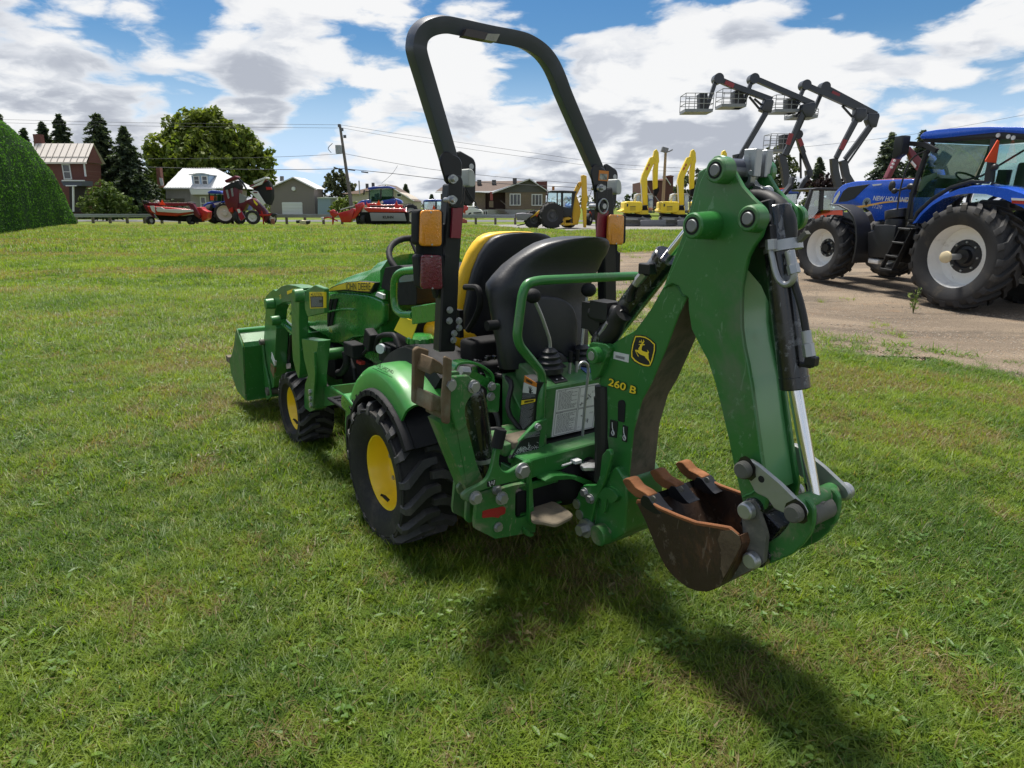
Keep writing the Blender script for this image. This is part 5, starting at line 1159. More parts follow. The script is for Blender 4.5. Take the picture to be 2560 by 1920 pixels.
# pin bosses
for (px_, rr, prot, nm) in (((-0.12,-1.325,1.547), .033, .045, 'top_pin_boss'), ((-0.16,-1.293,1.4), .036, .085, 'crowd_pin_boss'), ((-0.12,-1.439,1.421), .034, .04, 'cylinder_pin_boss')):
    m = MB(); x = -SX-prot; m.cyl((x, px_[1], px_[2]), (-SX+.004, px_[1], px_[2]), rr, rr*1.12, n=26); b_ = part(nm, m, GREEN, stick, bevel=.004)
    m = MB(); ins_ = nm == 'top_pin_boss'; m.cyl((x-.004, px_[1], px_[2]), (SX+.03, px_[1], px_[2]), rr*.50, n=20); part('pin', m, PINM, b_, bevel=.002); m = MB(); m.lathe([(rr*.52, x-.0008), (rr*.68, x-.0008)], (0, px_[1], px_[2]), 'x', 24); part('pin_gap', m, GAP_SHADE, b_, recalc=False)
    m = MB(); m.cyl((SX-.004, px_[1], px_[2]), (SX+prot*.6, px_[1], px_[2]), rr*1.1, rr, n=24); part('far_boss', m, GREEN, b_, bevel=.004)
m = MB(); q = (0,-1.309,1.552); m.cyl((-.07,q[1],q[2]), (.07,q[1],q[2]), .030, n=20); part('boom_crosstube', m, ROPSM, stick)
# transport lock: two zinc channels on top
m = MB()
for xx, a_ in ((-.02,"1095,70 1095,205"), ):
    pass
lk = [(-0.0,-1.347,1.596),(-0.0,-1.353,1.542),(-0.0,-1.351,1.519),(-0.0,-1.338,1.508),(-0.0,-1.328,1.504)]; lk2 = [(0.03,-1.335,1.598),(0.03,-1.343,1.544),(0.03,-1.334,1.522),(0.03,-1.35,1.506),(0.03,-1.367,1.5),(0.03,-1.386,1.49)]
m.bar(lk, .022, .012, up=(0,1,0)); m.bar(lk2, .022, .012, up=(0,1,0))
for p_, xo in ((lk[0], -.008), (lk2[0], .028)):
    q_ = Vector((p_[0]+xo, p_[1], (lk[0][2]+lk[1][2])/2)); hgt = lk[0][2]-lk[1][2]+.02
    m.box(q_, (.006, .040, hgt)); m.box(q_+Vector((.012,.018,0)), (.028, .005, hgt)); m.box(q_+Vector((.012,-.018,0)), (.028, .005, hgt))
bolt(m, lk2[-1], (-1,-.3,.3), .013, .02); bolt(m, lk[1], (-1,-.2,0), .009, .012)
part('transport_lock', m, ZNC, JD, bevel=.002)
# bucket cylinder with hoses
e0, e1, e2 = [Vector(p) for p in ((0,-1.444,1.403), (0,-1.553,0.964), (0,-1.65,0.664))]
de = (e1-e0).normalized()
m = MB(); m.cyl(e0, e1, .0395, n=28); m.cyl(e1-de*.035, e1+de*.002, .0408, n=28); m.cyl(e0-de*.05, e0+de*.06, .044, n=28); bc = part('bucket_cylinder', m, BLKG, JD, bevel=.003, ang=40)
m = MB(); m.cyl(e1, e2, .0185, n=20); part('cylinder_rod', m, CHR, bc)
m = MB(); m.cyl(e2, e2+de*.03, .026, n=16); m.cyl((-.05,e2.y+de.y*.03,e2.z+de.z*.03), (.05,e2.y+de.y*.03,e2.z+de.z*.03), .034, n=20); part('rod_eye', m, GREYD, bc, bevel=.004)
m = MB(); m.box((-0.02,-1.433,1.418), (.05,.05,.10), Matrix.Rotation(-.25,3,'X')); m.box((-0.04,-1.451,1.373), (.04,.045,.06), Matrix.Rotation(-.2,3,'X')); part('port_block', m, BLK, bc, bevel=.004)
m = MB(); m.tube(spline([(0.0,-1.36,1.478),(0.0,-1.393,1.476),(0.0,-1.426,1.464),(0.0,-1.454,1.445),(0.0,-1.473,1.419),(0.0,-1.481,1.389),(0.0,-1.482,1.362)], 6), .024, 14); m.tube(spline([(0.03,-1.344,1.471),(0.03,-1.382,1.465),(0.03,-1.426,1.437),(0.03,-1.448,1.403),(0.03,-1.455,1.364)], 6), .022, 12); part('hydraulic_hose', m, HOSE, bc, ang=60)
m = MB(); m.tube(spline([(-0.03,-1.533,1.256),(-0.03,-1.552,1.219),(-0.03,-1.57,1.175),(-0.03,-1.583,1.134)], 5), .010, 10); part('return_hose', m, HOSE, bc)
m = MB(); w0 = [(-0.05,-1.461,1.355),(-0.05,-1.474,1.321),(-0.05,-1.487,1.284),(-0.05,-1.501,1.26),(-0.05,-1.523,1.249),(-0.05,-1.541,1.259),(-0.05,-1.544,1.284),(-0.05,-1.535,1.306),(-0.05,-1.526,1.332)]; m.tube(smooth_path(w0, .03), .0085, 10); m.cyl(*[(-0.055,-1.469,1.367),(-0.055,-1.473,1.34)], .015, n=6); m.cyl(*[(-0.05,-1.536,1.304),(-0.05,-1.545,1.282)], .016, n=6); m.cyl(*[(-0.045,-1.52,1.339),(-0.045,-1.535,1.298)], .013, n=12)
m.cyl(*[(-0.03,-1.583,1.134),(-0.03,-1.592,1.101)], .013, n=12); m.cyl(*[(-0.03,-1.592,1.101),(-0.03,-1.602,1.067)], .016, n=6); part('steel_line', m, ZNC, bc, bevel=.001)
ck = [Vector(p) for p in [(0,-1.47,1.348)]][0]
m = MB(); m.cyl(ck-de*.014, ck+de*.014, .051, n=28); part('hose_clamp', m, ZNC, bc)
m = MB(); m.box((-0.03,-1.609,1.057), (.026,.030,.026)); m.box((-0.02,-1.591,1.041), (.02,.035,.012)); part('elbow_fitting', m, BLK, bc, bevel=.003)
m = MB(); m.bar([(0.0,-1.502,1.351),(0.0,-1.523,1.371),(0.0,-1.538,1.386)], .02, .012); part('hose_tail', m, GREYD, bc)

# ---- bucket linkage and bucket
lkp = rounded([(-1.482,0.738),(-1.49,0.755),(-1.509,0.765),(-1.535,0.759),(-1.61,0.728),(-1.682,0.688),(-1.694,0.671),(-1.686,0.652),(-1.659,0.646),(-1.623,0.648),(-1.601,0.648),(-1.58,0.667),(-1.572,0.671),(-1.537,0.673),(-1.502,0.715),(-1.487,0.721)], .008)
for sx in (-1, 1):
    m = MB(); m.prism(lkp, 'x', sx*.106-.007, sx*.106+.007); lp = part('bucket_link', m, GALV, JD, bevel=.003)
    m = MB()
    for p in [(-0.11,-1.5,0.733),(-0.11,-1.666,0.665)]: m.cyl((sx*.113,p[1],p[2]), (sx*.138,p[1],p[2]), .026, .024, n=22)
    part('link_pin', m, GREYD if sx < 0 else ZNC, lp, bevel=.004)
m = MB()
for p in [(-0.118,-1.552,0.72)]: m.cyl((-.1135,p[1],p[2]), (-.105,p[1],p[2]), .010, n=14)
part('link_hole', m, GAP_SHADE, JD)
outer_j = [(-1.637,0.665),(-1.652,0.687),(-1.671,0.689),(-1.688,0.671),(-1.692,0.633),(-1.688,0.599),(-1.671,0.56),(-1.641,0.514),(-1.572,0.449),(-1.531,0.418),(-1.508,0.431),(-1.513,0.465),(-1.56,0.512),(-1.598,0.554),(-1.617,0.588),(-1.628,0.616),(-1.641,0.631)]
for sx in (-1, 1):
    m = MB(); m.prism(rounded(outer_j, .008), 'x', sx*.062-.009, sx*.062+.009); part('curved_link', m, GDIRT, JD, bevel=.003)
m = MB(); q = (-0.08,-1.675,0.674); m.cyl((-.095,q[1]+.03,q[2]-.01), (.095,q[1]+.03,q[2]-.01), .027, n=22); part('link_tube', m, GDIRT, JD, bevel=.004)
# hinge cheeks of the bucket
ear = rounded([(-1.496,0.625),(-1.513,0.639),(-1.533,0.643),(-1.546,0.625),(-1.559,0.601),(-1.573,0.577),(-1.583,0.554),(-1.583,0.506),(-1.583,0.471),(-1.551,0.437),(-1.495,0.381),(-1.444,0.324),(-1.464,0.386),(-1.485,0.44),(-1.504,0.493),(-1.509,0.53),(-1.499,0.584)], .008)
for sx in (-1, 1):
    m = MB(); m.prism(ear, 'x', sx*.100-.009, sx*.100+.009); er = part('bucket_ear', m, GREYD, JD, bevel=.004)
    m = MB()
    for p in [(-0.11,-1.521,0.614),(-0.11,-1.553,0.472)]: m.cyl((sx*.109,p[1],p[2]), (sx*.134,p[1],p[2]), .027, .024, n=22)
    part('hinge_pin', m, ZNC, er, bevel=.004)
m = MB()
for p in [(-0.11,-1.521,0.614),(-0.11,-1.553,0.472)]: m.cyl((-.10,p[1],p[2]), (.10,p[1],p[2]), .030, n=20)
m.box((0,-1.526,0.551), (.12,.10,.10), Matrix.Rotation(.5,3,'X')); part('hinge_tube', m, BLKG, JD, bevel=.004)
# bucket shell
BWX = .152
prof = [(-1.525,0.545),(-1.535,0.523),(-1.527,0.485),(-1.511,0.439),(-1.491,0.385),(-1.469,0.35),(-1.44,0.324),(-1.4,0.306),(-1.368,0.3),(-1.338,0.302),(-1.308,0.31),(-1.276,0.325),(-1.248,0.351),(-1.222,0.383),(-1.196,0.419),(-1.174,0.45),(-1.154,0.472),(-1.133,0.494)]
rim_ = [(-1.133,0.494),(-1.135,0.505),(-1.178,0.518),(-1.23,0.515),(-1.305,0.518),(-1.376,0.524),(-1.441,0.542),(-1.495,0.556),(-1.525,0.545)]
side = prof[:-1]+rim_[:-1]
c_ = (sum(p[0] for p in side)/len(side), sum(p[1] for p in side)/len(side))
m = MB()
for sx in (-1, 1): m.prism(side, 'x', sx*BWX-.006, sx*BWX+.006)
bkt = part('digging_bucket', m, BROWN, JD, bevel=.002)
m = MB(); inn = [(p[0]+(c_[0]-p[0])*.05, p[1]+(c_[1]-p[1])*.05) for p in prof]
m.loft([[(-BWX+.006,a[0],a[1]),(BWX-.006,a[0],a[1]),(BWX-.006,b[0],b[1]),(-BWX+.006,b[0],b[1])] for a, b in zip(prof, inn)]); part('bucket_shell', m, BROWN, bkt)
m = MB()
for sx in (-1, 1):
    m.bar([(sx*BWX, y, z) for y, z in rim_], .013, .013, up=(1,0,0))
part('bucket_rim', m, RUST, bkt, bevel=.003)
m = MB(); m.prism([(-1.469,0.539),(-1.505,0.558),(-1.53,0.55),(-1.539,0.527),(-1.525,0.483),(-1.506,0.431),(-1.492,0.397),(-1.48,0.43),(-1.477,0.48),(-1.462,0.508)], 'x', -.1595, -.156); part('dried_mud', m, mat('thin_dried_mud', (.115,.082,.048), .9, var=.4, scale=14, bump=.5, bscale=60, dirt=.6, dirt_rgb=(.05,.03,.018), dscale=9), bkt)
# teeth: adapters and rusty points along the lip
lip = Vector((0,)+tuple(prof[-1])); lipd = (Vector((0,)+tuple(prof[-1]))-Vector((0,)+tuple(prof[-4]))).normalized()
tl = [(-1.063,0.561),(-1.089,0.57),(-1.126,0.549),(-1.176,0.545),(-1.19,0.525),(-1.162,0.514),(-1.123,0.513),(-1.083,0.524)]
tooth = rounded([(-1.056,0.55),(-1.069,0.564),(-1.089,0.568),(-1.121,0.549),(-1.159,0.546),(-1.181,0.541),(-1.177,0.52),(-1.153,0.517),(-1.118,0.515),(-1.083,0.526)], .006)
adapt = rounded([(-1.16,0.537),(-1.181,0.539),(-1.204,0.522),(-1.231,0.507),(-1.246,0.504),(-1.216,0.492),(-1.185,0.493),(-1.155,0.498),(-1.148,0.515)], .005)
for x in (-.132, .0, .132):
    m = MB(); m.prism([(y, z) for y, z in tooth], 'x', x-.022, x+.022); tt = part('bucket_tooth', m, RUSTO, bkt, bevel=.005)
    m = MB(); m.prism([(y, z) for y, z in adapt], 'x', x-.027, x+.027); part('tooth_adapter', m, BLK, tt, bevel=.004)
    m = MB(); qv = (-0.17,-1.206,0.542); m.cyl((x-.031,qv[1],qv[2]), (x-.026,qv[1],qv[2]), .010, n=14); part('tooth_pin', m, GREYD, tt)
m = MB(); m.loft([[(-BWX,y,z),(BWX,y,z),(BWX,y+.006,z+.014),(-BWX,y+.006,z+.014)] for y, z in (prof[-1], prof[-2], prof[-3])]); part('cutting_lip', m, DARK, bkt)

# ---- front loader
def loader_side(mir):
    f = (lambda pts: pts)
    X = .45
    def P(pts, xa, xb, name, mt, bev=.004, parent=JD, r=.01):
        m = MB(); xs = sorted((xa*mir*-1, xb*mir*-1)); m.prism(rounded(pts, r), 'x', xs[0], xs[1]); return part(name, m, mt, parent, bevel=bev)
    # mast and its foot
    P([(1.226,0.716),(0.935,0.749),(0.978,0.663),(1.038,0.533),(1.083,0.323),(1.183,0.282),(1.285,0.282),(1.267,0.359),(1.233,0.443),(1.161,0.508),(1.211,0.597)], .43, .50, 'loader_mast', GREEN)
    P([(1.048,0.66),(0.983,0.683),(1.0,0.544),(1.087,0.33),(1.16,0.317),(1.085,0.527)], .50, .512, 'mast_rib', GREEN, .002)
    P([(1.05,0.458),(0.519,0.597),(0.514,0.51),(1.077,0.333)], .38, .45, 'loader_subframe', GREEN, .006)
    m = MB(); 
    for p in [(-0.5,1.104,0.425),(-0.5,1.106,0.385),(-0.5,1.108,0.345)]: bolt(m, (-mir*-.0 + mir*-abs(p[0])-mir*.0, p[1], p[2]), (-mir,0,0), .016, .022)
    part('mast_bolt', m, ZNC, JD)
    # lift arm: knee, front leg; rear link with label plate
    arm = P([(2.264,0.192),(2.284,0.225),(2.179,0.446),(2.064,0.639),(1.989,0.779),(1.983,0.857),(1.935,0.889),(1.753,0.947),(1.702,0.942),(1.572,0.983),(1.438,1.006),(1.285,1.014),(1.172,1.011),(1.246,0.938),(1.432,0.91),(1.566,0.887),(1.712,0.85),(1.769,0.806),(1.809,0.731),(1.767,0.694),(1.86,0.503),(1.962,0.259),(2.093,0.212)], .41, .49, 'loader_arm', GREEN, .006)
    P([(1.349,0.932),(1.293,0.976),(1.199,1.004),(1.153,0.995),(1.201,0.911),(1.232,0.812),(1.261,0.662),(1.276,0.57),(1.312,0.482),(1.334,0.452),(1.378,0.489),(1.415,0.559),(1.411,0.636)], .45, .505, 'tower_link', GREEN, .004)
    P([(1.074,1.013),(1.002,1.029),(0.918,1.054),(0.856,1.05),(0.776,1.049),(0.804,0.919),(0.929,0.894),(1.083,0.862),(1.123,0.901),(1.109,0.958)], .475, .50, 'tower_plate', GREEN, .003)
    m = MB()
    for p, r_ in zip([(-0.5,1.769,0.856),(-0.5,1.674,0.761),(-0.5,1.161,0.973)], (.032,.03,.036)): m.cyl((-mir*.49, p[1], p[2]), (-mir*.545, p[1], p[2]), r_*1.1, r_, n=20)
    part('arm_pin_boss', m, GREEN, arm, bevel=.004)
    # lift cylinder, painted green
    c0, c1_, c2_ = [(-0.43,1.827,0.725),(-0.43,1.373,0.666),(-0.43,1.358,0.663)]
    m = MB(); m.cyl((-mir*.43,)+tuple(c0[1:]), (-mir*.43,)+tuple(c1_[1:]), .028, n=20); part('lift_cylinder', m, GREEN2, arm)
    return arm
larm = loader_side(1); loader_side(-1)
m = MB(); m.prism([(1.457,0.965),(1.343,0.99),(1.19,1.006),(1.184,0.999),(1.316,0.977),(1.458,0.946)], 'x', -.4925, -.48); part('arm_stripe', m, YDEC, larm)
q = Vector((-0.495,1.582,0.92)); lettering('120R', q, (0,-1,0.35), (0,.3,1), .045, YDEC, larm, height=.026, lift=.004)
cq = [(1.013,1.006),(0.778,1.03),(0.796,0.946),(1.021,0.916)]
m = MB(); m.prism(cq, 'x', -.5025, -.49); cau = part('caution_label', m, YDEC, larm)
m = MB(); m.prism([(1.002,0.984),(0.795,1.007),(0.805,0.948),(1.007,0.922)], 'x', -.5032, -.50); part('label_panel', m, INK, cau)
print_lines([(0.999,0.984),(0.792,1.007),(0.802,0.949),(1.004,0.922)], -.5038, [(.06,.95,.08,.94,10,.5)], cau, GPRINT, axis='x')
a0, a1 = Vector((-0.506,0.945,1.001)), Vector((-0.506,0.796,1.017))
lettering('CAUTION', (a0+a1)/2, a1-a0, (0,0,1), (a1-a0).length, INK, cau, height=.020, lift=.004)
m = MB(); t_ = [(0.994,0.991),(0.953,0.995),(0.971,1.003)]; m.add([(-.5036,y,z) for y,z in t_], [(0,1,2)]); part('caution_triangle', m, INK, cau)
m = MB(); m.prism([(1.93,0.509),(1.87,0.458),(1.891,0.423),(1.954,0.465)], 'x', -.4925, -.48); part('arm_sticker', m, WHT, larm)
m = MB(); m.prism([(1.977,0.426),(1.892,0.409),(1.94,0.33),(2.006,0.369)], 'x', -.4925, -.48); part('arm_sticker', m, mat('tan_label', (.16,.10,.03), .5, dirt=.4), larm)
m = MB(); m.cyl((-.44,1.15,.62), (.44,1.15,.62), .035); m.box((0,2.12,.30),(.86,.06,.06)); part('loader_crosstube', m, GREEN, JD)
m = MB(); m.tube(spline([(-0.4,1.567,0.879),(-0.4,1.599,0.819),(-0.4,1.654,0.738),(-0.4,1.773,0.613),(-0.4,1.876,0.439)], 5), .012, 8); m.tube(spline([(-0.38,1.916,0.655),(-0.38,1.961,0.563),(-0.38,1.948,0.48)], 5), .02, 8); part('loader_hose', m, HOSE, JD)
m = MB(); m.tube(spline([(-0.38,1.802,0.775),(-0.38,1.728,0.822),(-0.38,1.669,0.855),(-0.38,1.599,0.874)], 5), .007, 8); m.box((-0.42,1.868,0.426), (.03,.10,.035)); m.tube([(-0.4,1.891,0.666),(-0.4,1.897,0.615)], .008, 6); part('loader_steel_line', m, CHR, JD)
# loader bucket
yB = 2.215
pr = [(2.273,0.633),(2.181,0.555),(2.15,0.52),(2.186,0.38),(2.236,0.121),(2.467,0.137),(2.601,0.235),(2.62,0.332),(2.452,0.45)]
m = MB()
for sx in (-1, 1): m.prism(pr, 'x', sx*.62-.006, sx*.62+.006)
lb = part('loader_bucket', m, GDIRT, JD, bevel=.002)
bp = [(2.264,0.628),(2.152,0.554),(2.138,0.522),(2.179,0.381),(2.239,0.126)]
m = MB(); m.loft([[(-.614,y,z),(.614,y,z),(.614,y+.012,z),(-.614,y+.012,z)] for y, z in bp]); m.loft([[(-.614,y,z),(.614,y,z),(.614,y,z-.012),(-.614,y,z-.012)] for y, z in (bp[-1], pr[5], pr[6], pr[7])]); part('bucket_back', m, GREEN, lb)
m = MB(); m.box((0,bp[0][0]-.004,bp[0][1]-.01), (1.24,.05,.03)); m.box((-.2,bp[1][0]-.03,bp[1][1]), (.5,.07,.07)); m.box((.3,bp[1][0]-.03,bp[1][1]), (.5,.07,.07)); part('bucket_top_bar', m, GREEN2, lb, bevel=.006)
m = MB(); m.box((0,pr[7][0]+.01,pr[7][1]), (1.25,.05,.02), Matrix.Rotation(.5,3,'X')); m.box((-.60,pr[7][0]+.04,pr[7][1]+.01), (.06,.09,.05)); part('cutting_edge', m, DIRTM, lb, bevel=.004)
for x in (-.50, -.40, .40, .50):
    m = MB(); y0 = bp[2][0]; m.prism(rounded([(y0,.58),(y0-.035,.56),(y0-.05,.40),(y0-.11,.28),(y0-.13,.18),(y0-.02,.13),(y0,.14)], .015), 'x', x-.006, x+.006); part('bucket_bracket', m, GREEN, lb, bevel=.002)
for x in (-.45, .45):
    m = MB(); m.cyl((x-.07,bp[2][0]-.08,.21), (x+.07,bp[2][0]-.08,.21), .03, n=18); m.cyl((x-.07,bp[2][0]-.03,.55), (x+.07,bp[2][0]-.03,.55), .02, n=14); part('bucket_pin', m, GREYD, lb)

# seams, weld beads, grease
WELD = mat('weld_bead', (.030,.150,.036), .5, var=.3, bump=.6, bscale=160)
for pts_ in ([(-0.067,-1.115,1.206),(-0.067,-1.147,1.22),(-0.067,-1.172,1.213),(-0.067,-1.191,1.191),(-0.067,-1.207,1.188)], [(-0.094,-0.866,0.234),(-0.094,-0.871,0.338),(-0.094,-0.883,0.459)], [(-0.083,-1.481,0.633),(-0.083,-1.515,0.661),(-0.083,-1.539,0.692)]):
    q = MB(); rr = random.Random(4); sp_ = spline(pts_, 8); q.tube([(p[0], p[1]+rr.uniform(-.0012,.0012), p[2]+rr.uniform(-.0012,.0012)) for p in sp_], .0042, 6); part('weld_bead', q, WELD, JD)
GREASE = mat('dark_grease', (.012,.011,.009), .35, coat=.3)
for p, r_ in zip([(-0.112,-1.502,0.734),(-0.112,-1.667,0.666)], (.030,.030)):
    q = MB(); rr = random.Random(int(p[1]*1000)); q.add([(-.1137, p[1]+r_*(1+rr.uniform(-.05,.25))*math.cos(t*.4488), p[2]+r_*(1+rr.uniform(-.05,.3))*math.sin(t*.4488)) for t in range(14)], [tuple(range(14))]); part('grease_smear', q, GREASE, JD, recalc=False)

# ------------------------------------------------------------------ big blue tractor on the gravel (x right, y ahead, z up)
T7O, T7H, T7P, K7 = (7.684188534999494,10.56171999960902,-0.07614504319143145), 0.332558375004541, 0.05482610731364413, .92
T7 = thing('farm_tractor', 'large blue farm tractor with white wheel rims parked on the gravel', 'tractor', T7O, T7H); T7.rotation_euler = (T7P, 0, T7H)
BLUE = mat('blue_paint', (.014,.085,.52), .24, coat=.6, var=.05, dirt=.06, dirt_rgb=(.08,.10,.2))
WRIM = mat('white_rim_paint', (.82,.81,.77), .4, coat=.2, var=.06, dirt=.18, dirt_rgb=(.36,.31,.25), dscale=4)
RUB2 = mat('big_tyre_rubber', (.024,.024,.025), .72, var=.25, scale=6, bump=.3, bscale=50, dirt=.32, dirt_rgb=(.105,.092,.072), dscale=3.0)
CABG = glass('cab_glass', (.84,.95,.95), .16)
BLK2 = mat('black_trim', (.016,.017,.020), .45, var=.15, dirt=.15, dirt_rgb=(.06,.055,.05))
ORG = mat('orange_triangle', (.80,.075,.012), .5, var=.03, emit=None)
def ag_wheel(R, W, rr, loc, s, parent, nl, name, dish, hub_r, hubx):
    rim = MB(); rim.lathe([(rr+.02, s*W*.42), (rr+.024, s*W*.39), (rr, s*W*.37), (rr-.015, s*W*.22), (rr-.03, s*W*.18), (rr-.035, s*W*-.02), (rr*.80, s*dish), (rr*.60, s*(dish+.01)), (hub_r, s*(dish+.03))], (0,0,0), 'x', 56)
    rim.lathe([(rr-.035, -s*W*.05), (rr-.01, -s*W*.3), (rr+.02, -s*W*.42)], (0,0,0), 'x', 48)
    r = part(name, rim, WRIM, parent, loc=loc, ang=40)
    h = MB(); h.lathe([(hub_r+.01, s*(dish+.015)), (hub_r, s*(dish+.045)), (hub_r*.72, s*(dish+.05)), (hub_r*.62, s*(dish+.02)), (hub_r*.45, s*(dish+.03)), (hub_r*.42, s*(dish+hubx)), (.001, s*(dish+hubx))], (0,0,0), 'x', 32); hb = part('hub', h, BLK2, r)
    n = MB()
    for k in range(8):
        a = k*math.pi/4; n.cyl((s*(dish+.04), hub_r*.86*math.cos(a), hub_r*.86*math.sin(a)), (s*(dish+.07), hub_r*.86*math.cos(a), hub_r*.86*math.sin(a)), .016, n=6)
    part('wheel_nut', n, ZNC, r)
    t = MB(); mid = (R+rr)/2
    t.lathe([(rr+.006, -W*.40), (rr+.03, -W*.44), (mid, -W*.50), (R*.87, -W*.49), (R*.925, -W*.43), (R*.94, 0), (R*.925, W*.43), (R*.87, W*.49), (mid, W*.50), (rr+.03, W*.44), (rr+.006, W*.40)], (0,0,0), 'x', 72, closed=True)
    for sd in (-1, 1):
        for k in range(nl):
            a0 = 2*math.pi*(k+(0 if sd < 0 else .5))/nl; rows = []
            for fx, da, fr in ((.505, .02, .875), (.48, 0, .955), (.40, -.03, .99), (.2, -.16, 1.0), (-.02, -.30, 1.0)):
                x = sd*fx*W; a = a0+da; w_ = .036*R/.8*(1.5 if fx > .45 else 1.1)
                rb = R*(.85 if fx > .45 else .91)
                rows.append([(x, q*math.cos(a+o/R), q*math.sin(a+o/R)) for q, o in ((rb, -w_*1.2), (R*fr, -w_*.8), (R*fr, w_*.8), (rb, w_*1.2))])
            t.loft(rows)
    part('tyre', t, RUB2, r, ang=35); return r
rwl = ag_wheel(.80, .56, .465, (-.80, 0, .80), -1, T7, 20, 'rear_wheel', -.02, .25, .10)
m = MB(); m.cyl((-.14,0,0), (-.36,0,0), .045, n=16); m.cyl((-.36,0,0), (-.40,0,0), .052, n=16)
part('axle_stub', m, ZNC, rwl); m = MB(); m.lathe([(.001,-.455),(.05,-.455),(.085,-.44),(.09,-.40),(.07,-.385),(.001,-.385)], (0,0,0), 'x', 24); part('hub_cap', m, mat('cream_cap', (.62,.52,.33), .45), rwl)
ag_wheel(.80, .56, .465, (.80, 0, .80), 1, T7, 20, 'rear_wheel', -.02, .25, .10)
FY7 = 2.7159551947456984
for s in (-1, 1): ag_wheel(.605, .46, .345, (s*.84, FY7, .634), s, T7, 17, 'front_wheel', -.03, .165, .09)
def t7(name, pts, x0, x1, mt, parent=T7, bevel=.012, r=0, **k):
    m = MB(); m.prism(rounded(pts, r) if r else pts, 'x', x0, x1); return part(name, m, mt, parent, bevel=bevel, **k)
# hood, grille, decals
hd = [(3.315,1.405),(3.279,1.608),(3.205,1.705),(3.082,1.79),(2.807,1.848),(2.189,1.882),(1.55,1.909),(1.509,1.735),(1.551,1.651),(1.5,1.276),(1.573,1.207),(2.085,1.192),(2.212,1.138),(2.335,1.309),(2.529,1.399),(2.83,1.418)]
hood7 = t7('hood', hd, -.345, .345, BLUE, bevel=.05, r=.05)
t7('hood_grille', [(3.142,1.449),(3.126,1.52),(3.063,1.662),(2.956,1.735),(2.457,1.809),(2.567,1.724),(2.76,1.536),(2.929,1.478)], -.352, .352, BLK2, hood7, .004)
t7('headlamp', [(3.277,1.406),(3.268,1.514),(3.158,1.664),(3.131,1.613),(3.205,1.446)], -.351, .351, mat('lamp_glass', (.7,.7,.62), .2, coat=.5), hood7, .006)
t7('hood_vent', [(2.412,1.799),(2.196,1.821),(2.217,1.795),(2.378,1.773)], -.353, -.33, WHT, hood7, 0)
sw_ = [(2.685,1.402),(2.5,1.43),(2.097,1.51),(1.711,1.556),(1.526,1.573),(1.521,1.552),(1.706,1.535),(2.09,1.482),(2.436,1.404),(2.604,1.372)]
t7('orange_swoosh', sw_, -.3535, -.33, mat('gold_stripe', (.68,.36,.08), .4), hood7, 0)
em7 = (-0.368,2.46,1.47)
m = MB(); m.cyl((-.353,em7[1],em7[2]), (-.34,em7[1],em7[2]), .093, n=28); bd = part('leaf_badge', m, mat('badge_silver', (.35,.40,.48), .3, metal=.6), hood7)
m = MB()
for a in (-40, 0, 40): 
    ca, sa = math.sin(math.radians(a)), math.cos(math.radians(a)); m.add([(-.3545,em7[1]-.0*ca,em7[2]-.06),(-.3545,em7[1]-.045*ca-.018*sa,em7[2]+.01*sa),(-.3545,em7[1]-.075*ca,em7[2]-.0+.07*sa),(-.3545,em7[1]-.045*ca+.018*sa,em7[2]+.01*sa)], [(0,1,2,3)])
part('badge_leaf', m, INK, bd, recalc=False)
a0, a1 = [Vector(p) for p in [(-0.368,2.33,1.537),(-0.368,1.572,1.591)]]
lettering('NEW HOLLAND', ((-.346), (a0.y+a1.y)/2, (a0.z+a1.z)/2), (0,-1,0), (0,0,1), abs(a1.y-a0.y), LDEC, hood7, height=.085, lift=.009, bold=.03, shear=.15)
a0, a1 = [Vector(p) for p in [(-0.368,2.317,1.404),(-0.368,2.1,1.429)]]
lettering('T7.210', ((-.346), (a0.y+a1.y)/2, (a0.z+a1.z)/2), (0,-1,0), (0,0,1), abs(a1.y-a0.y), LDEC, hood7, height=.065, lift=.009, shear=.2)
# chassis, tanks, steps
m = MB(); m.box((0,1.3,.72), (.55,3.0,.45)); m.box((0,0,.80),(1.0,.5,.5)); m.cyl((-.7,0,.8),(.7,0,.8),.14); m.cyl((-.7,FY7,.63),(.7,FY7,.63),.10); m.box((0,FY7+.5,.75),(.5,.6,.35)); part('chassis', m, DARK, T7, bevel=.02)
t7('fuel_tank', [(1.9,0.99),(1.777,1.023),(1.775,1.131),(1.531,1.154),(1.34,1.154),(1.34,0.935),(1.415,0.597),(1.812,0.581)], -.80, -.35, BLK2, bevel=.03, r=.03)
m = MB(); q = [(-0.736,1.537,1.401),(-0.736,1.503,1.257)]; m.cyl((-.62,q[0][1],q[0][2]), (-.62,q[1][1],q[1][2]), .19, n=28); m.cyl((-.62,q[1][1],q[1][2]+.005), (-.62,q[1][1],q[1][2]-.25), .175, n=28); part('air_canister', m, BLK2, T7, bevel=.012)
m = MB(); q = [(-0.736,1.778,1.087),(-0.736,1.764,1.024),(-0.736,1.808,1.042)]; m.cyl((-.72,q[0][1],q[0][2]), (-.72,q[1][1],q[1][2]), .045, n=16); part('blue_filler_cap', m, BLUE, T7)
st_a, st_b = [(-0.902,1.162,1.129),(-0.902,1.379,0.423)], [(-0.902,0.936,1.138),(-0.902,1.13,0.457)]
m = MB()
for a, b in (st_a, st_b): m.bar([(-.86,a[1],a[2]), (-.90,b[1],b[2])], .02, .10, up=(1,0,0))
ld_ = part('cab_ladder', m, BLK2, T7, bevel=.004)
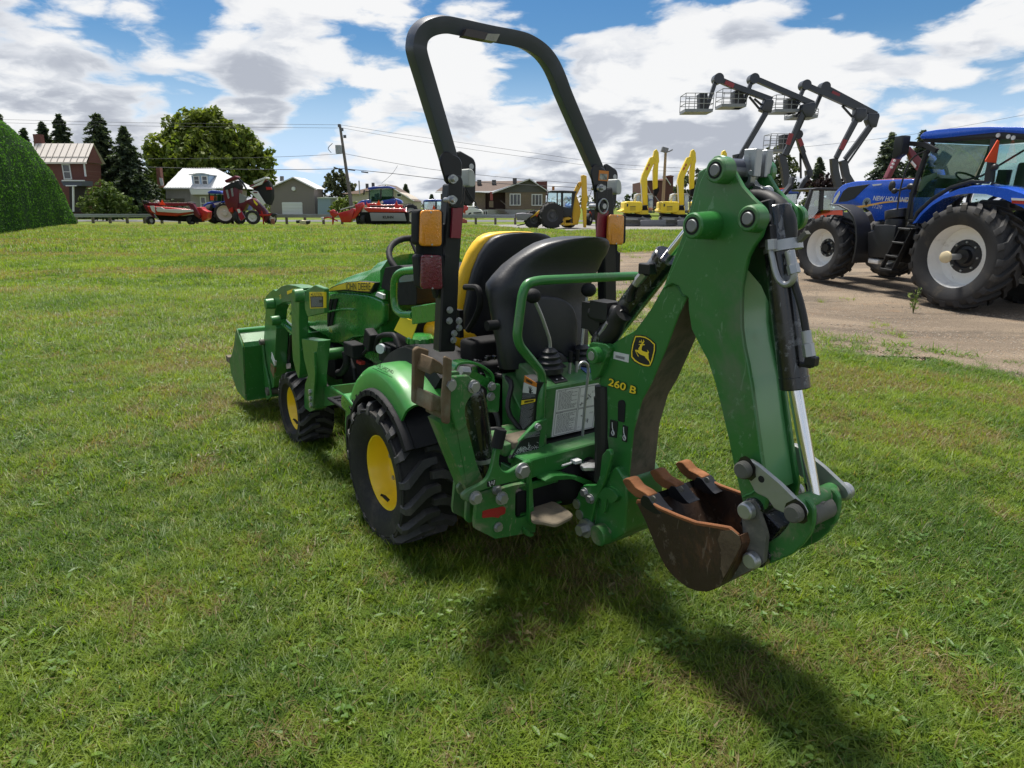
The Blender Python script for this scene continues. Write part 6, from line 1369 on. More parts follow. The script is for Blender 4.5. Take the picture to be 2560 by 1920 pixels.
for k in range(4):
    u = k/3*.98+.01; ya = st_a[0][1]*(1-u)+st_a[1][1]*u; yb = st_b[0][1]*(1-u)+st_b[1][1]*u; za = st_a[0][2]*(1-u)+st_a[1][2]*u
    q = MB(); q.box((-.87,(ya+yb)/2,za), (.16,abs(yb-ya),.03)); part('ladder_step', q, BLK2, ld_, bevel=.004)
m = MB(); m.box((-0.69,1.688,0.506), (.2,.22,.08)); part('pale_cover', m, WRIM, T7, bevel=.02)
# front mudguard and rear fender
arc7 = [(2.705,1.419),(2.478,1.417),(2.258,1.348),(2.102,1.227),(2.01,1.07),(1.953,0.878),(1.932,0.659),(1.955,0.444)]
ff = arc7 + [(y-.035, z+.02) for y, z in arc7[::-1]]
for s in (-1, 1):
    m = MB(); m.prism(ff, 'x', s*1.00 if s < 0 else .66, s*.66 if s < 0 else 1.00); part('front_mudguard', m, BLK2, T7, bevel=.006)
def rear_fender(s):
    o = [(0.924,1.239),(0.825,1.404),(0.683,1.566),(0.516,1.687),(0.29,1.787),(0.082,1.838),(-0.181,1.857),(-0.479,1.827),(-0.699,1.767)]; i_ = [(0.865,1.233),(0.773,1.378),(0.63,1.527),(0.461,1.633),(0.248,1.697),(0.055,1.726),(-0.195,1.723),(-0.446,1.672),(-0.749,1.568)]
    y_e = o[-1]; o = o + [(y_e[0]-.25, y_e[1]-.10), (y_e[0]-.42, y_e[1]-.30)]; i_ = i_ + [(i_[-1][0]-.22, i_[-1][1]-.16), (i_[-1][0]-.36, i_[-1][1]-.36)]
    rows = []
    for a, b in zip(o, i_): rows.append([(s*.50,a[0],a[1]), (s*.86,a[0],a[1]), (s*.93,a[0],a[1]-.02), (s*.935,b[0],b[1]), (s*.91,b[0],b[1]), (s*.50,a[0],a[1]-.03)])
    m = MB(); m.loft(rows); f = part('rear_fender', m, BLUE, T7, ang=45)
    if s < 0:
        q = MB(); q.prism([(-0.573,1.686),(-0.751,1.685),(-0.769,1.611),(-0.6,1.615)], 'x', -.945, -.92); part('side_marker', q, mat('marker_lens', (.45,.04,.03), .25, coat=.5), f)
        q = MB(); q.prism([(-0.573,1.686),(-0.751,1.685),(-0.758,1.656),(-0.585,1.655)], 'x', -.948, -.92); part('marker_white', q, WHT, f)
rear_fender(-1); rear_fender(1)
# cab: roof, frame, glass, interior
rf = [(1.277,2.533),(1.288,2.6),(1.217,2.639),(0.988,2.663),(0.568,2.671),(0.174,2.664),(-0.335,2.635),(-0.546,2.617),(-0.66,2.556),(-0.649,2.468),(-0.417,2.459),(-0.337,2.503),(0.136,2.512),(0.528,2.508),(1.032,2.478),(1.214,2.483)]
roof7 = t7('cab_roof', [(1.288,2.581),(1.217,2.639),(0.988,2.663),(0.568,2.671),(0.174,2.664),(-0.335,2.635),(-0.546,2.617),(-0.66,2.556),(-0.396,2.542),(-0.032,2.582),(0.342,2.563),(0.956,2.528),(1.26,2.532)], -.72, .72, BLUE, bevel=.05, r=.06)
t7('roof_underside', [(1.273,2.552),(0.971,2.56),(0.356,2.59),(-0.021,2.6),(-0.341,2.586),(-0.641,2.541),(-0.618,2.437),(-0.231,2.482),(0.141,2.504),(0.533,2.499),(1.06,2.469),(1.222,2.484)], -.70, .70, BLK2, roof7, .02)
m = MB()
for p in [(-0.718,-0.004,2.54),(-0.718,-0.159,2.517),(-0.718,-0.232,2.498)]: m.cyl((-.715,p[1],p[2]), (-.70,p[1],p[2]), .05 if p[1] > -.0 else .03, n=16)
part('work_light', m, WHT, roof7)
# pillars
def pillar(a, name='cab_pillar', w=.06):
    for s in (-1, 1):
        m = MB(); m.bar([(s*abs(p[0]), p[1], p[2]) for p in a], w, w, up=(0,1,0)); part(name, m, BLK2, T7, bevel=.01)
pillar([(-0.662,1.064,2.47),(-0.662,1.15,2.31),(-0.662,1.225,1.94),(-0.662,1.269,1.619),(-0.662,1.256,1.253)]); pillar([(-0.662,0.06,2.501),(-0.662,0.034,2.17),(-0.662,-0.007,1.888)], w=.09); pillar([(-0.662,1.256,1.253),(-0.662,1.132,1.242),(-0.662,1.094,1.386),(-0.662,0.871,1.616),(-0.662,0.586,1.799),(-0.662,0.278,1.891),(-0.662,0.002,1.887)], w=.05)
pillar([(-0.644,-0.625,2.446),(-0.644,-0.671,2.135),(-0.644,-0.68,1.835)], w=.07)
pillar([(-0.662,-0.04,1.871),(-0.662,-0.202,1.822),(-0.662,-0.487,1.761),(-0.662,-0.709,1.769)], w=.05)
for s in (-1, 1):
    m = MB(); m.prism([(1.073,2.461),(0.067,2.493),(0.005,1.896),(0.278,1.891),(0.586,1.799),(0.871,1.616),(1.135,1.258),(1.246,1.264)], 'x', s*.655-.004, s*.655+.004); part('door_glass', m, CABG, T7)
    m = MB(); m.prism([(0.03,2.492),(-0.623,2.437),(-0.696,1.785),(-0.483,1.778),(-0.197,1.839),(-0.045,1.888)], 'x', s*.655-.004, s*.655+.004); part('rear_side_glass', m, CABG, T7)
fp = [(-0.662,1.062,2.461),(-0.662,1.269,1.619)]
m = MB(); m.add([(-.62,fp[0][1]+.02,fp[0][2]),(.62,fp[0][1]+.02,fp[0][2]),(.62,fp[1][1]+.02,fp[1][2]),(-.62,fp[1][1]+.02,fp[1][2])], [(0,1,2,3)]); part('windscreen', m, CABG, T7)
rp = [(-0.644,-0.61,2.438),(-0.644,-0.692,1.785)]
m = MB(); m.add([(-.62,rp[0][1],rp[0][2]),(.62,rp[0][1],rp[0][2]),(.62,rp[1][1],rp[1][2]),(-.62,rp[1][1],rp[1][2])], [(0,1,2,3)]); part('rear_window', m, CABG, T7)
m = MB(); q = [(-0.276,0.501,2.106),(-0.276,0.406,1.883),(-0.276,0.607,2.03)]; m.box((0,.15,1.55), (.55,.50,.14)); m.box((0,-.12,1.85), (.5,.14,.65)); m.box((0,-.14,2.25),(.28,.10,.16)); m.box((0,.5,1.25),(1.2,1.5,.08)); part('operator_seat', m, mat('grey_seat', (.05,.05,.055), .7), T7, bevel=.04)
m = MB(); m.box((.0,1.0,1.62), (.16,.16,.5), Matrix.Rotation(.35,3,'X')); m.box((.0,1.15,1.85),(.5,.12,.16)); c7 = Vector((0,.85,1.93)); R7 = Matrix.Rotation(.5,3,'X'); m.tube([c7+R7@Vector((.2*math.cos(k*.3142),.2*math.sin(k*.3142),0)) for k in range(20)], .018, 8, closed=True); m.box((.42,.1,1.7),(.14,.6,.12)); m.box((.45,.6,1.95),(.06,.2,.26)); part('steering_console', m, BLK2, T7, bevel=.02)
t7('inner_fender', [(1.303,1.741),(1.186,1.943),(0.956,2.024),(0.937,1.947),(1.076,1.866),(1.176,1.705)], -.60, -.58, mat('beige_trim', (.35,.36,.30), .6), T7, .01)
# triangle sign, mirror, exhaust-like rail, lamps
tri = [(-0.078,2.466),(-0.132,2.456),(-0.164,2.157),(-0.003,2.167),(0.007,2.184)]
m = MB(); tp = [(-0.822,-0.1,2.471),(-0.785,-0.1,2.461),(-0.748,-0.1,2.159),(-0.966,-0.1,2.167),(-0.974,-0.1,2.189)]
m.add([tuple(p) for p in tp]+[(p[0],p[1]+.012,p[2]) for p in tp], [(0,1,2,3,4),(9,8,7,6,5)]+[(i,i+5,(i+1)%5+5,(i+1)%5) for i in range(5)]); part('slow_vehicle_triangle', m, ORG, T7)
m = MB(); q = [(-0.874,-0.117,2.148),(-0.874,-0.114,2.044),(-0.874,-0.134,1.888)]; m.bar(q, .05, .08); q = (-0.874,-0.185,2.096); m.ball(q, .05); part('triangle_bracket', m, BLK2, T7)
m = MB(); q = [(-0.966,1.451,2.559),(-0.966,1.29,2.582),(-0.966,1.272,2.305),(-0.966,1.43,2.209)]; m.prism(rounded([(p[1],p[2]) for p in q], .03), 'x', q[0][0]-.10, q[0][0]+.06); mr = part('mirror', m, BLK2, T7, bevel=.03)
m = MB(); m.bar([(-0.828,1.407,2.466),(-0.828,1.064,2.437),(-0.828,0.841,2.338)], .06, .07); part('mirror_arm', m, BLK2, mr)
m = MB(); m.tube(spline([(-0.782,1.058,2.344),(-0.782,1.247,2.27),(-0.782,1.353,2.114),(-0.782,1.401,1.856),(-0.782,1.406,1.613),(-0.782,1.391,1.42)], 5), .014, 8); part('handrail', m, BLK2, T7)
m = MB(); q = [(-0.662,1.693,1.789),(-0.662,1.624,1.708),(-0.662,1.321,1.789)]; m.ball(q[0], .075, (.6,.8,1.2)); m.ball(q[1], .05); m.ball(q[2], .075, (.6,1,.7)); m.tube([q[1], (q[1][0]+.1,q[1][1]-.02,q[1][2]+.02), q[2]], .02, 8); part('work_lamp', m, BLK2, T7)
m = MB(); m.tube([(-0.644,0.799,1.716),(-0.644,0.514,1.877),(-0.644,0.154,1.975),(-0.644,-0.381,2.329)][1:], .016, 8); part('wiper_bar', m, BLK2, T7)
t7('door_panel', [(1.327,1.698),(1.244,1.701),(1.155,1.271),(1.233,1.276)], -.675, -.655, BLK2, T7, .01)
# three-point area behind, seen past the wheel
m = MB(); m.box((0,-.6,.8),(.7,.5,.4)); m.cyl((-.4,-.5,.7),(-.4,-1.0,.5),.05); part('rear_linkage', m, DARK, T7, bevel=.02)

# ------------------------------------------------------------------ background: plants, houses, machines
class BG:
    """a thing made of pieces given in world metres (x, z outlines at depth y)"""
    def __init__(self, name, label, cat, x, y, group=None, z=0.0):
        self.b = (x, y, z); self.t = thing(name, label, cat, (x, y, z), 0, group)
    def pl(self, name, pts, y0, y1, mt, bevel=0, parent=None, r=0, label=None):
        x, y, z = self.b; m = MB(); q = [(a-x, c-z) for a, c in pts]
        if r: q = rounded(q, r)
        m.prism(q, 'y', y0-y, y1-y); return part(name, m, mt, parent or self.t, bevel, label=label)
    def mb(self, name, m, mt, bevel=0, parent=None, **k):
        x, y, z = self.b; m.v = [(a-x, b-y, c-z) for a, b, c in m.v]; return part(name, m, mt, parent or self.t, bevel, **k)
    def bar(self, name, pts, w, mt, h=None, parent=None):
        m = MB(); m.bar(pts, w, h or w, up=(0,1,0)); return self.mb(name, m, mt, parent=parent)
    def tube(self, name, pts, r, mt, n=8, parent=None):
        m = MB(); m.tube(pts, r, n); return self.mb(name, m, mt, parent=parent)
    def wheel(self, cx_, y, cz, R, W, rr, rim_mt, parent=None, head=0.0, name='wheel', lugs=0):
        """wheel whose axle lies along y turned by head; rim faces the viewer"""
        Mx = Matrix.Translation((cx_, y, cz)) @ Matrix.Rotation(head, 4, 'Z')
        t = MB(); t.M = Mx; t.lathe([(rr, -W*.42), (rr+.04*R, -W*.48), ((R+rr)/2, -W*.5), (R*.92, -W*.46), (R*.97, -W*.3), (R*.97, W*.3), (R*.92, W*.46), ((R+rr)/2, W*.5), (rr, W*.42)], (0,0,0), 'y', 28, closed=True)
        if lugs:
            for sd in (-1, 1):
                for k in range(lugs):
                    a = 2*math.pi*(k+(.5 if sd > 0 else 0))/lugs; rows = []
                    for fx, da in ((.48, 0), (.25, -.08), (0, -.2)):
                        w = .05*R; rows.append([(q*math.cos(a+da+o/R), sd*fx*W, q*math.sin(a+da+o/R)) for q, o in ((R*.9,-w),(R*1.02,-w*.7),(R*1.02,w*.7),(R*.9,w))])
                    t.loft(rows)
        tr = self.mb(name, t, RUBF, parent=parent)
        d = MB(); d.M = Mx; d.lathe([(rr+.02*R, -W*.44), (rr*.97, -W*.42), (rr*.9, -W*.2), (rr*.55, -W*.12), (rr*.40, -W*.16), (rr*.35, -W*.3), (.001, -W*.3)], (0,0,0), 'y', 24); self.mb('rim', d, rim_mt, parent=tr)
        return tr
RUBF = mat('far_tyre_rubber', (.028,.027,.027), .85, var=.2, scale=3)
HEDGE = None
def leaf_mat(name, rgb, rgb2, trans=.25):
    m = bpy.data.materials.new(name); m.use_nodes = True; nt = m.node_tree; L = nt.links; b = nt.nodes['Principled BSDF']; out = nt.nodes['Material Output']
    g = nd(nt, 'ShaderNodeNewGeometry'); at = nd(nt, 'ShaderNodeAttribute', attribute_name='tint')
    n = noise_(nt, g.outputs['Position'], .45, 4, .6)
    f = math_(nt, 'ADD', math_(nt, 'MULTIPLY', at.outputs['Fac'], .55), math_(nt, 'MULTIPLY', n, .5))
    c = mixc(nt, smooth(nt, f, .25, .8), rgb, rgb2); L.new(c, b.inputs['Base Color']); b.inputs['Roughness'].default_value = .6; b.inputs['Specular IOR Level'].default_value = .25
    tr = nd(nt, 'ShaderNodeBsdfTranslucent'); L.new(mixc(nt, 1.0, c, (1.3,1.35,.7), 'MULTIPLY'), tr.inputs[0]); mx = nd(nt, 'ShaderNodeMixShader', ); mx.inputs[0].default_value = trans
    L.new(b.outputs[0], mx.inputs[1]); L.new(tr.outputs[0], mx.inputs[2]); L.new(mx.outputs[0], out.inputs[0]); return m
class Leaves:
    def __init__(self): self.v = []; self.f = []; self.t = []
    def leaf(self, p, n, s, tint, rnd, asp=.55):
        n = Vector(n).normalized(); a = n.orthogonal().normalized(); a = Quaternion(n, rnd.uniform(0, 6.28)) @ a; b = n.cross(a); p = Vector(p); o = len(self.v)
        self.v += [tuple(p-a*s), tuple(p-b*s*asp), tuple(p+a*s), tuple(p+b*s*asp)]; self.t += [tint]*4; self.f.append((o, o+1, o+2, o+3))
    def clump(self, c, r, n, s, rnd, tint=None, flat=1.0):
        c = Vector(c)
        for k in range(n):
            d = Vector((rnd.gauss(0,1), rnd.gauss(0,1), rnd.gauss(0,1))).normalized(); rad = r*(rnd.random()**.45)
            q = c + Vector((d.x*rad, d.y*rad, d.z*rad*flat)); nn = (d+Vector((rnd.uniform(-.8,.8), rnd.uniform(-.8,.8), rnd.uniform(-.3,.9)))).normalized()
            self.leaf(q, nn, s*rnd.uniform(.6, 1.35), (tint if tint is not None else rnd.random())*.6+.4*rnd.random(), rnd)
    def build(self, name, mt, parent, base):
        me = bpy.data.meshes.new(name); me.from_pydata([(x-base[0], y-base[1], z-base[2]) for x, y, z in self.v], [], self.f)
        a = me.attributes.new('tint', 'FLOAT', 'POINT'); a.data.foreach_set('value', self.t); me.materials.append(mt)
        o = bpy.data.objects.new(name, me); COL.objects.link(o); o.parent = parent; o['kind'] = 'stuff'; return o
BARK = mat('bark', (.075,.058,.042), .9, var=.3, scale=2, bump=.5, bscale=8)
L_MAPLE = leaf_mat('maple_leaf', (.055,.100,.018), (.20,.235,.040), .45); L_DARK = leaf_mat('spruce_needles', (.040,.064,.040), (.085,.115,.068), .3); L_LIGHT = leaf_mat('willow_leaf', (.08,.13,.025), (.19,.24,.05), .35); L_BUSH = leaf_mat('bush_leaf', (.045,.085,.020), (.13,.18,.034), .3); L_PURP = leaf_mat('purple_leaf', (.020,.012,.013), (.045,.024,.024)); L_CEDAR = leaf_mat('cedar_leaf', (.042,.120,.020), (.090,.215,.040), .42); L_GREY = leaf_mat('grey_green_leaf', (.040,.058,.028), (.105,.120,.058), .3); L_SPR2 = leaf_mat('blue_spruce_needles', (.055,.078,.058), (.125,.155,.112), .3)
def broad_tree(name, label, x, y, blobs, leaf_s, per, mt, trunk_h, trunk_r, seed, group=None, cat='tree'):
    """blobs: (dx, dy, z, r) lumps of the crown"""
    rnd = random.Random(seed); t = thing(name, label, cat, (x, y, 0), 0, group)
    m = MB(); top = max(b[2] for b in blobs)
    m.cyl((0,0,-.1), (0,0,trunk_h), trunk_r, trunk_r*.7, 10)
    for b in blobs: m.bar([(0,0,trunk_h*.8), (b[0]*.5, b[1]*.5, (trunk_h+b[2])/2), (b[0]*.9, b[1]*.9, b[2])], trunk_r*.5, trunk_r*.5)
    part('trunk', m, BARK, t)
    lv = Leaves()
    for (dx, dy, z, r) in blobs:
        tint0 = rnd.random()
        for k in range(int(per*r*r)):
            d = Vector((rnd.gauss(0,1), rnd.gauss(0,1), rnd.gauss(0,1))).normalized(); rad = r*rnd.uniform(.62, 1.06)
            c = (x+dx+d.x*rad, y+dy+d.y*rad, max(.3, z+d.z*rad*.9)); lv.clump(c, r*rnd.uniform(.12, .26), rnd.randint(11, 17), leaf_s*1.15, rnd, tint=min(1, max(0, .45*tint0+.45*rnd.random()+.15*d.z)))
    lv.build('crown', mt, t, (x, y, 0)); return t
def spruce(name, label, x, y, h, w, seed, mt=None, group=None, sp=.55, base=.04):
    rnd = random.Random(seed); t = thing(name, label, 'tree', (x, y, 0), 0, group); mt = mt or L_DARK
    m = MB(); m.cyl((0,0,-.1), (0,0,h*.97), h*.014+.08, .02, 8); lv = Leaves(); z = h*base
    while z < h*.99:
        u = z/h; R = w*.5*(1-u)**.74*rnd.uniform(.8, 1.12)+.12; nb = max(6, int(14*(1-u)+6))
        for k in range(nb):
            if rnd.random() < .2: continue
            a = 2*math.pi*k/nb+rnd.uniform(-.3, .3); L_ = R*rnd.uniform(.50, 1.28); droop = .28+.15*(1-u)
            m.bar([(0,0,z), (math.cos(a)*L_*.9, math.sin(a)*L_*.9, z-L_*droop*.7)], .04, .04)
            n = max(5, int(L_*13/ max(.5, h/14)))
            for q in range(n):
                s = (q+.6)/n; p = Vector((x+math.cos(a)*L_*s, y+math.sin(a)*L_*s, z-L_*droop*s*s+.06*L_*s+rnd.uniform(-.06,.06)*h*.05)); sd = (1-s)*.34*L_+.1
                for side in (-1, 1):
                    pp = p+Vector((-math.sin(a)*side*sd*rnd.random(), math.cos(a)*side*sd*rnd.random(), -.30*h/14*rnd.random())); lv.leaf(pp, (rnd.uniform(-.8,.8), rnd.uniform(-.8,.8), .8), rnd.uniform(.20,.40)*max(h,9)/13, rnd.random()*.8+.2*s, rnd, .5)
        z += sp*.72*rnd.uniform(.7, 1.3)*(.55+.6*(1-u))*h/13
    part('trunk', m, BARK, t); lv.build('crown', mt, t, (x, y, 0)); return t
def px_x(px, y): return (px-1280)/1708*y
# --- clipped cedar hedge on the left, a tall rounded end
hp0 = [(-17,14,6.3),(-22,25,6.3)] + [(p[0],p[1],h_) for p, h_ in zip([(-27.847,36.774),(-29.546,40.313),(-32.186,45.813),(-34.526,50.895),(-36.549,55.355),(-37.959,58.558),(-38.886,60.664)], (6.5,6.9,6.8,6.1,4.9,3.0,.6))]
hb = thing('cedar_hedge', 'tall clipped cedar hedge with a rounded end, beside the brick house', 'hedge', (-27, 36, 0))
rows = []; rnd = random.Random(12); lv = Leaves()
for i, (x, y, h) in enumerate(spline([Vector(p) for p in hp0], 4)):
    d = Vector((-.50, .87, 0)); nrm = Vector((.87, .50, 0)); W = 1.05*min(1, h/2.4+.25); r = []
    for k in range(17):
        a = math.pi*k/16; ca, sa = math.cos(a), math.sin(a)
        off = W*(math.copysign(abs(ca)**.62, ca)-1); zz = h*abs(sa)**.62
        bu = .16*mnoise.noise(Vector((x*.55, y*.55, k*.6))); r.append((x+nrm.x*(off+bu)+27, y+nrm.y*(off+bu)-36, max(-.02, zz-.02+bu*.6)))
    rows.append(r)
m = MB(); m.loft(rows, closed=False)
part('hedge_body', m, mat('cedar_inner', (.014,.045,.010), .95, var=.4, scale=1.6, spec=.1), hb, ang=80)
for i in range(len(rows)-1):
    for k in range(16):
        A, B, Cc, D = [Vector(q)+Vector((-27, 36, 0)) for q in (rows[i][k], rows[i+1][k], rows[i+1][k+1], rows[i][k+1])]; nn = (B-A).cross(D-A)
        if nn.length < 1e-5: continue
        area = nn.length; nn.normalize()
        if nn.dot(Vector((.3,-1,.3))) < 0: nn = -nn
        if k > 10: continue
        for q in range(int(area*120)):
            u, w = rnd.random(), rnd.random(); p = A*(1-u)*(1-w)+B*u*(1-w)+Cc*u*w+D*(1-u)*w + nn*rnd.uniform(-.03, .09)
            lv.leaf(p, nn*.7+Vector((rnd.uniform(-.9,.9), rnd.uniform(-.9,.9), rnd.uniform(-.2,.8))), rnd.uniform(.045, .105), rnd.random(), rnd)
lv.build('hedge_foliage', L_CEDAR, hb, (-27, 36, 0))
# --- trees
spruce('spruce_tree', 'tallest dark spruce between the brick house and the big leafy tree', px_x(275, 96), 96, 14.0, 10.5, 3)
spruce('spruce_tree', 'narrow dark spruce touching the big leafy tree', px_x(336, 95), 95, 12.2, 9.0, 4)
spruce('spruce_tree', 'low dark spruce close against the gable of the brick house', px_x(238, 100), 100, 10.4, 6.5, 5)
for i, (px, h, w, lab) in enumerate(((35, 15.2, 6.5, 'spruce top rising just above the hedge'), (92, 13.0, 3.6, 'small spruce tip above the pale metal roof'), (140, 13.8, 5.5, 'broad spruce top behind the brick chimney'), (184, 14.8, 5.4, 'pointed spruce top above the end of the metal roof'))):
    spruce('spruce_tree', lab, px_x(px, 104), 104, h, w*1.3, 20+i)
bigb = [(-7.2,0,7.5,3.6), (-5.5,-1,11,3.8), (-2.2,0,14.6,3.7), (1.2,-1,15.0,3.6), (4.6,0,12.8,3.6), (7.6,0,9.6,3.6), (8.6,-1,6.2,3.0), (0,-2,10.5,4.6), (4,-2.4,7.6,3.8), (-4,-2.4,6.6,3.6), (-8.0,-1,4.4,2.6), (-.5,1.5,16.3,2.4), (6.0,1,11.5,3.0), (-7.6,1,10,2.4)]
bigb = [(a_, b_, c_*.93, d_) for a_, b_, c_, d_ in bigb]
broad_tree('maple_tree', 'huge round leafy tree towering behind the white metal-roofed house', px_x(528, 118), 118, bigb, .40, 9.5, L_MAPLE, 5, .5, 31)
broad_tree('round_bush', 'big rounded green bush in front of the brick house', px_x(262, 74), 74, [(0,0,2.4,1.7), (-1.4,0,1.7,1.3), (1.6,0,1.7,1.4), (.6,-.6,3.0,1.2), (-.6,-.8,1.2,1.2), (1.0,-.8,1.1,1.3), (2.4,0,1.1,.9)], .15, 26, L_BUSH, 1.0, .12, 32, cat='bush')
broad_tree('leafy_tree', 'medium tree behind the leaning utility pole', px_x(846, 112), 112, [(0,0,5.2,1.9), (-1.3,0,3.8,1.6), (1.5,0,4.2,1.6), (.2,0,6.6,1.1), (-.8,0,6.0,1.0), (2.2,0,2.8,1.2)], .24, 17, L_GREY, 2, .15, 33)
broad_tree('willow_bush', 'bright yellow green bush under the utility pole', px_x(862, 82), 82, [(0,0,1.5,1.1), (-1.1,0,1.2,.9), (1.0,0,1.3,.9), (.2,-.2,2.1,.8), (-.6,0,1.8,.7)], .14, 36, L_LIGHT, .6, .08, 34, cat='bush')
broad_tree('garden_shrub', 'low brownish shrub by the front wall of the white house', px_x(435, 84), 84, [(-.8,0,1.2,.9), (.6,0,1.3,.8), (0,0,1.9,.7), (1.4,0,1.0,.6)], .13, 26, L_GREY, .6, .06, 35, cat='bush')
broad_tree('leafy_tree', 'tree growing behind the lift booms', px_x(1925, 100), 100, [(-1.5,0,6.5,1.9), (.3,0,8.4,1.8), (1.8,0,6.4,1.9), (-.5,0,4.2,2.2), (2.6,0,4.0,1.7), (-2.4,0,8.6,1.2), (-3.2,0,4.5,1.4)], .26, 12, L_GREY, 2, .2, 36)
broad_tree('leafy_tree', 'dark tree behind the right yellow excavator', px_x(1722, 96), 96, [(0,0,3.9,1.8), (-1.4,0,2.9,1.5), (1.5,0,3.4,1.6), (.3,0,5.4,1.2)], .24, 17, L_GREY, 1.5, .15, 37)
broad_tree('leafy_tree', 'low dark tree left of the left yellow excavator', px_x(1578, 90), 90, [(0,0,2.4,1.0), (-.7,0,1.7,.9), (.8,0,1.9,.9)], .2, 20, L_DARK, 1, .1, 38)
broad_tree('purple_maple', 'dark purple leaved tree above the red machine cab', px_x(2056, 80), 80, [(0,0,4.1,1.3), (-1.5,0,3.6,1.2), (1.6,0,3.6,1.2), (.4,-.5,3.2,1.3)], .22, 22, L_PURP, 1.5, .12, 39)
spruce('spruce_tree', 'broad blue green spruce in front of the sky between lift booms and blue cab', px_x(2205, 72), 72, 9.0, 5.6, 8, L_SPR2)
spruce('spruce_tree', 'spruce half hidden behind the maroon loader arm', px_x(2280, 76), 76, 9.6, 5.6, 9, L_SPR2)
spruce('spruce_tree', 'small spruce between the lift booms', px_x(2036, 84), 84, 7.4, 3.0, 10, L_SPR2)
spruce('spruce_tree', 'thin spruce tip right of the cream house', px_x(1016, 120), 120, 5.4, 2.4, 11)
spruce('spruce_tree', 'tiny spruce tip between cream house and brown bungalow', px_x(1080, 130), 130, 3.9, 1.8, 13)
# a low far hedgerow along the horizon
lv = Leaves(); rnd = random.Random(77)
for k in range(1500):
    x = rnd.uniform(-230, 260); y = 210+rnd.uniform(-6, 6); h = 3.0+2.2*mnoise.noise(Vector((x*.03, 0, 0)))+1.4*mnoise.noise(Vector((x*.13, 4, 0)))
    lv.clump((x, y, rnd.uniform(.2, 1)*max(.8, h)), 1.6, 7, .55, rnd)
o = lv.build('far_treeline', L_GREY, None, (0,0,0))
# --- houses
BRICK = None
def brick_mat(name, a, b_, sc=1.0):
    m, nt, b = principled(name); L = nt.links; tc = nd(nt, 'ShaderNodeTexCoord'); 
    mp = nd(nt, 'ShaderNodeMapping'); mp.inputs['Rotation'].default_value = (math.pi/2, 0, 0); L.new(tc.outputs['Object'], mp.inputs[0])
    br = nd(nt, 'ShaderNodeTexBrick', i_Scale=4.0*sc); br.inputs['Color1'].default_value = (*a, 1); br.inputs['Color2'].default_value = (*b_, 1); br.inputs['Mortar'].default_value = (a[0]*1.2+.05, a[1]*1.2+.06, a[2]*1.2+.06, 1); L.new(mp.outputs[0], br.inputs[0])
    n = noise_(nt, tc.outputs['Object'], .8, 4); L.new(mixc(nt, math_(nt, 'MULTIPLY', n, .5), br.outputs[0], (a[0]*.6, a[1]*.6, a[2]*.6)), b.inputs['Base Color']); b.inputs['Roughness'].default_value = .9; return m
RBRICK = brick_mat('red_brick', (.150,.052,.042), (.115,.042,.036)); BBRICK = brick_mat('tan_brick', (.20,.15,.105), (.145,.105,.075)); CHIMB = brick_mat('chimney_brick', (.24,.10,.07), (.2,.08,.06))
ROOFW = mat('white_metal_roof', (.62,.63,.64), .45, var=.06, scale=.6, dirt=.2, dirt_rgb=(.42,.38,.33), dscale=.8); ROOFC = mat('cream_metal_roof', (.60,.55,.50), .5, var=.06, scale=.5, dirt=.2, dirt_rgb=(.45,.36,.30), dscale=.6)
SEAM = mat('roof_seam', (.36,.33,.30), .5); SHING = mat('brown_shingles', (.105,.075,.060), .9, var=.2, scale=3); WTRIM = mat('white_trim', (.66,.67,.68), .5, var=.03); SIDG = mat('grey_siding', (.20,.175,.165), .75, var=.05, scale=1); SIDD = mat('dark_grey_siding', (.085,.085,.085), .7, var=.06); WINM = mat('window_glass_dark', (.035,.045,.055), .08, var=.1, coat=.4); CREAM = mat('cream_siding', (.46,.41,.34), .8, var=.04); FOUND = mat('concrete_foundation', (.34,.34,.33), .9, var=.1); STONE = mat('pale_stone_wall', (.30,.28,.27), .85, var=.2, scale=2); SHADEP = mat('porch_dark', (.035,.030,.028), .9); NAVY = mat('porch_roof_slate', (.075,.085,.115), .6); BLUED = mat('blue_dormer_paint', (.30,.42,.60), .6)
def window(bg, pts, y, panes=2, frame=.10, parent=None, glass_mt=None, mid=None):
    xs = [p[0] for p in pts]; zs = [p[1] for p in pts]; x0, x1, z0, z1 = min(xs), max(xs), min(zs), max(zs)
    m = MB()
    for (a, b, c, d) in ((x0, x1, z0, z0+frame), (x0, x1, z1-frame, z1), (x0, x0+frame, z0+frame, z1-frame), (x1-frame, x1, z0+frame, z1-frame)): m.box(((a+b)/2, y-.05, (c+d)/2), (b-a, .1, d-c))
    for k in range(1, panes): xx = x0+(x1-x0)*k/panes; m.box((xx, y-.05, (z0+z1)/2), (frame*.7, .09, z1-z0-2*frame))
    if mid: m.box(((x0+x1)/2, y-.05, z0+(z1-z0)*mid), (x1-x0-2*frame, .08, frame*.6))
    w = bg.mb('window', m, WTRIM, parent=parent)
    for k in range(panes):
        a = x0+frame+(x1-x0-2*frame)*k/panes; b = x0+frame+(x1-x0-2*frame)*(k+1)/panes; q = MB(); q.box(((a+b)/2, y-.015, (z0+z1)/2), (b-a, .03, z1-z0-2*frame)); bg.mb('pane', q, glass_mt or WINM, parent=w)
    return w
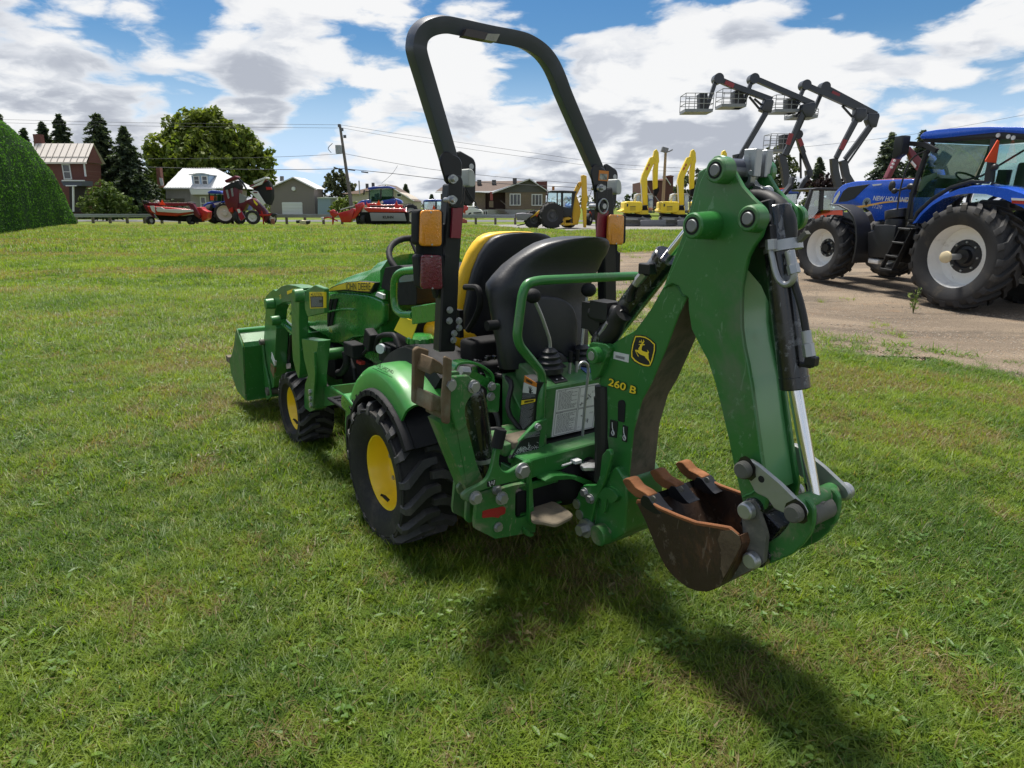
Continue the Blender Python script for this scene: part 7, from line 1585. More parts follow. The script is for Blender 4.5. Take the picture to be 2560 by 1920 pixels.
# red brick house with metal roof
Y = 88
h = BG('brick_house', 'red brick house with a pale standing-seam metal roof behind the hedge', 'house', px_x(120, Y), Y)
wl = [(-60.419,7.064),(-54.017,6.907),(-54.778,0.68),(-61.614,0.68)]
h.pl('wall', wl, Y, Y+3.2, RBRICK)
rf = [(-61.045,9.548),(-53.61,9.343),(-54.012,6.938),(-61.518,7.064)]
x0, x1 = rf[0][0], rf[1][0]; zt, zb = rf[1][1], rf[2][1]
m = MB(); m.add([(x0,Y-.5,zb),(x1,Y-.5,zb),(x1,Y+1.7,zt),(x0,Y+1.7,zt),(x0,Y+3.6,zb),(x1,Y+3.6,zb)], [(0,1,2,3),(3,2,5,4)]); m.box(((x0+x1)/2,Y-.5,zb-.1),(x1-x0,.2,.2)); roof_ = h.mb('roof', m, ROOFC)
for k in range(9):
    xx = x0+(x1-x0)*(k+.5)/9; q = MB(); q.bar([(xx,Y-.52,zb+.05),(xx,Y+1.7,zt+.05)], .06, .06); h.mb('roof_seam', q, SEAM, parent=roof_)
q = MB(); q.bar([(x0,Y+.05,zb+(zt-zb)*.256+.05),(x1,Y+.05,zb+(zt-zb)*.256+.05)], .05, .05, up=(0,0,1)); h.mb('roof_seam', q, SEAM, parent=roof_)
q = MB(); q.add([(x1-.12,Y+.02,zb),(x1-.12,Y+3.1,zb),(x1-.12,Y+1.65,zt-.12)], [(0,1,2)]); h.mb('gable_end', q, RBRICK)
q = MB(); cx2 = [(-61.319,10.185),(-60.438,9.702)]; q.box(((cx2[0][0]+cx2[1][0])/2,Y+2.2,cx2[0][1]-.5),(cx2[1][0]-cx2[0][0],.8,1.6)); h.mb('chimney', q, RBRICK, parent=roof_)
window(h, [(-57.05,6.729),(-56.019,4.858)], Y, 1, .12, mid=.5)
h.pl('downpipe', [(-54.232,6.843),(-54.068,6.843),(-54.119,5.219),(-54.318,5.219)], Y-.15, Y-.05, WTRIM)
h.pl('porch_roof', [(-56.125,4.644),(-53.459,4.644),(-53.564,4.018),(-55.853,4.018)], Y-2.2, Y, NAVY); h.pl('porch_trim', [(-55.838,4.718),(-53.084,4.698),(-53.105,4.573),(-55.864,4.573)], Y-2.4, Y-2.2, WTRIM); h.pl('porch_trim', [(-55.514,4.097),(-54.16,4.097),(-54.181,3.972),(-55.482,3.972)], Y-2.35, Y-2.2, WTRIM)
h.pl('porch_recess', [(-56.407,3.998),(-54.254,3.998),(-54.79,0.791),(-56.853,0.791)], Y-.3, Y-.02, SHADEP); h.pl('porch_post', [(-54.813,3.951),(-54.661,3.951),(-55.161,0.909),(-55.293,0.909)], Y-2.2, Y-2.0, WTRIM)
# white house
Y = 100
h = BG('white_house', 'small pale house with white ribbed metal hip roof, dormer and brick chimney', 'house', px_x(500, Y), Y)
h.pl('wall', [(-50.297,4.141),(-42.035,4.015),(-42.476,0.129),(-50.842,0.129)], Y, Y+9, STONE)
e = [(-50.306,4.176),(-40.936,4.238)]; r_ = [(-49.612,7.135),(-44.678,7.006)]
x0, x1, zb = e[0][0], e[1][0]+.3, e[0][1]; xa, xb, zt = r_[0][0], r_[1][0], r_[0][1]
m = MB(); m.add([(x0,Y-.6,zb),(x1,Y-.6,zb),(x1,Y+9.6,zb),(x0,Y+9.6,zb),(xa,Y+4.5,zt),(xb,Y+4.5,zt)], [(0,1,5,4),(1,2,5),(2,3,4,5),(3,0,4)]); m.box(((x0+x1)/2,Y-.6,zb-.08),(x1-x0,.2,.2)); roof_ = h.mb('roof', m, ROOFW)
for k in range(26):
    t_ = (k+.5)/26; xx = x0+(x1-x0)*t_; 
    zz = zt if xa < xx < xb else (zb+(zt-zb)*((xx-x0)/(xa-x0) if xx <= xa else (x1-xx)/(x1-xb))); f_ = (zz-zb)/(zt-zb)
    q = MB(); q.bar([(xx,Y-.62,zb+.04),(xx,Y-.6+5.1*f_,zz+.04)], .06, .05); h.mb('roof_rib', q, ROOFW, parent=roof_)
dm = h.pl('dormer', [(-46.545,5.771),(-45.975,6.146),(-45.179,6.245),(-44.407,6.146),(-43.921,5.834),(-44.108,4.267),(-46.472,4.267)], Y+.3, Y+4, BLUED); h.pl('dormer_roof', [(-46.819,6.027),(-45.785,6.176),(-45.252,6.276),(-44.605,6.251),(-43.716,6.065),(-43.666,5.94),(-44.75,6.127),(-45.8,6.052),(-46.665,5.903)], Y-.1, Y+4, ROOFW, parent=dm)
window(h, [(-46.243,5.862),(-45.353,4.612)], Y+.28, 1, .12, parent=dm, mid=.5); window(h, [(-45.069,5.862),(-44.179,4.575)], Y+.28, 1, .12, parent=dm, mid=.5)
h.pl('porch_roof', [(-45.963,3.939),(-42.747,3.902),(-42.572,3.196),(-45.799,3.196)], Y-2, Y, ROOFW); h.pl('entry_wall', [(-46.269,3.188),(-43.14,3.188),(-43.497,0.142),(-46.652,0.142)], Y-1.2, Y-.02, STONE)
window(h, [(-44.946,2.919),(-44.109,1.223)], Y-1.2, 1, .13, mid=.45)
h.pl('chimney', [(-51.657,7.072),(-51.13,7.072),(-51.181,4.295),(-51.796,4.168)], Y+.6, Y+1.4, CHIMB); h.pl('chimney_flashing', [(-51.353,5.6),(-50.902,5.538),(-50.843,4.531),(-51.247,4.467)], Y+.5, Y+.6, ROOFW)
h.pl('porch_lattice', [(-48.98,2.649),(-46.421,2.649),(-46.501,2.032),(-49.064,2.032)], Y-3, Y-2.8, mat('grey_brown_boards', (.07,.06,.05), .9))
# grey garage
Y = 106
h = BG('grey_garage', 'grey sided gable garage with a white overhead door', 'garage', px_x(790, Y), Y)
h.pl('wall', [(-37.174,4.169),(-33.624,5.766),(-30.488,4.169),(-30.601,-0.018),(-37.641,-0.018)], Y, Y+5, SIDG)
m = MB(); pz = [(-37.112,4.422),(-33.448,5.943),(-29.926,4.182)]
m.add([(pz[0][0],Y-.5,pz[0][1]),(pz[1][0],Y-.5,pz[1][1]),(pz[2][0],Y-.5,pz[2][1]),(pz[2][0],Y+5.5,pz[2][1]),(pz[1][0],Y+5.5,pz[1][1]),(pz[0][0],Y+5.5,pz[0][1])], [(0,1,4,5),(1,2,3,4)]); m.bar([(p[0],Y-.5,p[1]-.12) for p in pz], .1, .25, up=(0,1,0)); h.mb('roof', m, ROOFW)
dr = [(-35.625,2.126),(-32.467,2.086),(-32.57,0.147),(-35.72,0.147)]; d_ = h.pl('garage_door', dr, Y-.06, Y-.01, WTRIM)
for k in range(4):
    zz = dr[2][1]+(dr[0][1]-dr[2][1])*k/4; q = MB(); q.box(((dr[0][0]+dr[1][0])/2,Y-.065,zz+.30),(dr[1][0]-dr[0][0]-.1,.03,.52)); h.mb('door_panel', q, WTRIM, parent=d_, bevel=.01)
q = MB(); c_ = (-33.588,4.193); q.cyl((c_[0],Y-.3,c_[1]),(c_[0],Y-.01,c_[1]),.3,n=14); h.mb('wall_lamp', q, WTRIM)
h.pl('chimney', [(-36.588,6.187),(-36.161,6.187),(-36.218,5.547),(-36.659,5.41)], Y+3, Y+3.6, SIDD)
# shed, cream house, bungalow
Y = 104; h = BG('blue_shed', 'small blue grey shed behind the bright bush', 'shed', px_x(840, Y), Y); h.pl('wall', [(-29.466,2.802),(-27.544,2.828),(-27.735,0.143),(-29.668,0.143)], Y, Y+4, mat('blue_grey_siding', (.22,.29,.38), .7)); h.pl('roof', [(-29.514,2.849),(-28.324,2.944),(-26.553,2.906),(-26.562,2.773),(-29.47,2.773)], Y-.2, Y+4, WTRIM)
Y = 104; h = BG('cream_house', 'cream gabled house with brown roof behind the tractor and red mower', 'house', px_x(970, Y), Y)
h.pl('wall', [(-24.204,3.402),(-23.021,3.402),(-19.159,4.724),(-15.74,3.023),(-14.98,2.262),(-15.062,0.153),(-24.408,0.153)], Y, Y+9, CREAM)
m = MB(); pz = [(-24.48,3.393),(-18.964,4.821),(-14.807,2.334)]; z0 = pz[0][1]
m.add([(pz[0][0]-1.2,Y-.5,z0),(pz[0][0]+1.6,Y-.5,z0),(pz[1][0],Y-.5,pz[1][1]),(pz[1][0]-2.6,Y+5,pz[1][1]-.2),(pz[2][0],Y-.5,pz[2][1]),(pz[2][0],Y+9,pz[2][1]),(pz[1][0],Y+9,pz[1][1])], [(0,1,2,3),(2,4,5,6)]); h.mb('roof', m, SHING)
h.bar('roof_trim', [(pz[1][0],Y-.55,pz[1][1]),(pz[2][0],Y-.55,pz[2][1])], .10, WTRIM, .25)
m = MB(); v0 = [(-22.909,5.288),(-23.027,3.308),(-22.506,4.63),(-21.564,4.771)]; m.cyl((v0[0][0],Y-.7,v0[1][1]),(v0[0][0],Y-.7,v0[0][1]),.10,n=10); h.mb('vent_pipe', m, ZNC)
for q_ in v0[2:]:
    m = MB(); m.box((q_[0],Y+3,q_[1]-.1),(.4,.4,.9)); h.mb('roof_vent', m, SIDD)
window(h, [(-17.479,3.495),(-16.715,2.927)], Y, 1, .1)
Y = 98; h = BG('brown_bungalow', 'brown brick bungalow with dark gable and two white windows', 'house', px_x(1240, Y), Y)
h.pl('wall', [(-0.957,3.506),(4.837,3.506),(4.869,1.129),(-0.964,1.129)], Y, Y+10, BBRICK); h.pl('wall', [(-10.491,3.369),(-9.287,3.39),(-9.357,0.614),(-10.57,0.614)], Y+3, Y+9, BBRICK)
h.pl('gable', [(-2.614,3.579),(2.497,5.194),(4.834,3.745),(4.837,3.516),(-0.957,3.516),(-2.583,3.433)], Y-.05, Y+9.8, SIDD)
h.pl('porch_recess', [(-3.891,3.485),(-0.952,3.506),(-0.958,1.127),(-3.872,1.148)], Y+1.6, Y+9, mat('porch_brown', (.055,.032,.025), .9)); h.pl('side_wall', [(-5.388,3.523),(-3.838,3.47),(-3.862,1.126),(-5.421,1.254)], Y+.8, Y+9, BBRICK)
m = MB(); pz = [(-2.836,3.462),(2.48,5.365),(5.127,3.731)]; lw = [(-11.035,3.474),(-5.397,3.663),(-5.274,4.575),(-3.415,5.065)]
m.add([(pz[0][0],Y-.6,pz[0][1]),(pz[1][0],Y-.6,pz[1][1]),(pz[2][0],Y-.6,pz[2][1]),(pz[2][0],Y+10,pz[2][1]),(pz[1][0],Y+10,pz[1][1]),(pz[0][0],Y+10,pz[0][1])], [(0,1,4,5),(1,2,3,4)])
m.add([(lw[0][0],Y+1.2,lw[1][1]),(pz[0][0],Y+.0,lw[1][1]),(pz[1][0]-.4,Y+5,pz[1][1]-.1),(lw[2][0]-4,Y+5,lw[3][1]+.1)], [(0,1,2,3)]); roof_ = h.mb('roof', m, SHING)
h.bar('roof_trim', [(p[0],Y-.65,p[1]-.1) for p in pz], .10, WTRIM, .30, parent=roof_); h.bar('roof_trim', [(lw[0][0],Y+1.15,lw[1][1]-.12),(pz[0][0]-.2,Y-.05,lw[1][1]-.12)], .1, WTRIM, .3, parent=roof_)
for p in [(-4.817,5.223),(-2.649,5.223),(0.406,5.489)]:
    q = MB(); q.box((p[0],Y+3.6,p[1]-.25),(.6,.6,.7)); h.mb('roof_vent', q, SIDD, parent=roof_)
q = MB(); p = (4.392,4.638); q.box((p[0],Y+4,p[1]-.5),(1.6,.9,2.0)); h.mb('chimney', q, RBRICK, parent=roof_)
window(h, [(-0.34,3.327),(1.246,1.676)], Y, 3, .12); window(h, [(2.8,3.265),(4.335,1.655)], Y, 3, .12)
h.pl('porch_column', [(-3.111,3.549),(-2.733,3.549),(-2.742,2.406),(-3.12,2.406)], Y-.3, Y, mat('red_column', (.30,.07,.07), .7)); h.pl('column_base', [(-3.262,2.302),(-2.656,2.302),(-2.662,1.413),(-3.269,1.466)], Y-.4, Y, BBRICK)
h.pl('foundation', [(-5.358,1.099),(-1.883,1.13),(4.85,1.046),(4.863,0.077),(-5.372,0.099)], Y-.3, Y+9.5, FOUND); window(h, [(-4.148,0.964),(-3.451,0.262)], Y-.3, 2, .07)
q = MB(); pq = [(-1.763,1.153),(-0.47,0.107),(-1.006,1.674)]
for k in range(6):
    u = k/5; q = MB(); q.box((pq[0][0]+(pq[1][0]-pq[0][0])*u, Y-.9, pq[0][1]+(pq[1][1]-pq[0][1])*u), (1.1,1.0,.12)); h.mb('porch_step', q, mat('grey_wood', (.16,.14,.13), .9))
h.bar('stair_rail', [(pq[2][0]-.6,Y-1.4,pq[0][1]+1.2),(pq[1][0]+.4,Y-1.4,pq[1][1]+1.0)], .08, MATS['grey_wood'], .12)
# far red brick building with gable and square tower
Y = 112; h = BG('brick_church', 'dark red brick building with a gable and square tower behind the yellow excavators', 'building', px_x(1665, Y), Y)
h.pl('wall', [(22.018,5.584),(24.395,5.584),(25.002,6.039),(25.706,4.901),(26.673,4.673),(27.19,1.605),(22.229,1.605)], Y, Y+14, mat('maroon_brick', (.115,.045,.042), .85, var=.1)); h.pl('tower', [(25.569,6.341),(26.597,6.341),(26.842,2.53),(25.805,2.53)], Y+2, Y+5, MATS['maroon_brick']); h.pl('tower_cap', [(25.482,6.462),(26.078,6.552),(26.67,6.431),(26.678,6.311),(25.492,6.311)], Y+1.8, Y+5.2, CHIMB); h.bar('gable_trim', [(p[0],Y-.1,p[1]) for p in [(24.923,6.039),(25.785,4.901)]], .1, WTRIM, .25)
h.bar('roof_edge', [(p[0],Y-.1,p[1]) for p in [(21.939,5.584),(24.425,5.615)]], .1, SHING, .3)
# --- guard rail
GA, GBp = Vector((-38.429,59.945,0)), Vector((0.245,51.942,0)); GA.x *= 63.5/GA.y; GA.y = 63.5; GBp.x *= 58.5/GBp.y; GBp.y = 58.5
gr_ = thing('guard_rail', 'long grey steel guard rail on squat wooden posts along the road', 'guard rail', GA)
WOODP = mat('weathered_post', (.15,.125,.10), .9, var=.25, scale=4); n = 24
for k in range(n+1):
    p = GA.lerp(GBp, k/n)-GA; q = MB(); q.box((p.x, p.y, .42), (.20, .20, .86)); part('post', q, WOODP, gr_, bevel=.02)
m = MB(); d = GBp-GA; m.bar([(0,-.14,.70), (d.x, d.y-.14, .70)], .05, .30, up=(0,0,1)); m.bar([(0,-.18,.76), (d.x, d.y-.18, .76)], .05, .07, up=(0,0,1)); m.bar([(0,-.18,.64), (d.x, d.y-.18, .64)], .05, .07, up=(0,0,1)); part('rail_beam', m, mat('dull_galvanised_rail', (.30,.32,.34), .55, metal=.3, var=.1, scale=2), gr_)
# --- utility pole and wires
Y = 76
pb, pt_ = [(-17.708,-0.173),(-18.571,10.062)]
pole = BG('utility_pole', 'leaning wooden utility pole carrying a grey transformer', 'pole', pb[0], Y)
m = MB(); m.cyl((pb[0],Y,-.1), (pt_[0],Y,pt_[1]), .21, .13, 14); pm = pole.mb('pole_shaft', m, mat('grey_pole_wood', (.16,.14,.125), .9, var=.2, scale=3))
tr = [(-18.765,7.924),(-18.823,7.069),(-19.421,7.164)]; m = MB(); m.cyl((tr[0][0],Y-.35,tr[1][1]), (tr[0][0],Y-.35,tr[0][1]), .36, n=18); pole.mb('transformer', m, mat('transformer_grey', (.32,.34,.36), .5))
m = MB(); m.tube(spline([(tr[2][0],Y-.3,tr[0][1]+.2),(tr[2][0]-.5,Y-.3,tr[0][1]-.3),(tr[2][0]-.2,Y-.3,tr[2][1])], 5), .035, 6); pole.mb('service_loop', m, HOSE)
for p in [(-18.604,9.934),(-18.078,8.831),(-18.331,9.536)]:
    m = MB(); m.box((p[0],Y-.15,p[1]), (.28,.2,.3)); pole.mb('insulator', m, mat('insulator_grey', (.10,.10,.11), .5))
WIRE = mat('wire_black', (.035,.038,.045), .6)
def wire(pts_, y, r, lab, grp='overhead wires'):
    r *= .72; p = [(a, y, c) for a, c in pts_]; n = len(p); m = MB()
    m.tube(spline(p, 8) if n > 2 else p, r, 5); return tag(part('overhead_wire', m, WIRE), lab, 'wire', grp)
wire([(-64.881,10.691),(-54.973,10.551),(-40.108,10.226),(-18.573,10.016)], Y-.2, .022, 'upper thin wire left of the utility pole, reaching its top')
wire([(-64.947,10.412),(-55.038,10.226),(-40.156,9.899),(-18.595,9.689)], Y-.2, .022, 'second thin wire left of the pole, just below the top one')
wire([(-39.638,6.544),(-30.552,6.615),(-22.971,6.83),(-18.521,7.069)], Y-.2, .028, 'middle sagging wire left of the pole at transformer height')
wire([(-39.761,5.68),(-30.679,5.463),(-23.086,5.439),(-18.219,5.535)], Y-.2, .045, 'thick lowest cable left of the pole, crossing in front of the big tree')
wire([(-18.474,10.016),(-12.785,9.174),(-6.56,8.35),(2.218,7.164),(12.338,5.92),(27.569,5.246)], Y-.2, .022, 'upper thin wire right of the pole, sloping down behind the roll bar')
wire([(-18.345,9.712),(-12.804,8.774),(-6.572,7.829),(2.222,6.639),(12.357,5.487),(27.598,4.956)], Y-.2, .022, 'second thin wire right of the pole')
wire([(-18.169,7.069),(-12.927,6.112),(-7.898,5.342),(-0.301,4.568),(9.885,3.79)], Y-.2, .03, 'middle wire right of the pole, running over the bungalow roof')
wire([(-18.019,5.487),(-12.979,5.004),(-7.416,4.398),(-0.301,3.912),(9.898,3.423)], Y-.2, .045, 'thick lowest cable right of the pole')
wire([(-12.478,5.846),(-13.159,4.964),(-14.351,3.974)], Y-.2, .025, 'short drop wire slanting down to the cream house roof')
wire([(25.538,6.947),(32.419,7.603),(41.504,8.691),(52.629,10.625)], 70, .02, 'single faint wire rising to the right behind the blue cab')
for p in [(-18.911,5.495),(-17.546,5.387),(-16.123,5.149)]:
    m = MB(); m.box((p[0],Y-.2,p[1]), (.75,.14,.13), Matrix.Rotation(.12,3,'Y')); tag(part('splice_box', m, mat('splice_black', (.03,.03,.032), .6)), 'x', 'splice box')
LBL = ['black splice box hanging on the thick cable just left of the pole', 'black splice box on the thick cable close right of the pole', 'black splice box on the thick cable, second right of the pole']
for o, l in zip([q for q in bpy.data.objects if q.name.startswith('splice_box')], LBL): o['label'] = l

# ------------------------------------------------------------------ machines standing at the far side
RED = mat('red_implement_paint', (.50,.022,.020), .32, coat=.4, var=.06); MAR = mat('maroon_implement_paint', (.13,.010,.022), .45, coat=.15, var=.12); FBLUE = mat('far_blue_paint', (.014,.055,.36), .35, coat=.4, var=.06); WPNT = mat('white_implement_paint', (.66,.66,.66), .4, var=.04); FRIM = mat('far_white_rim', (.62,.61,.56), .5, var=.05)
YELM = mat('machine_yellow', (.72,.42,.010), .38, coat=.25, var=.07, dirt=.12, dirt_rgb=(.4,.27,.08)); LYEL = mat('excavator_yellow', (.80,.58,.012), .38, coat=.25, var=.06); GCURT = mat('grey_curtain', (.26,.265,.28), .6, var=.05); DCURT = mat('dark_curtain', (.035,.037,.040), .9, var=.15, spec=.1); TEALG = glass('teal_cab_glass', (.70,.90,.92), .30); CLRG = glass('clear_cab_glass', (.72,.84,.86), .22); TRKM = mat('track_steel', (.16,.16,.165), .7, var=.25, scale=4); BLADE = mat('blade_grey', (.17,.18,.195), .6, var=.15); OREDP = mat('orange_red_paint', (.62,.075,.018), .35, coat=.3, var=.05)
def triangle(bg, pts, y): 
    t_ = bg.pl('warning_triangle', pts, y-.04, y-.01, ORG); return t_
# red disc mower seen from behind
Y = 57.5
b = BG('disc_mower', 'low wide red disc mower with white striped deck and orange triangle', 'mower', px_x(425, Y), Y)
b.pl('frame_beam', [(-31.169,1.978),(-30.772,1.942),(-30.6,1.817),(-27.334,1.817),(-27.327,1.575),(-30.638,1.553),(-30.879,1.465),(-31.138,1.671)], Y+.2, Y+.5, MAR, .03)
b.pl('deck', [(-30.462,1.552),(-29.102,1.465),(-26.865,1.261),(-26.906,0.939),(-28.144,0.719),(-29.684,0.807),(-30.29,1.063)], Y-.5, Y+.6, RED, .05); b.pl('deck_stripe', [(-29.676,1.306),(-27.924,1.284),(-26.623,1.234),(-26.604,1.089),(-27.816,0.973),(-29.595,1.089)], Y-.62, Y-.48, WPNT, .01)
b.pl('deck_sticker', [(-30.139,1.566),(-29.789,1.566),(-29.777,0.959),(-30.031,1.176)], Y-.62, Y-.52, WPNT); b.pl('deck_sticker', [(-29.689,1.479),(-29.243,1.465),(-28.932,1.284),(-29.562,1.32)], Y-.60, Y-.52, WPNT)
b.pl('side_arm', [(-30.865,1.683),(-30.519,1.574),(-30.055,0.587),(-29.702,0.403),(-30.131,0.587),(-30.652,1.173)], Y-.3, Y, MAR, .02); b.pl('side_arm', [(-27.08,1.828),(-26.65,1.77),(-26.166,0.807),(-26.277,0.514),(-26.62,0.807),(-26.858,1.319)], Y-.4, Y, MAR, .02)
b.pl('cutter_bar', [(-30.014,0.88),(-28.147,0.697),(-26.611,0.88),(-26.238,0.219),(-29.705,0.381)], Y-.2, Y+.6, DARK, .02)
b.pl('gearbox_cover', [(-26.542,1.428),(-26.159,1.479),(-25.999,1.246),(-25.603,1.085),(-25.732,0.514),(-26.194,0.263),(-26.25,0.734)], Y-.1, Y+.8, RED, .06)
b.pl('end_plate', [(-27.147,1.886),(-26.699,1.857),(-26.614,1.756),(-26.699,1.501),(-27.02,1.523),(-27.151,1.683)], Y-.3, Y+.1, BLK2, .03); b.pl('end_plate', [(-30.911,1.988),(-30.539,1.959),(-30.503,1.792),(-30.88,1.683)], Y-.2, Y+.1, BLK2, .02)
q = [(-30.532,0.377),(-27.093,0.377),(-29.733,1.903)]
for c_ in q[:2]: b.wheel(c_[0], Y-.1, .36, .36, .34, .16, FRIM, head=math.radians(62))
m = MB(); m.cyl((q[2][0],Y-.15,q[2][1]),(q[2][0],Y,q[2][1]),.13,n=16); b.mb('beacon_lamp', m, WPNT)
triangle(b, [(-29.364,2.063),(-29.136,1.633),(-29.635,1.633)], Y)
b.bar('top_rail', [(p[0],Y-.1,p[1]) for p in [(-30.514,1.94),(-30.004,2.071),(-29.828,1.976)]], .06, GREYD)
# blue tractor and maroon folding mower
Y = 62
b = BG('farm_tractor', 'blue tractor with white rims partly hidden behind the folded maroon mower', 'tractor', px_x(545, Y), Y)
b.pl('cab_roof', [(-27.14,2.743),(-26.795,2.899),(-26.016,2.868),(-25.854,2.711),(-25.868,2.586),(-27.128,2.633)], Y-.8, Y+.8, FBLUE, .06); b.pl('cab_frame', [(-27.102,2.649),(-27.004,2.649),(-27.017,1.98),(-27.089,1.925)], Y-.7, Y-.6, BLK2); b.pl('cab_frame', [(-26.555,2.649),(-26.473,2.649),(-26.575,1.98),(-26.657,1.98)], Y-.7, Y-.6, BLK2); b.pl('cab_glass', [(-27.022,2.633),(-25.945,2.633),(-26.018,1.98),(-27.048,1.925)], Y-.66, Y-.62, TEALG); b.pl('cab_inside', [(-26.446,2.531),(-25.915,2.531),(-25.977,1.98),(-26.509,1.98)], Y-.3, Y+.3, BLK2)
b.pl('hood', [(-27.821,1.584),(-27.365,1.858),(-26.455,1.999),(-25.565,1.976),(-23.705,1.897),(-23.783,1.151),(-25.657,1.151),(-26.024,1.505),(-26.689,1.387),(-27.421,1.387),(-27.739,1.45)], Y-.6, Y+.6, FBLUE, .08)
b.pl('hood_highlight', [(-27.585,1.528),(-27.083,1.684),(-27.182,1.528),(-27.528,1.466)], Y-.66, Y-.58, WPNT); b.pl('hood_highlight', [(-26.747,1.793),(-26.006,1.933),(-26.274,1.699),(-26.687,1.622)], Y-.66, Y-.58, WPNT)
c_ = [(-25.712,0.605),(-27.049,0.605),(-25.048,0.526)]
b.wheel(c_[0][0], Y-.9, .93, .92, .5, .66, FRIM, head=math.radians(12), lugs=16); b.wheel(c_[1][0], Y-.2, .93, .92, .6, .5, DARK, head=math.radians(70)); b.wheel(c_[2][0]+.4, Y-.5, .78, .78, .45, .5, FRIM, head=math.radians(75))
b.pl('rear_link', [(-27.469,1.154),(-26.319,1.31),(-26.302,0.054),(-27.592,0.133)], Y-.1, Y+.3, DARK, .05); b.pl('warning_panel', [(-26.832,2.43),(-26.536,2.43),(-26.582,2.045),(-26.862,2.045)], Y-1.0, Y-.97, ORG)
Y = 59
b = BG('folding_mower', 'tall maroon triple mower folded upright with dark curtains', 'mower', px_x(625, Y), Y)
b.pl('left_wing', [(-24.644,3.112),(-23.81,3.52),(-23.359,3.394),(-23.266,2.963),(-23.549,1.616),(-23.676,1.163),(-24.379,1.163),(-24.625,1.767),(-24.718,2.665)], Y-.3, Y+.5, MAR, .05)
for pts_ in ([(-24.44,2.953),(-24.248,2.953),(-24.176,2.212),(-24.3,2.137)], [(-23.993,3.027),(-23.812,3.064),(-23.812,2.36),(-23.947,2.323)]): b.pl('wing_strap', pts_, Y-.36, Y-.28, GCURT)
b.pl('left_curtain', [(-24.454,3.174),(-23.606,3.542),(-23.6,3.101),(-24.333,2.879),(-24.502,2.879)], Y-.38, Y-.31, DCURT, .02); b.pl('wing_end', [(-23.604,3.583),(-23.288,3.656),(-23.108,3.177),(-23.217,2.881),(-23.656,3.103)], Y-.4, Y+.3, DCURT, .03)
b.pl('left_flap', [(-24.402,3.63),(-23.475,4.041),(-23.313,3.909),(-23.465,3.777),(-24.268,3.454)], Y-.5, Y+.4, MAR, .02)
b.bar('fold_arm', [(p[0],Y,p[1]) for p in [(-23.493,3.941),(-23.04,3.483),(-22.754,2.889)]], .12, BLK2)
b.pl('right_flap', [(-21.993,3.542),(-20.841,3.938),(-20.793,3.799),(-21.894,3.381)], Y-.5, Y+.4, WPNT, .02); b.pl('right_flap_stripe', [(-22.231,3.098),(-20.979,3.722),(-21.287,3.318),(-22.039,3.098)], Y-.45, Y-.3, WPNT, .01); b.pl('right_frame', [(-22.453,3.18),(-21.892,3.387),(-21.003,3.807),(-20.866,3.623),(-22.089,2.958)], Y-.3, Y+.1, MAR, .03)
b.pl('right_curtain', [(-22.164,2.963),(-21.324,3.631),(-21.004,3.741),(-20.727,3.409),(-20.582,2.889),(-20.645,2.217),(-20.897,1.616),(-21.343,1.842),(-21.875,2.366)], Y-.1, Y+.6, DCURT, .04); b.pl('red_lamp_panel', [(-21.036,3.135),(-20.579,3.098),(-20.519,2.913),(-20.984,2.877)], Y-.2, Y-.1, RED)
b.pl('chassis', [(-24.445,1.277),(-22.722,2.067),(-22.24,2.217),(-21.252,1.163),(-20.997,0.557),(-21.355,0.1),(-21.624,0.557),(-22.034,1.163),(-22.754,1.767),(-23.129,1.163),(-24.256,0.86)], Y-.2, Y+.5, MAR, .05)
b.pl('lift_arm', [(-22.286,2.712),(-21.953,2.815),(-21.65,2.764),(-21.586,2.638),(-21.094,1.763),(-21.308,1.555),(-21.512,1.838),(-22.065,2.468)], Y-.55, Y-.4, WPNT, .02); b.pl('arm_slot', [(-22.002,2.71),(-21.657,2.71),(-21.667,2.607),(-21.974,2.607)], Y-.57, Y-.5, MAR); b.pl('yellow_sticker', [(-22.061,2.134),(-21.721,1.688),(-21.809,1.577),(-22.014,1.837)], Y-.58, Y-.5, YDEC)
b.pl('red_panel', [(-23.666,1.316),(-23.317,1.405),(-22.91,0.566),(-23.292,0.325)], Y-.6, Y-.45, mat('crimson_panel', (.36,.012,.04), .35, coat=.4)); b.pl('panel_print', [(-23.537,1.279),(-23.302,1.316),(-23.214,1.055),(-23.419,0.942)], Y-.62, Y-.55, WPNT)
b.pl('wing_window', [(-23.397,2.663),(-22.7,2.29),(-22.976,1.879),(-23.414,1.781)], Y-.2, Y-.15, GCURT)
b.bar('stand', [(p[0],Y-.3,p[1]) for p in [(-21.574,1.165),(-21.463,0.714),(-21.471,-0.005)]], .1, RED); b.pl('left_stand', [(-24.275,1.315),(-23.948,1.465),(-23.959,1.015),(-24.3,1.09)], Y-.5, Y-.3, RED, .02); b.pl('right_stand', [(-21.911,0.902),(-21.137,0.864),(-20.664,0.94),(-20.841,0.714),(-21.891,0.714)], Y-.4, Y-.2, RED, .02)
c_ = [(-22.273,0.415),(-23.546,0.491),(-20.992,0.415)]
b.wheel(c_[0][0], Y-.5, .62, .62, .4, .36, FRIM, head=math.radians(10)); b.wheel(c_[1][0], Y-.2, .62, .62, .4, .3, FRIM, head=math.radians(70)); b.wheel(c_[2][0], Y+.3, .5, .5, .4, .3, FRIM, head=math.radians(60))
b.pl('orange_block', [(-20.739,0.456),(-20.488,0.494),(-20.497,-0.018),(-20.768,-0.018)], Y-.6, Y-.3, mat('brick_orange', (.30,.12,.07), .8), .02); b.pl('side_hitch', [(-20.836,0.829),(-20.359,0.956),(-20.216,0.829),(-20.625,0.603)], Y-.4, Y-.1, BLK2, .03)
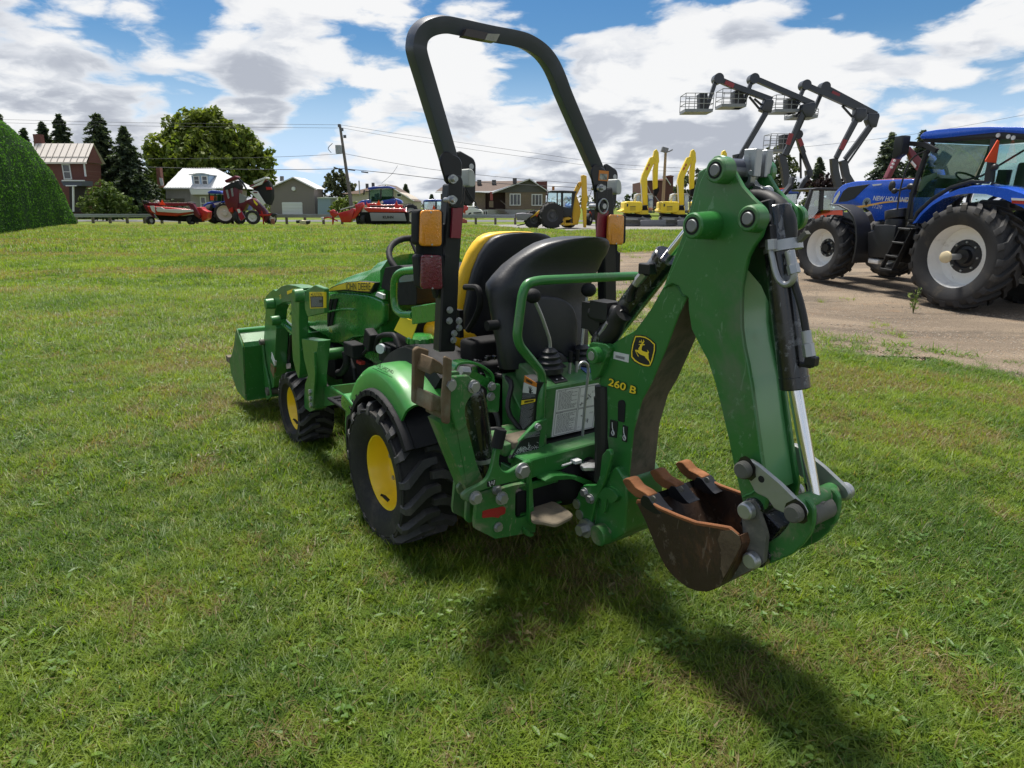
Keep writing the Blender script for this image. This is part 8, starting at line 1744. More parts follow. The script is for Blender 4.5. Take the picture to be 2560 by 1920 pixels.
# small black and cream implement
Y = 56; b = BG('small_implement', 'small black and cream implement lying on the grass before the garage', 'implement', px_x(758, Y), Y)
b.pl('frame', [(-17.752,0.4),(-17.474,0.429),(-17.472,0.183),(-17.734,0.168)], Y-.2, Y+.2, BLK2, .03); b.pl('cover', [(-17.467,0.241),(-17.301,0.443),(-17.193,0.4),(-16.934,0.385),(-16.92,0.096),(-17.441,0.11)], Y-.2, Y+.2, mat('cream_plastic', (.55,.50,.30), .5), .03); b.pl('frame', [(-16.937,0.349),(-16.636,0.385),(-16.677,0.154),(-16.923,0.052)], Y-.2, Y+.2, BLK2, .03)
# tractor with grey-curtained red mower
Y = 61; b = BG('farm_tractor', 'blue cabbed tractor standing behind the grey curtained red mower', 'tractor', px_x(955, Y), Y)
b.pl('cab_roof', [(-12.671,2.983),(-12.548,3.122),(-12.082,3.205),(-11.215,3.249),(-10.754,3.232),(-10.386,3.094),(-10.407,3.011),(-10.764,3.039),(-11.629,3.039),(-12.386,2.917)], Y-.8, Y+.8, FBLUE, .06)
b.pl('cab_glass', [(-12.532,2.9),(-10.476,3.011),(-10.492,2.038),(-11.455,1.926),(-12.557,1.926)], Y-.62, Y-.58, TEALG); b.pl('cab_frame', [(-12.57,2.928),(-12.49,2.928),(-12.547,2.094),(-12.614,2.15)], Y-.68, Y-.6, BLK2); b.pl('cab_frame', [(-11.546,2.983),(-11.43,2.983),(-11.501,2.15),(-11.617,2.15)], Y-.68, Y-.58, BLK2); b.pl('cab_frame', [(-10.475,3.039),(-10.388,3.039),(-10.458,2.15),(-10.751,2.094),(-10.477,2.373)], Y-.68, Y-.58, BLK2)
b.pl('seat', [(-12.173,2.595),(-11.765,2.651),(-11.765,2.094),(-12.2,2.094)], Y-.2, Y+.2, GCURT, .05); b.pl('cab_inside', [(-12.532,2.373),(-10.506,2.373),(-10.527,1.926),(-12.557,1.926)], Y+.2, Y+.4, BLK2)
b.pl('fender', [(-13.698,1.701),(-13.217,2.034),(-12.463,2.117),(-12.423,1.812),(-12.778,1.645),(-13.531,1.589)], Y-.8, Y, FBLUE, .08); b.pl('fender', [(-11.489,2.034),(-10.677,2.145),(-10.214,2.2),(-9.761,2.034),(-9.629,1.756),(-10.355,1.645),(-11.448,1.701)], Y-.8, Y, FBLUE, .08)
b.pl('mirror', [(-13.052,2.891),(-12.935,2.929),(-12.986,2.532),(-13.105,2.477)], Y-.6, Y-.5, BLK2, .02); b.bar('mirror_arm', [(p[0],Y-.55,p[1]) for p in [(-12.999,2.819),(-12.456,2.781)]], .06, BLK2)
c_ = [(-9.11,1.031),(-9.217,1.255)]; b.wheel(c_[0][0], Y-.2, .88, .88, .55, .5, FRIM, head=math.radians(35), lugs=14)
Y = 57.5; b = BG('disc_mower', 'bright red disc mower with lettered grey curtain and raised drawbar', 'mower', px_x(950, Y), Y)
b.pl('hood_cover', [(-12.332,1.382),(-11.922,1.434),(-9.047,1.345),(-8.798,1.056),(-9.768,1.029),(-11.943,1.056),(-12.153,1.187)], Y-.9, Y+.2, OREDP if False else RED, .05)
for k in range(7):
    p = [(-11.84,1.398),(-8.823,1.294)]; u = k/6; q = MB(); q.bar([(p[0][0]*(1-u)+p[1][0]*u, Y-.5, p[0][1]+.02),(p[0][0]*(1-u)+p[1][0]*u+.05, Y-.95, p[0][1]-.33)], .06, .05); b.mb('cover_rib', q, RED)
b.pl('curtain', [(-11.813,1.017),(-8.929,0.981),(-8.783,0.336),(-11.716,0.347)], Y-.92, Y-.88, GCURT, .01)
k0, k1 = [Vector((p[0]-b.b[0], -.925, p[1])) for p in [(-10.737,0.651),(-9.851,0.641)]]
lettering('KUHN', (k0+k1)/2, (1,0,0), (0,0,1), (k1-k0).length, INK, b.t, height=.22, lift=.01, bold=.04)
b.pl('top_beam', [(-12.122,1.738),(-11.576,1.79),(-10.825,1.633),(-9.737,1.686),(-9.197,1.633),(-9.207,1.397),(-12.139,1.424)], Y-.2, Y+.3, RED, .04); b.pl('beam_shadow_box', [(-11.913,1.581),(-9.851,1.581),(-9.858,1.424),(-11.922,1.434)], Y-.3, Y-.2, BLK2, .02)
b.pl('post', [(-9.767,1.633),(-9.615,1.999),(-9.523,1.633)], Y-.5, Y-.35, RED, .01); b.pl('post', [(-12.14,1.895),(-11.992,1.633),(-12.13,1.581)], Y-.5, Y-.35, RED, .01)
triangle(b, [(-11.101,2.039),(-10.939,1.633),(-11.328,1.633)], Y-.4); m = MB(); p = (-10.829,1.867); m.cyl((p[0],Y-.45,p[1]),(p[0],Y-.4,p[1]),.10,n=16); b.mb('speed_disc', m, WPNT)
b.pl('under_frame', [(-12.804,1.054),(-8.709,1.054),(-8.75,0.046),(-9.302,-0.034),(-12.041,0.046),(-12.577,0.259)], Y-.6, Y+.5, DARK, .05)
b.pl('left_bracket', [(-13.104,1.633),(-12.441,1.843),(-12.348,1.581),(-12.647,1.108),(-13.176,0.475),(-13.418,0.528),(-13.018,1.266)], Y-.6, Y+.1, OREDP if False else RED, .04)
b.pl('drawbar_cover', [(-14.589,0.95),(-13.565,1.214),(-13.311,1.371),(-13.127,1.266),(-13.52,0.21),(-14.285,0.21)], Y-.5, Y+.2, RED, .06); b.bar('drawbar', [(p[0],Y-.3,p[1]) for p in [(-14.823,1.108),(-13.163,1.555)]], .12, BLK2); b.bar('drawbar_top', [(p[0],Y-.45,p[1]) for p in [(-14.323,1.266),(-13.162,1.571)]], .08, WPNT)
b.pl('drawbar_head', [(-15.283,1.135),(-14.975,1.266),(-14.663,1.056),(-14.627,0.792),(-14.856,0.634),(-15.226,0.792)], Y-.4, Y, RED, .05); b.pl('drawbar_stand', [(-15.121,0.739),(-14.903,0.739),(-15.064,-0.003),(-15.146,-0.003)], Y-.35, Y-.2, RED, .01); b.bar('hitch_arm', [(p[0],Y-.3,p[1]) for p in [(-15.845,0.528),(-15.456,0.634),(-15.134,0.554),(-14.66,0.316)]], .10, RED); b.pl('hitch_end', [(-16.055,0.634),(-15.863,0.66),(-15.797,0.448),(-15.966,0.369)], Y-.4, Y-.2, WPNT, .02)
c_ = [(-12.396,0.371),(-12.887,0.371),(-8.739,0.53)]
b.wheel(c_[0][0], Y-.5, .42, .42, .34, .2, FRIM, head=math.radians(75)); b.wheel(c_[1][0], Y-.1, .40, .40, .3, .2, FRIM, head=math.radians(75))
# second small blue tractor behind
Y = 60; b = BG('farm_tractor', 'small blue tractor with teal glass left of the roll bar post', 'tractor', px_x(1090, Y), Y)
b.pl('cab_roof', [(-7.728,1.973),(-7.496,2.083),(-6.81,2.127),(-6.071,2.083),(-5.875,1.946),(-6.246,1.918),(-7.616,1.891)], Y-.7, Y+.7, FBLUE, .06); b.pl('cab_glass', [(-7.644,1.918),(-6.018,1.918),(-5.985,1.035),(-7.703,1.035)], Y-.5, Y-.46, TEALG); b.pl('cab_frame', [(-6.674,1.918),(-6.532,1.918),(-6.557,1.035),(-6.701,1.035)], Y-.56, Y-.48, BLK2); b.pl('cab_frame', [(-7.701,1.918),(-7.616,1.918),(-7.674,1.035),(-7.749,1.035)], Y-.56, Y-.48, BLK2); b.pl('body', [(-7.758,1.09),(-5.697,1.09),(-5.663,0.145),(-7.848,0.145)], Y-.6, Y+.8, FBLUE, .1)
triangle(b, [(-6.802,1.67),(-6.642,1.285),(-6.927,1.285)], Y-.6)
c_ = [(-8.72,0.181),(-8.42,0.264),(-5.964,0.32)]; b.wheel(c_[0][0], Y-.7, .60, .60, .4, .42, FRIM, head=math.radians(28)); b.wheel(c_[2][0], Y-.6, .68, .68, .4, .42, FRIM, head=math.radians(70))
b.pl('axle_beam', [(-8.612,0.483),(-7.635,0.594),(-7.65,0.149),(-8.625,0.149)], Y-.4, Y, DARK, .04)
# red spiral implement and white van
Y = 64; b = BG('red_auger', 'red auger implement just right of the roll bar post', 'implement', px_x(1163, Y), Y)
b.pl('auger_head', [(-4.645,1.598),(-4.36,1.611),(-4.079,1.46),(-4.155,1.185),(-4.37,1.116),(-4.516,0.909),(-4.657,0.978)], Y-.2, Y+.2, RED, .04); b.tube('auger_tube', [(p[0],Y,p[1]) for p in [(-4.404,1.185),(-4.438,0.495)]], .05, RED); b.pl('auger_base', [(-4.703,0.46),(-4.242,0.287),(-4.211,0.009),(-4.677,-0.061)], Y-.2, Y+.2, mat('faded_red', (.45,.10,.09), .6), .04); b.tube('auger_leg', [(p[0],Y,p[1]) for p in [(-4.642,-0.061),(-4.647,-0.339)]], .05, MAR)
Y = 92; b = BG('white_van', 'white van parked in front of the brown bungalow', 'van', px_x(1190, Y), Y)
b.pl('body', [(-6.887,1.415),(-5.045,1.445),(-4.639,1.267),(-4.129,1.119),(-3.928,0.822),(-3.955,0.256),(-4.243,0.156),(-6.912,0.156)], Y-1, Y+1, WPNT, .12); b.pl('windscreen', [(-5.04,1.543),(-4.685,1.582),(-4.336,1.22),(-4.993,1.269)], Y-.9, Y+.8, WINM, .03); b.pl('roof_panel', [(-6.847,1.543),(-5.016,1.602),(-4.865,1.465),(-6.85,1.367)], Y-1, Y+1, WPNT, .05); b.pl('grille', [(-5.141,0.781),(-4.079,0.84),(-4.03,0.683),(-5.113,0.624)], Y-1.06, Y-.98, BLK2); b.pl('bumper', [(-5.145,0.536),(-3.899,0.634),(-3.903,0.291),(-5.119,0.242)], Y-1.08, Y-.95, BLADE, .03)
c_ = (-5.494,0.338); b.wheel(c_[0], Y-.9, .40, .40, .25, .22, BLADE, head=math.radians(30))
# yellow backhoe loader
Y = 48; b = BG('backhoe_loader', 'yellow backhoe loader with glazed black cab and folded rear boom', 'backhoe loader', px_x(1385, Y), Y)
c_ = [(2.713,0.545),(1.453,0.453),(4.06,0.187)]
W1 = b.wheel(c_[0][0], Y-.9, .90, .90, .55, .42, mat('dark_grey_rim', (.075,.075,.08), .7), head=math.radians(22), lugs=13); b.wheel(c_[1][0], Y-.7, .62, .62, .42, .30, MATS['dark_grey_rim'], head=math.radians(22), lugs=12); b.wheel(c_[2][0], Y+1.0, .80, .80, .8, .42, MATS['dark_grey_rim'], head=math.radians(65))
b.pl('cab_roof', [(2.448,2.508),(2.686,2.574),(3.534,2.574),(4.383,2.533),(4.491,2.457),(4.387,2.381),(2.529,2.421)], Y-.7, Y+.8, BLK2, .05)
for pts_ in ([(2.449,2.457),(2.528,2.457),(2.434,1.612),(2.355,1.561)], [(3.085,2.457),(3.165,2.457),(3.185,1.355),(3.089,1.355)], [(3.377,2.457),(3.536,2.457),(3.563,1.096),(3.403,1.096)], [(4.147,2.457),(4.385,2.457),(4.205,1.096),(4.098,1.096)]): b.pl('cab_pillar', pts_, Y-.62, Y-.52, BLK2)
b.pl('cab_glass', [(2.476,2.432),(3.112,2.432),(3.128,1.561),(2.382,1.535)], Y-.58, Y-.55, TEALG); b.pl('cab_glass', [(3.166,2.432),(3.404,2.432),(3.421,1.561),(3.181,1.561)], Y-.58, Y-.55, TEALG); b.pl('cab_glass', [(3.537,2.432),(4.227,2.432),(4.149,1.2),(3.56,1.251)], Y-.58, Y-.55, TEALG); b.pl('seat', [(3.628,1.843),(3.762,1.843),(3.799,1.355),(3.638,1.355)], Y-.1, Y+.3, BLK2, .04); b.pl('door_panel', [(3.101,1.561),(4.145,1.355),(4.184,0.837),(3.41,0.733),(3.137,1.045)], Y-.6, Y+.5, BLK2, .04)
b.pl('fender', [(2.253,1.05),(2.355,1.305),(2.511,1.458),(2.879,1.483),(3.039,1.356),(2.989,1.228),(2.567,1.228),(2.358,1.101)], Y-1, Y-.3, mat('grey_fender', (.22,.22,.23), .5), .04); b.pl('door_lettering_panel', [(3.181,1.56),(3.287,1.56),(3.291,1.304),(3.185,1.304)], Y-.64, Y-.6, YELM)
b.pl('loader_arm', [(1.067,0.588),(1.171,0.896),(1.514,0.947),(2.246,1.534),(2.3,1.432),(2.197,1.254),(1.726,0.947),(1.304,0.742),(1.122,0.383)], Y-.9, Y-.5, YELM, .03); b.pl('orange_cylinder', [(1.617,0.872),(2.14,1.254),(2.247,1.101),(1.723,0.821)], Y-.95, Y-.8, OREDP, .02); b.pl('chassis', [(1.84,0.842),(2.264,0.868),(2.325,0.326),(1.899,0.326)], Y-.6, Y+.4, YELM, .04); b.pl('side_tank', [(3.242,1.099),(3.428,1.099),(3.657,0.275),(3.391,0.223)], Y-.7, Y-.3, YELM, .03)
b.pl('rear_frame', [(3.621,0.739),(3.91,0.842),(4.179,0.688),(3.969,0.585),(3.757,0.585),(3.761,0.378),(4.187,0.378),(4.509,0.275),(3.659,0.171)], Y-.5, Y+.5, YELM, .03)
b.pl('loader_bucket', [(0.307,1.028),(0.768,1.063),(1.501,0.992),(1.084,0.697),(0.98,0.57),(0.35,0.585)], Y-1.2, Y+1.0, mat('worn_bucket_grey', (.24,.23,.26), .7, dirt=.3), .04); b.pl('pallet_fork', [(0.298,0.238),(1.086,0.392),(1.113,0.315),(0.403,0.197)], Y-.9, Y-.7, DARK, .01)
b.pl('boom', [(4.269,0.629),(4.167,1.561),(4.126,2.176),(4.48,2.889),(4.633,3.142),(4.79,3.168),(4.85,2.94),(4.497,2.227),(4.695,1.766),(4.82,1.096),(4.654,0.265),(4.279,0.212)], Y-.2, Y+.2, YELM, .03); b.pl('dipper', [(4.74,3.553),(4.895,3.603),(5.133,3.528),(5.187,2.575),(5.257,1.967),(5.19,1.56),(5.207,0.067),(5.02,0.067),(4.931,1.355),(4.826,1.355),(4.845,2.575)], Y-.5, Y-.1, YELM, .03); b.tube('boom_hose', [(p[0],Y-.3,p[1]) for p in [(4.607,3.092),(4.506,2.94),(4.614,2.838)]], .02, HOSE); b.tube('boom_hose', [(p[0],Y-.3,p[1]) for p in [(5.283,2.584),(5.468,2.61),(5.499,2.482),(5.352,2.074)]], .02, HOSE); m = MB(); p = (2.88,2.711); m.cyl((p[0],Y,p[1]-.15),(p[0],Y,p[1]+.12),.09,n=12); b.mb('beacon_lamp', m, mat('amber_beacon', (.45,.15,.02), .4))
bw = b.t
lo = (4.385,1.355)
b.pl('tail_linkage', [(4.966,0.689),(5.203,0.741),(5.501,0.535),(5.456,0.277),(5.245,0.225)], Y-.3, Y, DARK, .03)
# teal tractor right of the right post
Y = 56; b = BG('teal_tractor', 'dark tractor with teal cab glass and red triangle left of the right roll bar post', 'tractor', px_x(1480, Y), Y)
b.pl('cab_roof', [(6.191,1.849),(7.123,1.867),(7.129,1.669),(6.258,1.699)], Y-.6, Y+.6, mat('navy_roof', (.02,.05,.12), .4), .05); b.pl('cab_glass', [(6.227,1.687),(7.129,1.687),(7.143,1.279),(6.208,1.279)], Y-.5, Y-.46, TEALG); b.pl('body', [(6.146,1.279),(7.267,1.279),(7.299,0.371),(6.169,0.493)], Y-.4, Y+.5, BLK2, .06); triangle(b, [(6.334,1.16),(6.485,0.859),(6.219,0.859)], Y-.5)
c_ = [(6.267,0.319),(7.124,0.319)]; b.wheel(c_[0][0], Y-.5, .5, .5, .35, .16, FRIM, head=math.radians(60)); b.wheel(c_[1][0], Y-.5, .55, .55, .35, .3, FRIM, head=math.radians(60))
# yellow excavators: one built, the others copied
Y = 54
b = BG('excavator', 'yellow tracked excavator with grey blade, left of the light pole', 'excavator', px_x(1590, Y), Y, 'yellow excavators parked in a row')
b.pl('boom', [(10.327,1.614),(10.164,2.562),(10.058,3.443),(10.135,3.881),(10.676,5.168),(10.914,5.239),(11.081,4.966),(10.968,4.678),(10.53,3.626),(10.601,2.562),(10.682,1.614)], Y-.25, Y+.20, LYEL, .03); b.pl('boom_edge', [(10.032,3.287),(10.108,2.995),(10.27,1.613),(10.177,1.636)], Y-.28, Y-.2, WTRIM)
b.pl('stick', [(10.881,5.097),(10.985,5.668),(11.151,5.782),(11.324,5.525),(11.406,4.882),(11.344,4.652),(11.386,2.852),(11.086,2.764),(10.963,4.161),(11.041,4.666)], Y-.2, Y+.2, LYEL, .03); b.pl('stick_cylinder', [(11.267,4.726),(11.357,4.726),(11.351,3.791),(11.275,3.791)], Y-.15, Y+.05, GREYD); b.pl('quick_hitch', [(11.083,2.815),(11.477,2.998),(11.532,2.705),(11.328,2.264),(11.167,2.411)], Y-.2, Y+.2, DARK, .03)
for pts_ in ([(10.412,4.367),(10.519,4.475),(10.549,4.331),(10.436,4.187)], [(10.549,4.618),(10.634,4.726),(10.671,4.597),(10.572,4.475)]): b.pl('boom_lettering', pts_, Y-.27, Y-.24, RED)
b.pl('body', [(8.358,1.137),(8.722,1.301),(8.714,1.837),(9.004,1.889),(10.006,1.867),(10.143,1.748),(10.154,1.226),(9.971,1.032),(8.889,1.002)], Y-.9, Y+.9, LYEL, .10); b.pl('body_vent', [(9.172,1.509),(9.595,1.523),(9.61,1.231),(9.186,1.216)], Y-.93, Y-.88, BLK2); b.pl('body_vent', [(8.906,1.706),(9.012,1.706),(9.021,1.509),(8.916,1.487)], Y-.93, Y-.88, BLK2)
for k in range(3):
    p = [(9.173,1.487),(9.61,1.231)]; q = MB(); q.box(((p[0][0]+p[1][0])/2, Y-.935, p[0][1]+(p[1][1]-p[0][1])*(k+.5)/3), (p[1][0]-p[0][0], .02, .05)); b.mb('vent_bar', q, LYEL)
b.pl('cab_frame', [(9.716,1.971),(9.749,2.415),(9.975,2.503),(11.05,2.489),(11.216,2.267),(11.221,2.178),(11.095,2.378),(9.981,2.378),(9.846,2.304),(9.812,1.897)], Y+.1, Y+.9, mat('cab_pale_grey', (.42,.43,.43), .5), .02); b.pl('cab_glass', [(9.812,1.897),(9.846,2.304),(9.981,2.378),(11.095,2.378),(11.225,2.119),(11.287,1.002),(10.204,1.002)], Y+.2, Y+.25, CLRG); b.pl('cab_back', [(10.23,2.349),(11.161,2.349),(11.313,0.998),(10.299,0.998)], Y+.8, Y+.9, MATS['cab_pale_grey'], .02); b.pl('cab_pillar', [(10.642,2.378),(10.749,2.378),(10.823,1.002),(10.715,1.002)], Y+.12, Y+.2, BLK2); b.pl('cab_pillar', [(11.155,2.267),(11.232,2.267),(11.326,1.002),(11.241,1.002)], Y+.12, Y+.2, BLK2)
b.bar('hand_rail', [(p[0],Y-.6,p[1]) for p in [(9.389,1.897),(9.677,2.304)]], .05, GALV); b.bar('mirror_arm', [(p[0],Y-.3,p[1]) for p in [(11.216,2.267),(11.631,1.748)]], .05, GALV); b.bar('mirror_arm', [(p[0],Y-.3,p[1]) for p in [(10.559,3.077),(10.901,2.415)]], .04, GALV)
b.pl('swing_post', [(9.681,1.043),(9.891,1.154),(10.102,1.524),(10.636,1.561),(10.71,0.894),(10.136,0.857),(9.748,0.946)], Y-.6, Y+.1, LYEL, .04); b.pl('swing_hydraulics', [(10.068,1.524),(10.539,1.583),(10.634,1.229),(10.099,1.214)], Y-.65, Y-.55, DARK, .03)
b.pl('turntable', [(8.889,1.002),(10.827,0.927),(10.998,0.627),(8.978,0.74)], Y-.6, Y+.6, DARK, .04)
trk = b.pl('track', rounded([(8.796,0.745),(9.914,0.693),(10.84,0.633),(10.941,0.184),(9.945,0.049),(8.866,0.034)], .15), Y-1.0, Y-.5, TRKM, .03); b.pl('track', rounded([(8.967,0.734),(11.079,0.621),(11.263,0.127),(8.997,0.051)], .15), Y+.5, Y+1.0, TRKM, .03)
for k in range(5):
    p = [(8.972,0.376),(9.892,0.376)]; q = MB(); xx = p[0][0]+(p[1][0]-p[0][0])*k/4; q.cyl((xx,Y-1.04,.36),(xx,Y-.98,.36),.15,n=14); b.mb('track_roller', q, GREYD, parent=trk)
b.pl('track_guard', [(8.828,0.638),(9.786,0.601),(9.792,0.489),(8.834,0.519)], Y-1.06, Y-1.0, GALV)
b.pl('dozer_blade', [(9.907,0.435),(10.041,0.495),(11.866,0.524),(11.94,0.05),(9.974,0.006)], Y-1.5, Y-1.35, BLADE, .03); b.bar('blade_arm', [(p[0],Y-1.2,p[1]) for p in [(10.068,0.713),(10.539,0.454)]], .15, BLADE)
ex2 = copy_tree(b.t); d2 = 2.859; ex2.location.x += d2; ex2['label'] = 'yellow tracked excavator just right of the light pole'
ex3 = copy_tree(b.t); ex3.location.x += d2*1.93; ex3.location.y += .8; ex3['label'] = 'yellow excavator mostly hidden behind the green backhoe stick'
# light pole
Y = 60; b = BG('light_pole', 'tall wooden yard light pole between the yellow excavators', 'light pole', px_x(1660, Y), Y)
p = [(13.246,0.952),(13.215,6.035),(13.071,6.194),(13.515,6.074),(13.807,6.233)]
m = MB(); m.cyl((p[0][0],Y,0),(p[1][0],Y,p[1][1]),.16,.11,n=12); b.mb('pole_shaft', m, mat('tan_pole_wood', (.30,.22,.13), .85, var=.15, scale=3)); m = MB(); m.box((p[2][0],Y-.2,p[2][1]),(.55,.5,.4),Matrix.Rotation(.25,3,'Y')); b.mb('lamp_head', m, BLADE, .03); b.bar('lamp_arm', [(p[1][0],Y,p[1][1]),(p[3][0],Y,p[3][1]),(p[4][0],Y,p[4][1])], .10, BLADE)
# --- lift booms behind the blue tractor
LG = mat('lift_boom_grey', (.024,.027,.036), .42, coat=.25, var=.08); LGR = mat('lift_red_band', (.30,.035,.045), .45); BSK = mat('basket_grey', (.24,.245,.25), .45, metal=.3)
def basket(b, pts, y):
    """open rail cage: floor, corner posts and rails"""
    xs = [p[0] for p in pts]; zs = [p[1] for p in pts]; x0, x1, z0, z1 = min(xs), max(xs), min(zs), max(zs)
    m = MB(); m.box(((x0+x1)/2, y, z0+.08), (x1-x0, 1.3, .16)); fl_ = b.mb('basket_floor', m, BSK)
    for yy in (y-.62, y+.62):
        for zz in (z0+.45*(z1-z0), z0+.72*(z1-z0), z1): b.tube('basket_rail', [(x0,yy,zz),(x1,yy,zz)], .020, BSK, 6, parent=fl_)
        for u in (0, .33, .66, 1): b.tube('basket_post', [(x0+(x1-x0)*u,yy,z0+.1),(x0+(x1-x0)*u,yy,z1)], .020, BSK, 6, parent=fl_)
    for xx in (x0, x1):
        for zz in (z0+.45*(z1-z0), z1): b.tube('basket_rail', [(xx,y-.62,zz),(xx,y+.62,zz)], .020, BSK, 6, parent=fl_)
    return fl_
def lift(label, Y, bask, ctrl, jib, boom, knuck, lower, rods, base, band=None, low_band=None, wj=.20, wb=.28):
    b = BG('boom_lift', label, 'boom lift', base[0][0], Y, 'dark boom lifts raised behind the blue tractor')
    P = lambda pts, dy=0: [(p[0], Y+dy, p[1]) for p in pts]
    basket(b, bask, Y-.1); b.pl('control_box', ctrl, Y-.4, Y+.4, BLK2, .05)
    b.bar('jib', P(jib, -.1), wj, LG); b.bar('upper_boom', P(boom), wb, LG, .30)
    b.pl('knuckle', knuck, Y-.28, Y+.28, LG, .05)
    b.bar('lower_boom', P(lower, -.12), .25, LG, .22)
    for r in rods: b.bar('lift_cylinder', P(r, .12), .10, BLK2)
    b.bar('tower_leg', P(base, .05), .38, LG, .34)
    m = MB(); j = boom[0]; m.cyl((j[0],Y-.3,j[1]),(j[0],Y+.3,j[1]),.28,n=18); b.mb('jib_joint', m, LG)
    if band: b.bar('red_band', P(band, -.16), wb*.8, LGR, .06)
    if low_band: b.bar('red_band', P(low_band, -.27), .26, LGR, .06)
    m = MB(); x, z = base[-1]; m.box((x,Y,.75),(2.6,2.0,.8)); b.mb('turret', m, LG, .1)
    for dx in (-1.2, 1.2):
        for dy in (-.9, .9): b.wheel(x+dx, Y+dy, .45, .45, .35, .25, BLADE)
    return b
lift('leftmost dark boom lift with its basket hanging farthest left', 40, [(9.6,7.526),(11.033,7.526),(9.664,6.561),(11.136,6.561)], [(10.448,7.595),(10.886,7.595),(10.904,7.357),(10.87,6.667),(10.527,6.667),(10.503,7.146)], [(11.413,8.458),(10.923,6.721)], [(11.478,8.354),(12.356,8.015),(14.584,7.278)], [(14.154,7.305),(14.615,7.252),(14.655,7.146),(14.571,6.561),(14.222,6.614),(13.954,6.721),(14.165,7.199)], [(14.308,6.614),(13.182,4.502),(12.994,4.006)], [[(14.485,6.561),(13.361,4.447)], [(13.371,7.463),(14.001,6.827)], [(13.665,7.357),(14.095,7.04)]], [(12.902,4.392),(13.013,3.784),(13.442,0.956)], [(11.861,8.171),(12.359,7.978)])
lift('second boom lift from the left, its upper boom passing above the leaf tree', 40.8, [(11.844,7.879),(13.147,7.879),(11.921,6.935),(13.232,6.935)], [(12.628,7.852),(13.147,7.879),(13.232,6.935),(12.707,6.935)], [(13.668,8.492),(13.217,7.097)], [(13.726,8.492),(14.08,8.412),(17.284,7.179)], [(16.647,7.152),(17.303,7.26),(17.387,7.043),(17.253,6.445),(16.844,6.445),(16.567,6.826)], [(16.748,6.772),(16.35,5.62),(15.892,4.395)], [[(16.955,6.499),(16.189,4.395)], [(16.73,6.935),(16.428,6.499)]], [(15.768,4.451),(16.024,3.718),(16.338,2.46),(16.563,0.947)], None, [(16.121,5.565),(15.98,4.954)])
lift('third boom lift from the left with thin cage basket below its jib', 41.6, [(15.18,7.676),(16.482,7.676),(15.273,6.765),(16.583,6.765)], [(15.991,7.566),(16.498,7.539),(16.553,6.765),(16.077,6.765)], [(17.005,8.277),(16.511,6.876)], [(17.033,8.294),(17.277,8.223),(20.706,6.876)], [(20.089,7.042),(20.683,7.042),(20.774,6.598),(20.492,6.263),(20.119,6.375)], [(20.223,6.487),(19.675,5.193),(19.309,4.28)], [[(20.425,6.319),(19.734,4.738)], [(19.413,7.208),(20.089,6.598)]], [(19.249,4.28),(19.404,3.531),(19.775,2.539),(20.042,0.937)], None, [(19.66,5.307),(19.493,4.738)])
lift('boom lift farthest right, its elbow nearest the blue cab', 42.4, [(16.55,7.037),(17.974,7.037),(16.602,6.555),(18.031,6.555)], [(17.405,6.98),(17.951,6.98),(17.997,6.584),(17.45,6.584)], [(18.457,8.297),(17.923,6.697)], [(18.514,8.325),(18.895,8.158),(21.796,6.811)], [(21.241,6.867),(21.878,6.867),(21.933,6.697),(21.84,6.071),(21.474,6.071),(21.236,6.47)], [(21.564,6.299),(20.858,5.208),(20.243,4.276)], [[(21.771,6.128),(20.421,3.865)], [(21.249,6.811),(21.479,6.47)]], [(20.189,4.218),(20.49,3.334),(20.864,2.858),(21.184,0.927)], [(18.943,8.019),(19.42,7.824)])
b = lift('low boom lift with its boom bent back, between the taller ones', 46, [(16.722,6.027),(17.983,6.027),(16.832,4.928),(17.634,4.928)], [(17.585,6.027),(18.049,6.027),(18.09,5.652),(17.964,4.96),(17.697,4.96)], [(17.997,5.902),(17.851,5.086)], [(18.68,6.027),(18.957,5.338),(19.432,4.389),(19.816,3.687)], [(19.499,3.815),(19.868,3.815),(19.94,3.494),(19.64,3.172)], [(19.73,3.558),(19.272,2.848),(18.96,2.002)], [[(18.799,6.152),(19.367,4.96),(19.073,4.897),(19.288,3.301)]], [(19.113,2.459),(18.899,1.937),(19.015,0.882)], None, [(18.741,5.777),(18.977,5.338)], wj=.2, wb=.24)
# --- red telehandler and small blue roof beyond the blue tractor
Y = 19; b = BG('telehandler', 'orange red telehandler with big glazed cab in front of the blue tractor', 'telehandler', px_x(2030, Y), Y)
b.pl('cab_roof', [(7.968,1.922),(8.12,1.956),(8.952,1.942),(9.095,1.909),(9.101,1.863),(8.024,1.883)], Y-.7, Y+.7, BLK2, .04)
for pts_ in ([(7.986,1.916),(8.048,1.916),(7.949,1.312),(7.945,1.041),(7.864,1.447)], [(8.236,1.909),(8.326,1.909),(8.361,1.38),(8.263,1.38)], [(9.027,1.899),(9.096,1.899),(9.172,1.312),(9.102,1.312)]): b.pl('cab_pillar', pts_, Y-.66, Y-.55, BLK2)
b.pl('cab_glass', [(8.008,1.876),(8.25,1.876),(8.263,1.38),(7.984,1.007),(7.937,1.109)], Y-.62, Y-.6, CLRG); b.pl('cab_glass', [(8.323,1.876),(9.065,1.876),(9.128,1.38),(8.361,1.38)], Y-.62, Y-.6, CLRG)
b.pl('seat', [(8.503,1.649),(8.777,1.682),(8.858,1.312),(8.508,1.312)], Y-.1, Y+.3, mat('hi_vis_lime', (.45,.55,.03), .7), .06); b.pl('console', [(8.109,1.447),(8.488,1.481),(8.555,1.211),(8.171,1.211)], Y-.2, Y+.4, BLK2, .05)
b.pl('body', [(8.054,1.007),(8.202,1.238),(8.543,1.312),(8.579,1.363),(8.877,1.38),(8.928,0.973),(8.373,0.973)], Y-.7, Y+.8, OREDP, .06)
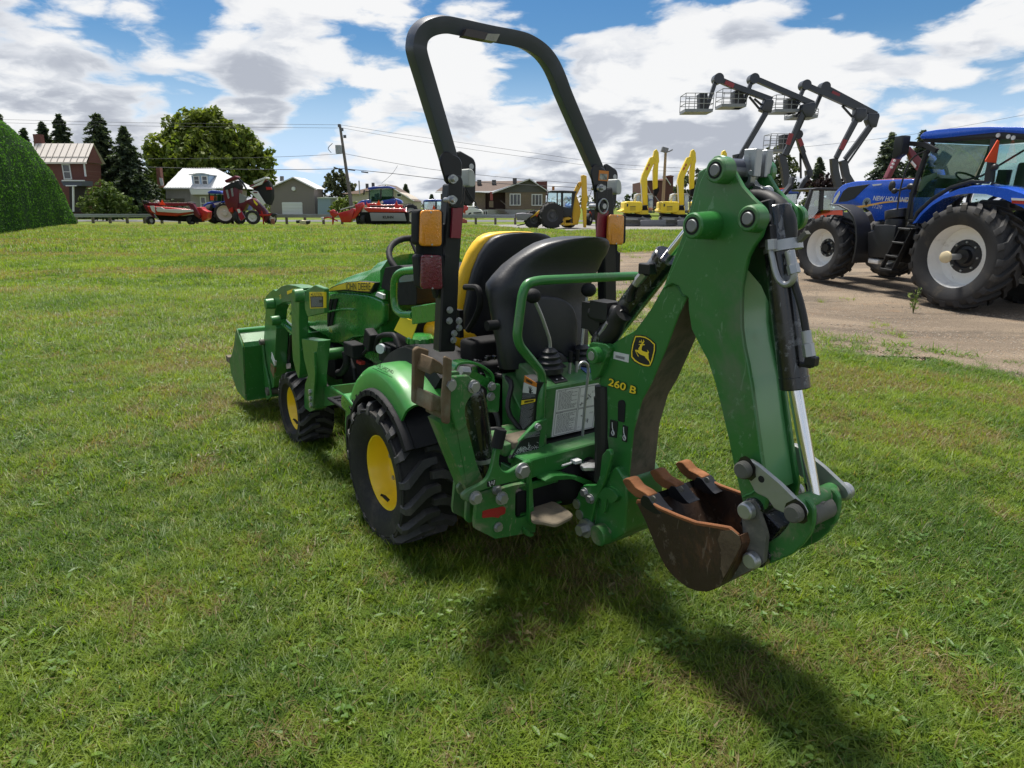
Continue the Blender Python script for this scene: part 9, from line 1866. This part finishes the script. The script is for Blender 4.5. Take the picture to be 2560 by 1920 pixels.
k0, k1 = [Vector((p[0]-b.b[0], -.71, p[1])) for p in [(7.858,1.171),(8.073,1.213)]]; lettering('ROTO', (k0+k1)/2, (1,0,.1), (-.1,0,1), (k1-k0).length, LDEC, b.t, height=.09, lift=.01, bold=.03)
b.pl('dark_arm', [(7.463,1.676),(7.749,1.839),(7.955,2.097),(7.967,2.29),(8.034,2.29),(8.004,1.968),(7.824,1.774),(7.541,1.578)], Y+.6, Y+.9, BLK2, .03)
for dx in (-.1, 1.9): b.wheel(b.b[0]+dx, Y-.5, .6, .6, .4, .3, BLADE)
Y = 36; b = BG('farm_tractor', 'blue tractor roof with orange beacon bar seen behind the green stick', 'tractor', px_x(1965, Y), Y)
b.pl('cab_roof', [(13.823,2.282),(14.079,2.345),(14.677,2.282),(14.729,2.112),(13.846,2.068)], Y-.8, Y+.8, FBLUE, .06); b.pl('beacon_bar', [(13.812,2.396),(14.334,2.421),(14.41,2.32),(13.822,2.295)], Y-.3, Y+.3, OREDP, .02); b.pl('roof_label', [(13.904,2.239),(14.129,2.239),(14.141,2.128),(13.916,2.128)], Y-.84, Y-.79, WPNT); b.pl('cab_glass', [(13.581,2.08),(14.696,2.112),(14.717,1.317),(13.659,1.317)], Y-.6, Y-.56, TEALG); b.pl('body', [(13.52,1.381),(14.842,1.381),(14.97,0.221),(13.637,0.221)], Y-.7, Y+.7, RED, .1)
for dx in (-.9, 1.2): b.wheel(b.b[0]+dx, Y-.4, .8, .8, .5, .5, FRIM)
# maroon loader arms of a tractor hidden behind the blue one
Y = 21; b = BG('loader_tractor', 'maroon front loader arms rising behind the blue tractor hood', 'loader', px_x(2250, Y), Y)
b.pl('loader_arm', [(11.336,2.294),(11.583,2.98),(11.712,3.123),(11.863,3.123),(11.626,2.693),(11.477,2.294)], Y-.1, Y+.15, MAR, .03); b.pl('loader_arm', [(11.788,3.123),(11.849,3.212),(12.335,2.765),(12.262,2.512),(11.994,2.765)], Y-.2, Y+.0, MAR, .03)
for k in range(4):
    p = [(11.432,2.609),(11.521,2.895)]; u = k/3; q = MB(); q.cyl((p[0][0]+(p[1][0]-p[0][0])*u,Y-.13,p[0][1]+(p[1][1]-p[0][1])*u),(p[0][0]+(p[1][0]-p[0][0])*u,Y-.1,p[0][1]+(p[1][1]-p[0][1])*u),.035,n=10); b.mb('arm_bolt', q, WPNT)
b.pl('arm_print', [(11.945,2.799),(12.099,2.657),(12.08,2.586),(11.928,2.746)], Y-.24, Y-.19, WPNT); b.pl('body', [(11.621,2.306),(13.168,2.306),(13.401,0.915),(11.827,0.915)], Y+.1, Y+1.2, MAR, .1)
for dx in (-.4, 1.6): b.wheel(b.b[0]+dx, Y+.4, .7, .7, .4, .4, FRIM)
# young weed by the rear wheel of the blue tractor
wp = (6.035,9.868); z0 = gz(*wp)
wd = thing('tall_weed', 'single tall green weed by the big rear wheel on the gravel', 'weed', (wp[0], wp[1], z0)); m = MB(); rnd = random.Random(5); lv = Leaves()
for k in range(5):
    a = rnd.uniform(0, 6.28); hh = rnd.uniform(.22, .42); tip = (.10*math.cos(a)+(.10 if k == 0 else 0), .08*math.sin(a), hh); m.tube([(0,0,0),(tip[0]*.4,tip[1]*.4,hh*.6),tip], .004, 5)
    for q in range(9):
        u = rnd.uniform(.25, 1); lv.leaf((tip[0]*u+rnd.uniform(-.03,.03), tip[1]*u+rnd.uniform(-.03,.03), hh*u), (rnd.uniform(-1,1), -.6, rnd.uniform(0,1)), rnd.uniform(.025,.045), rnd.random(), rnd, .4)
part('stem', m, L_LIGHT, wd); o = lv.build('leaf', L_LIGHT, wd, (0,0,0))
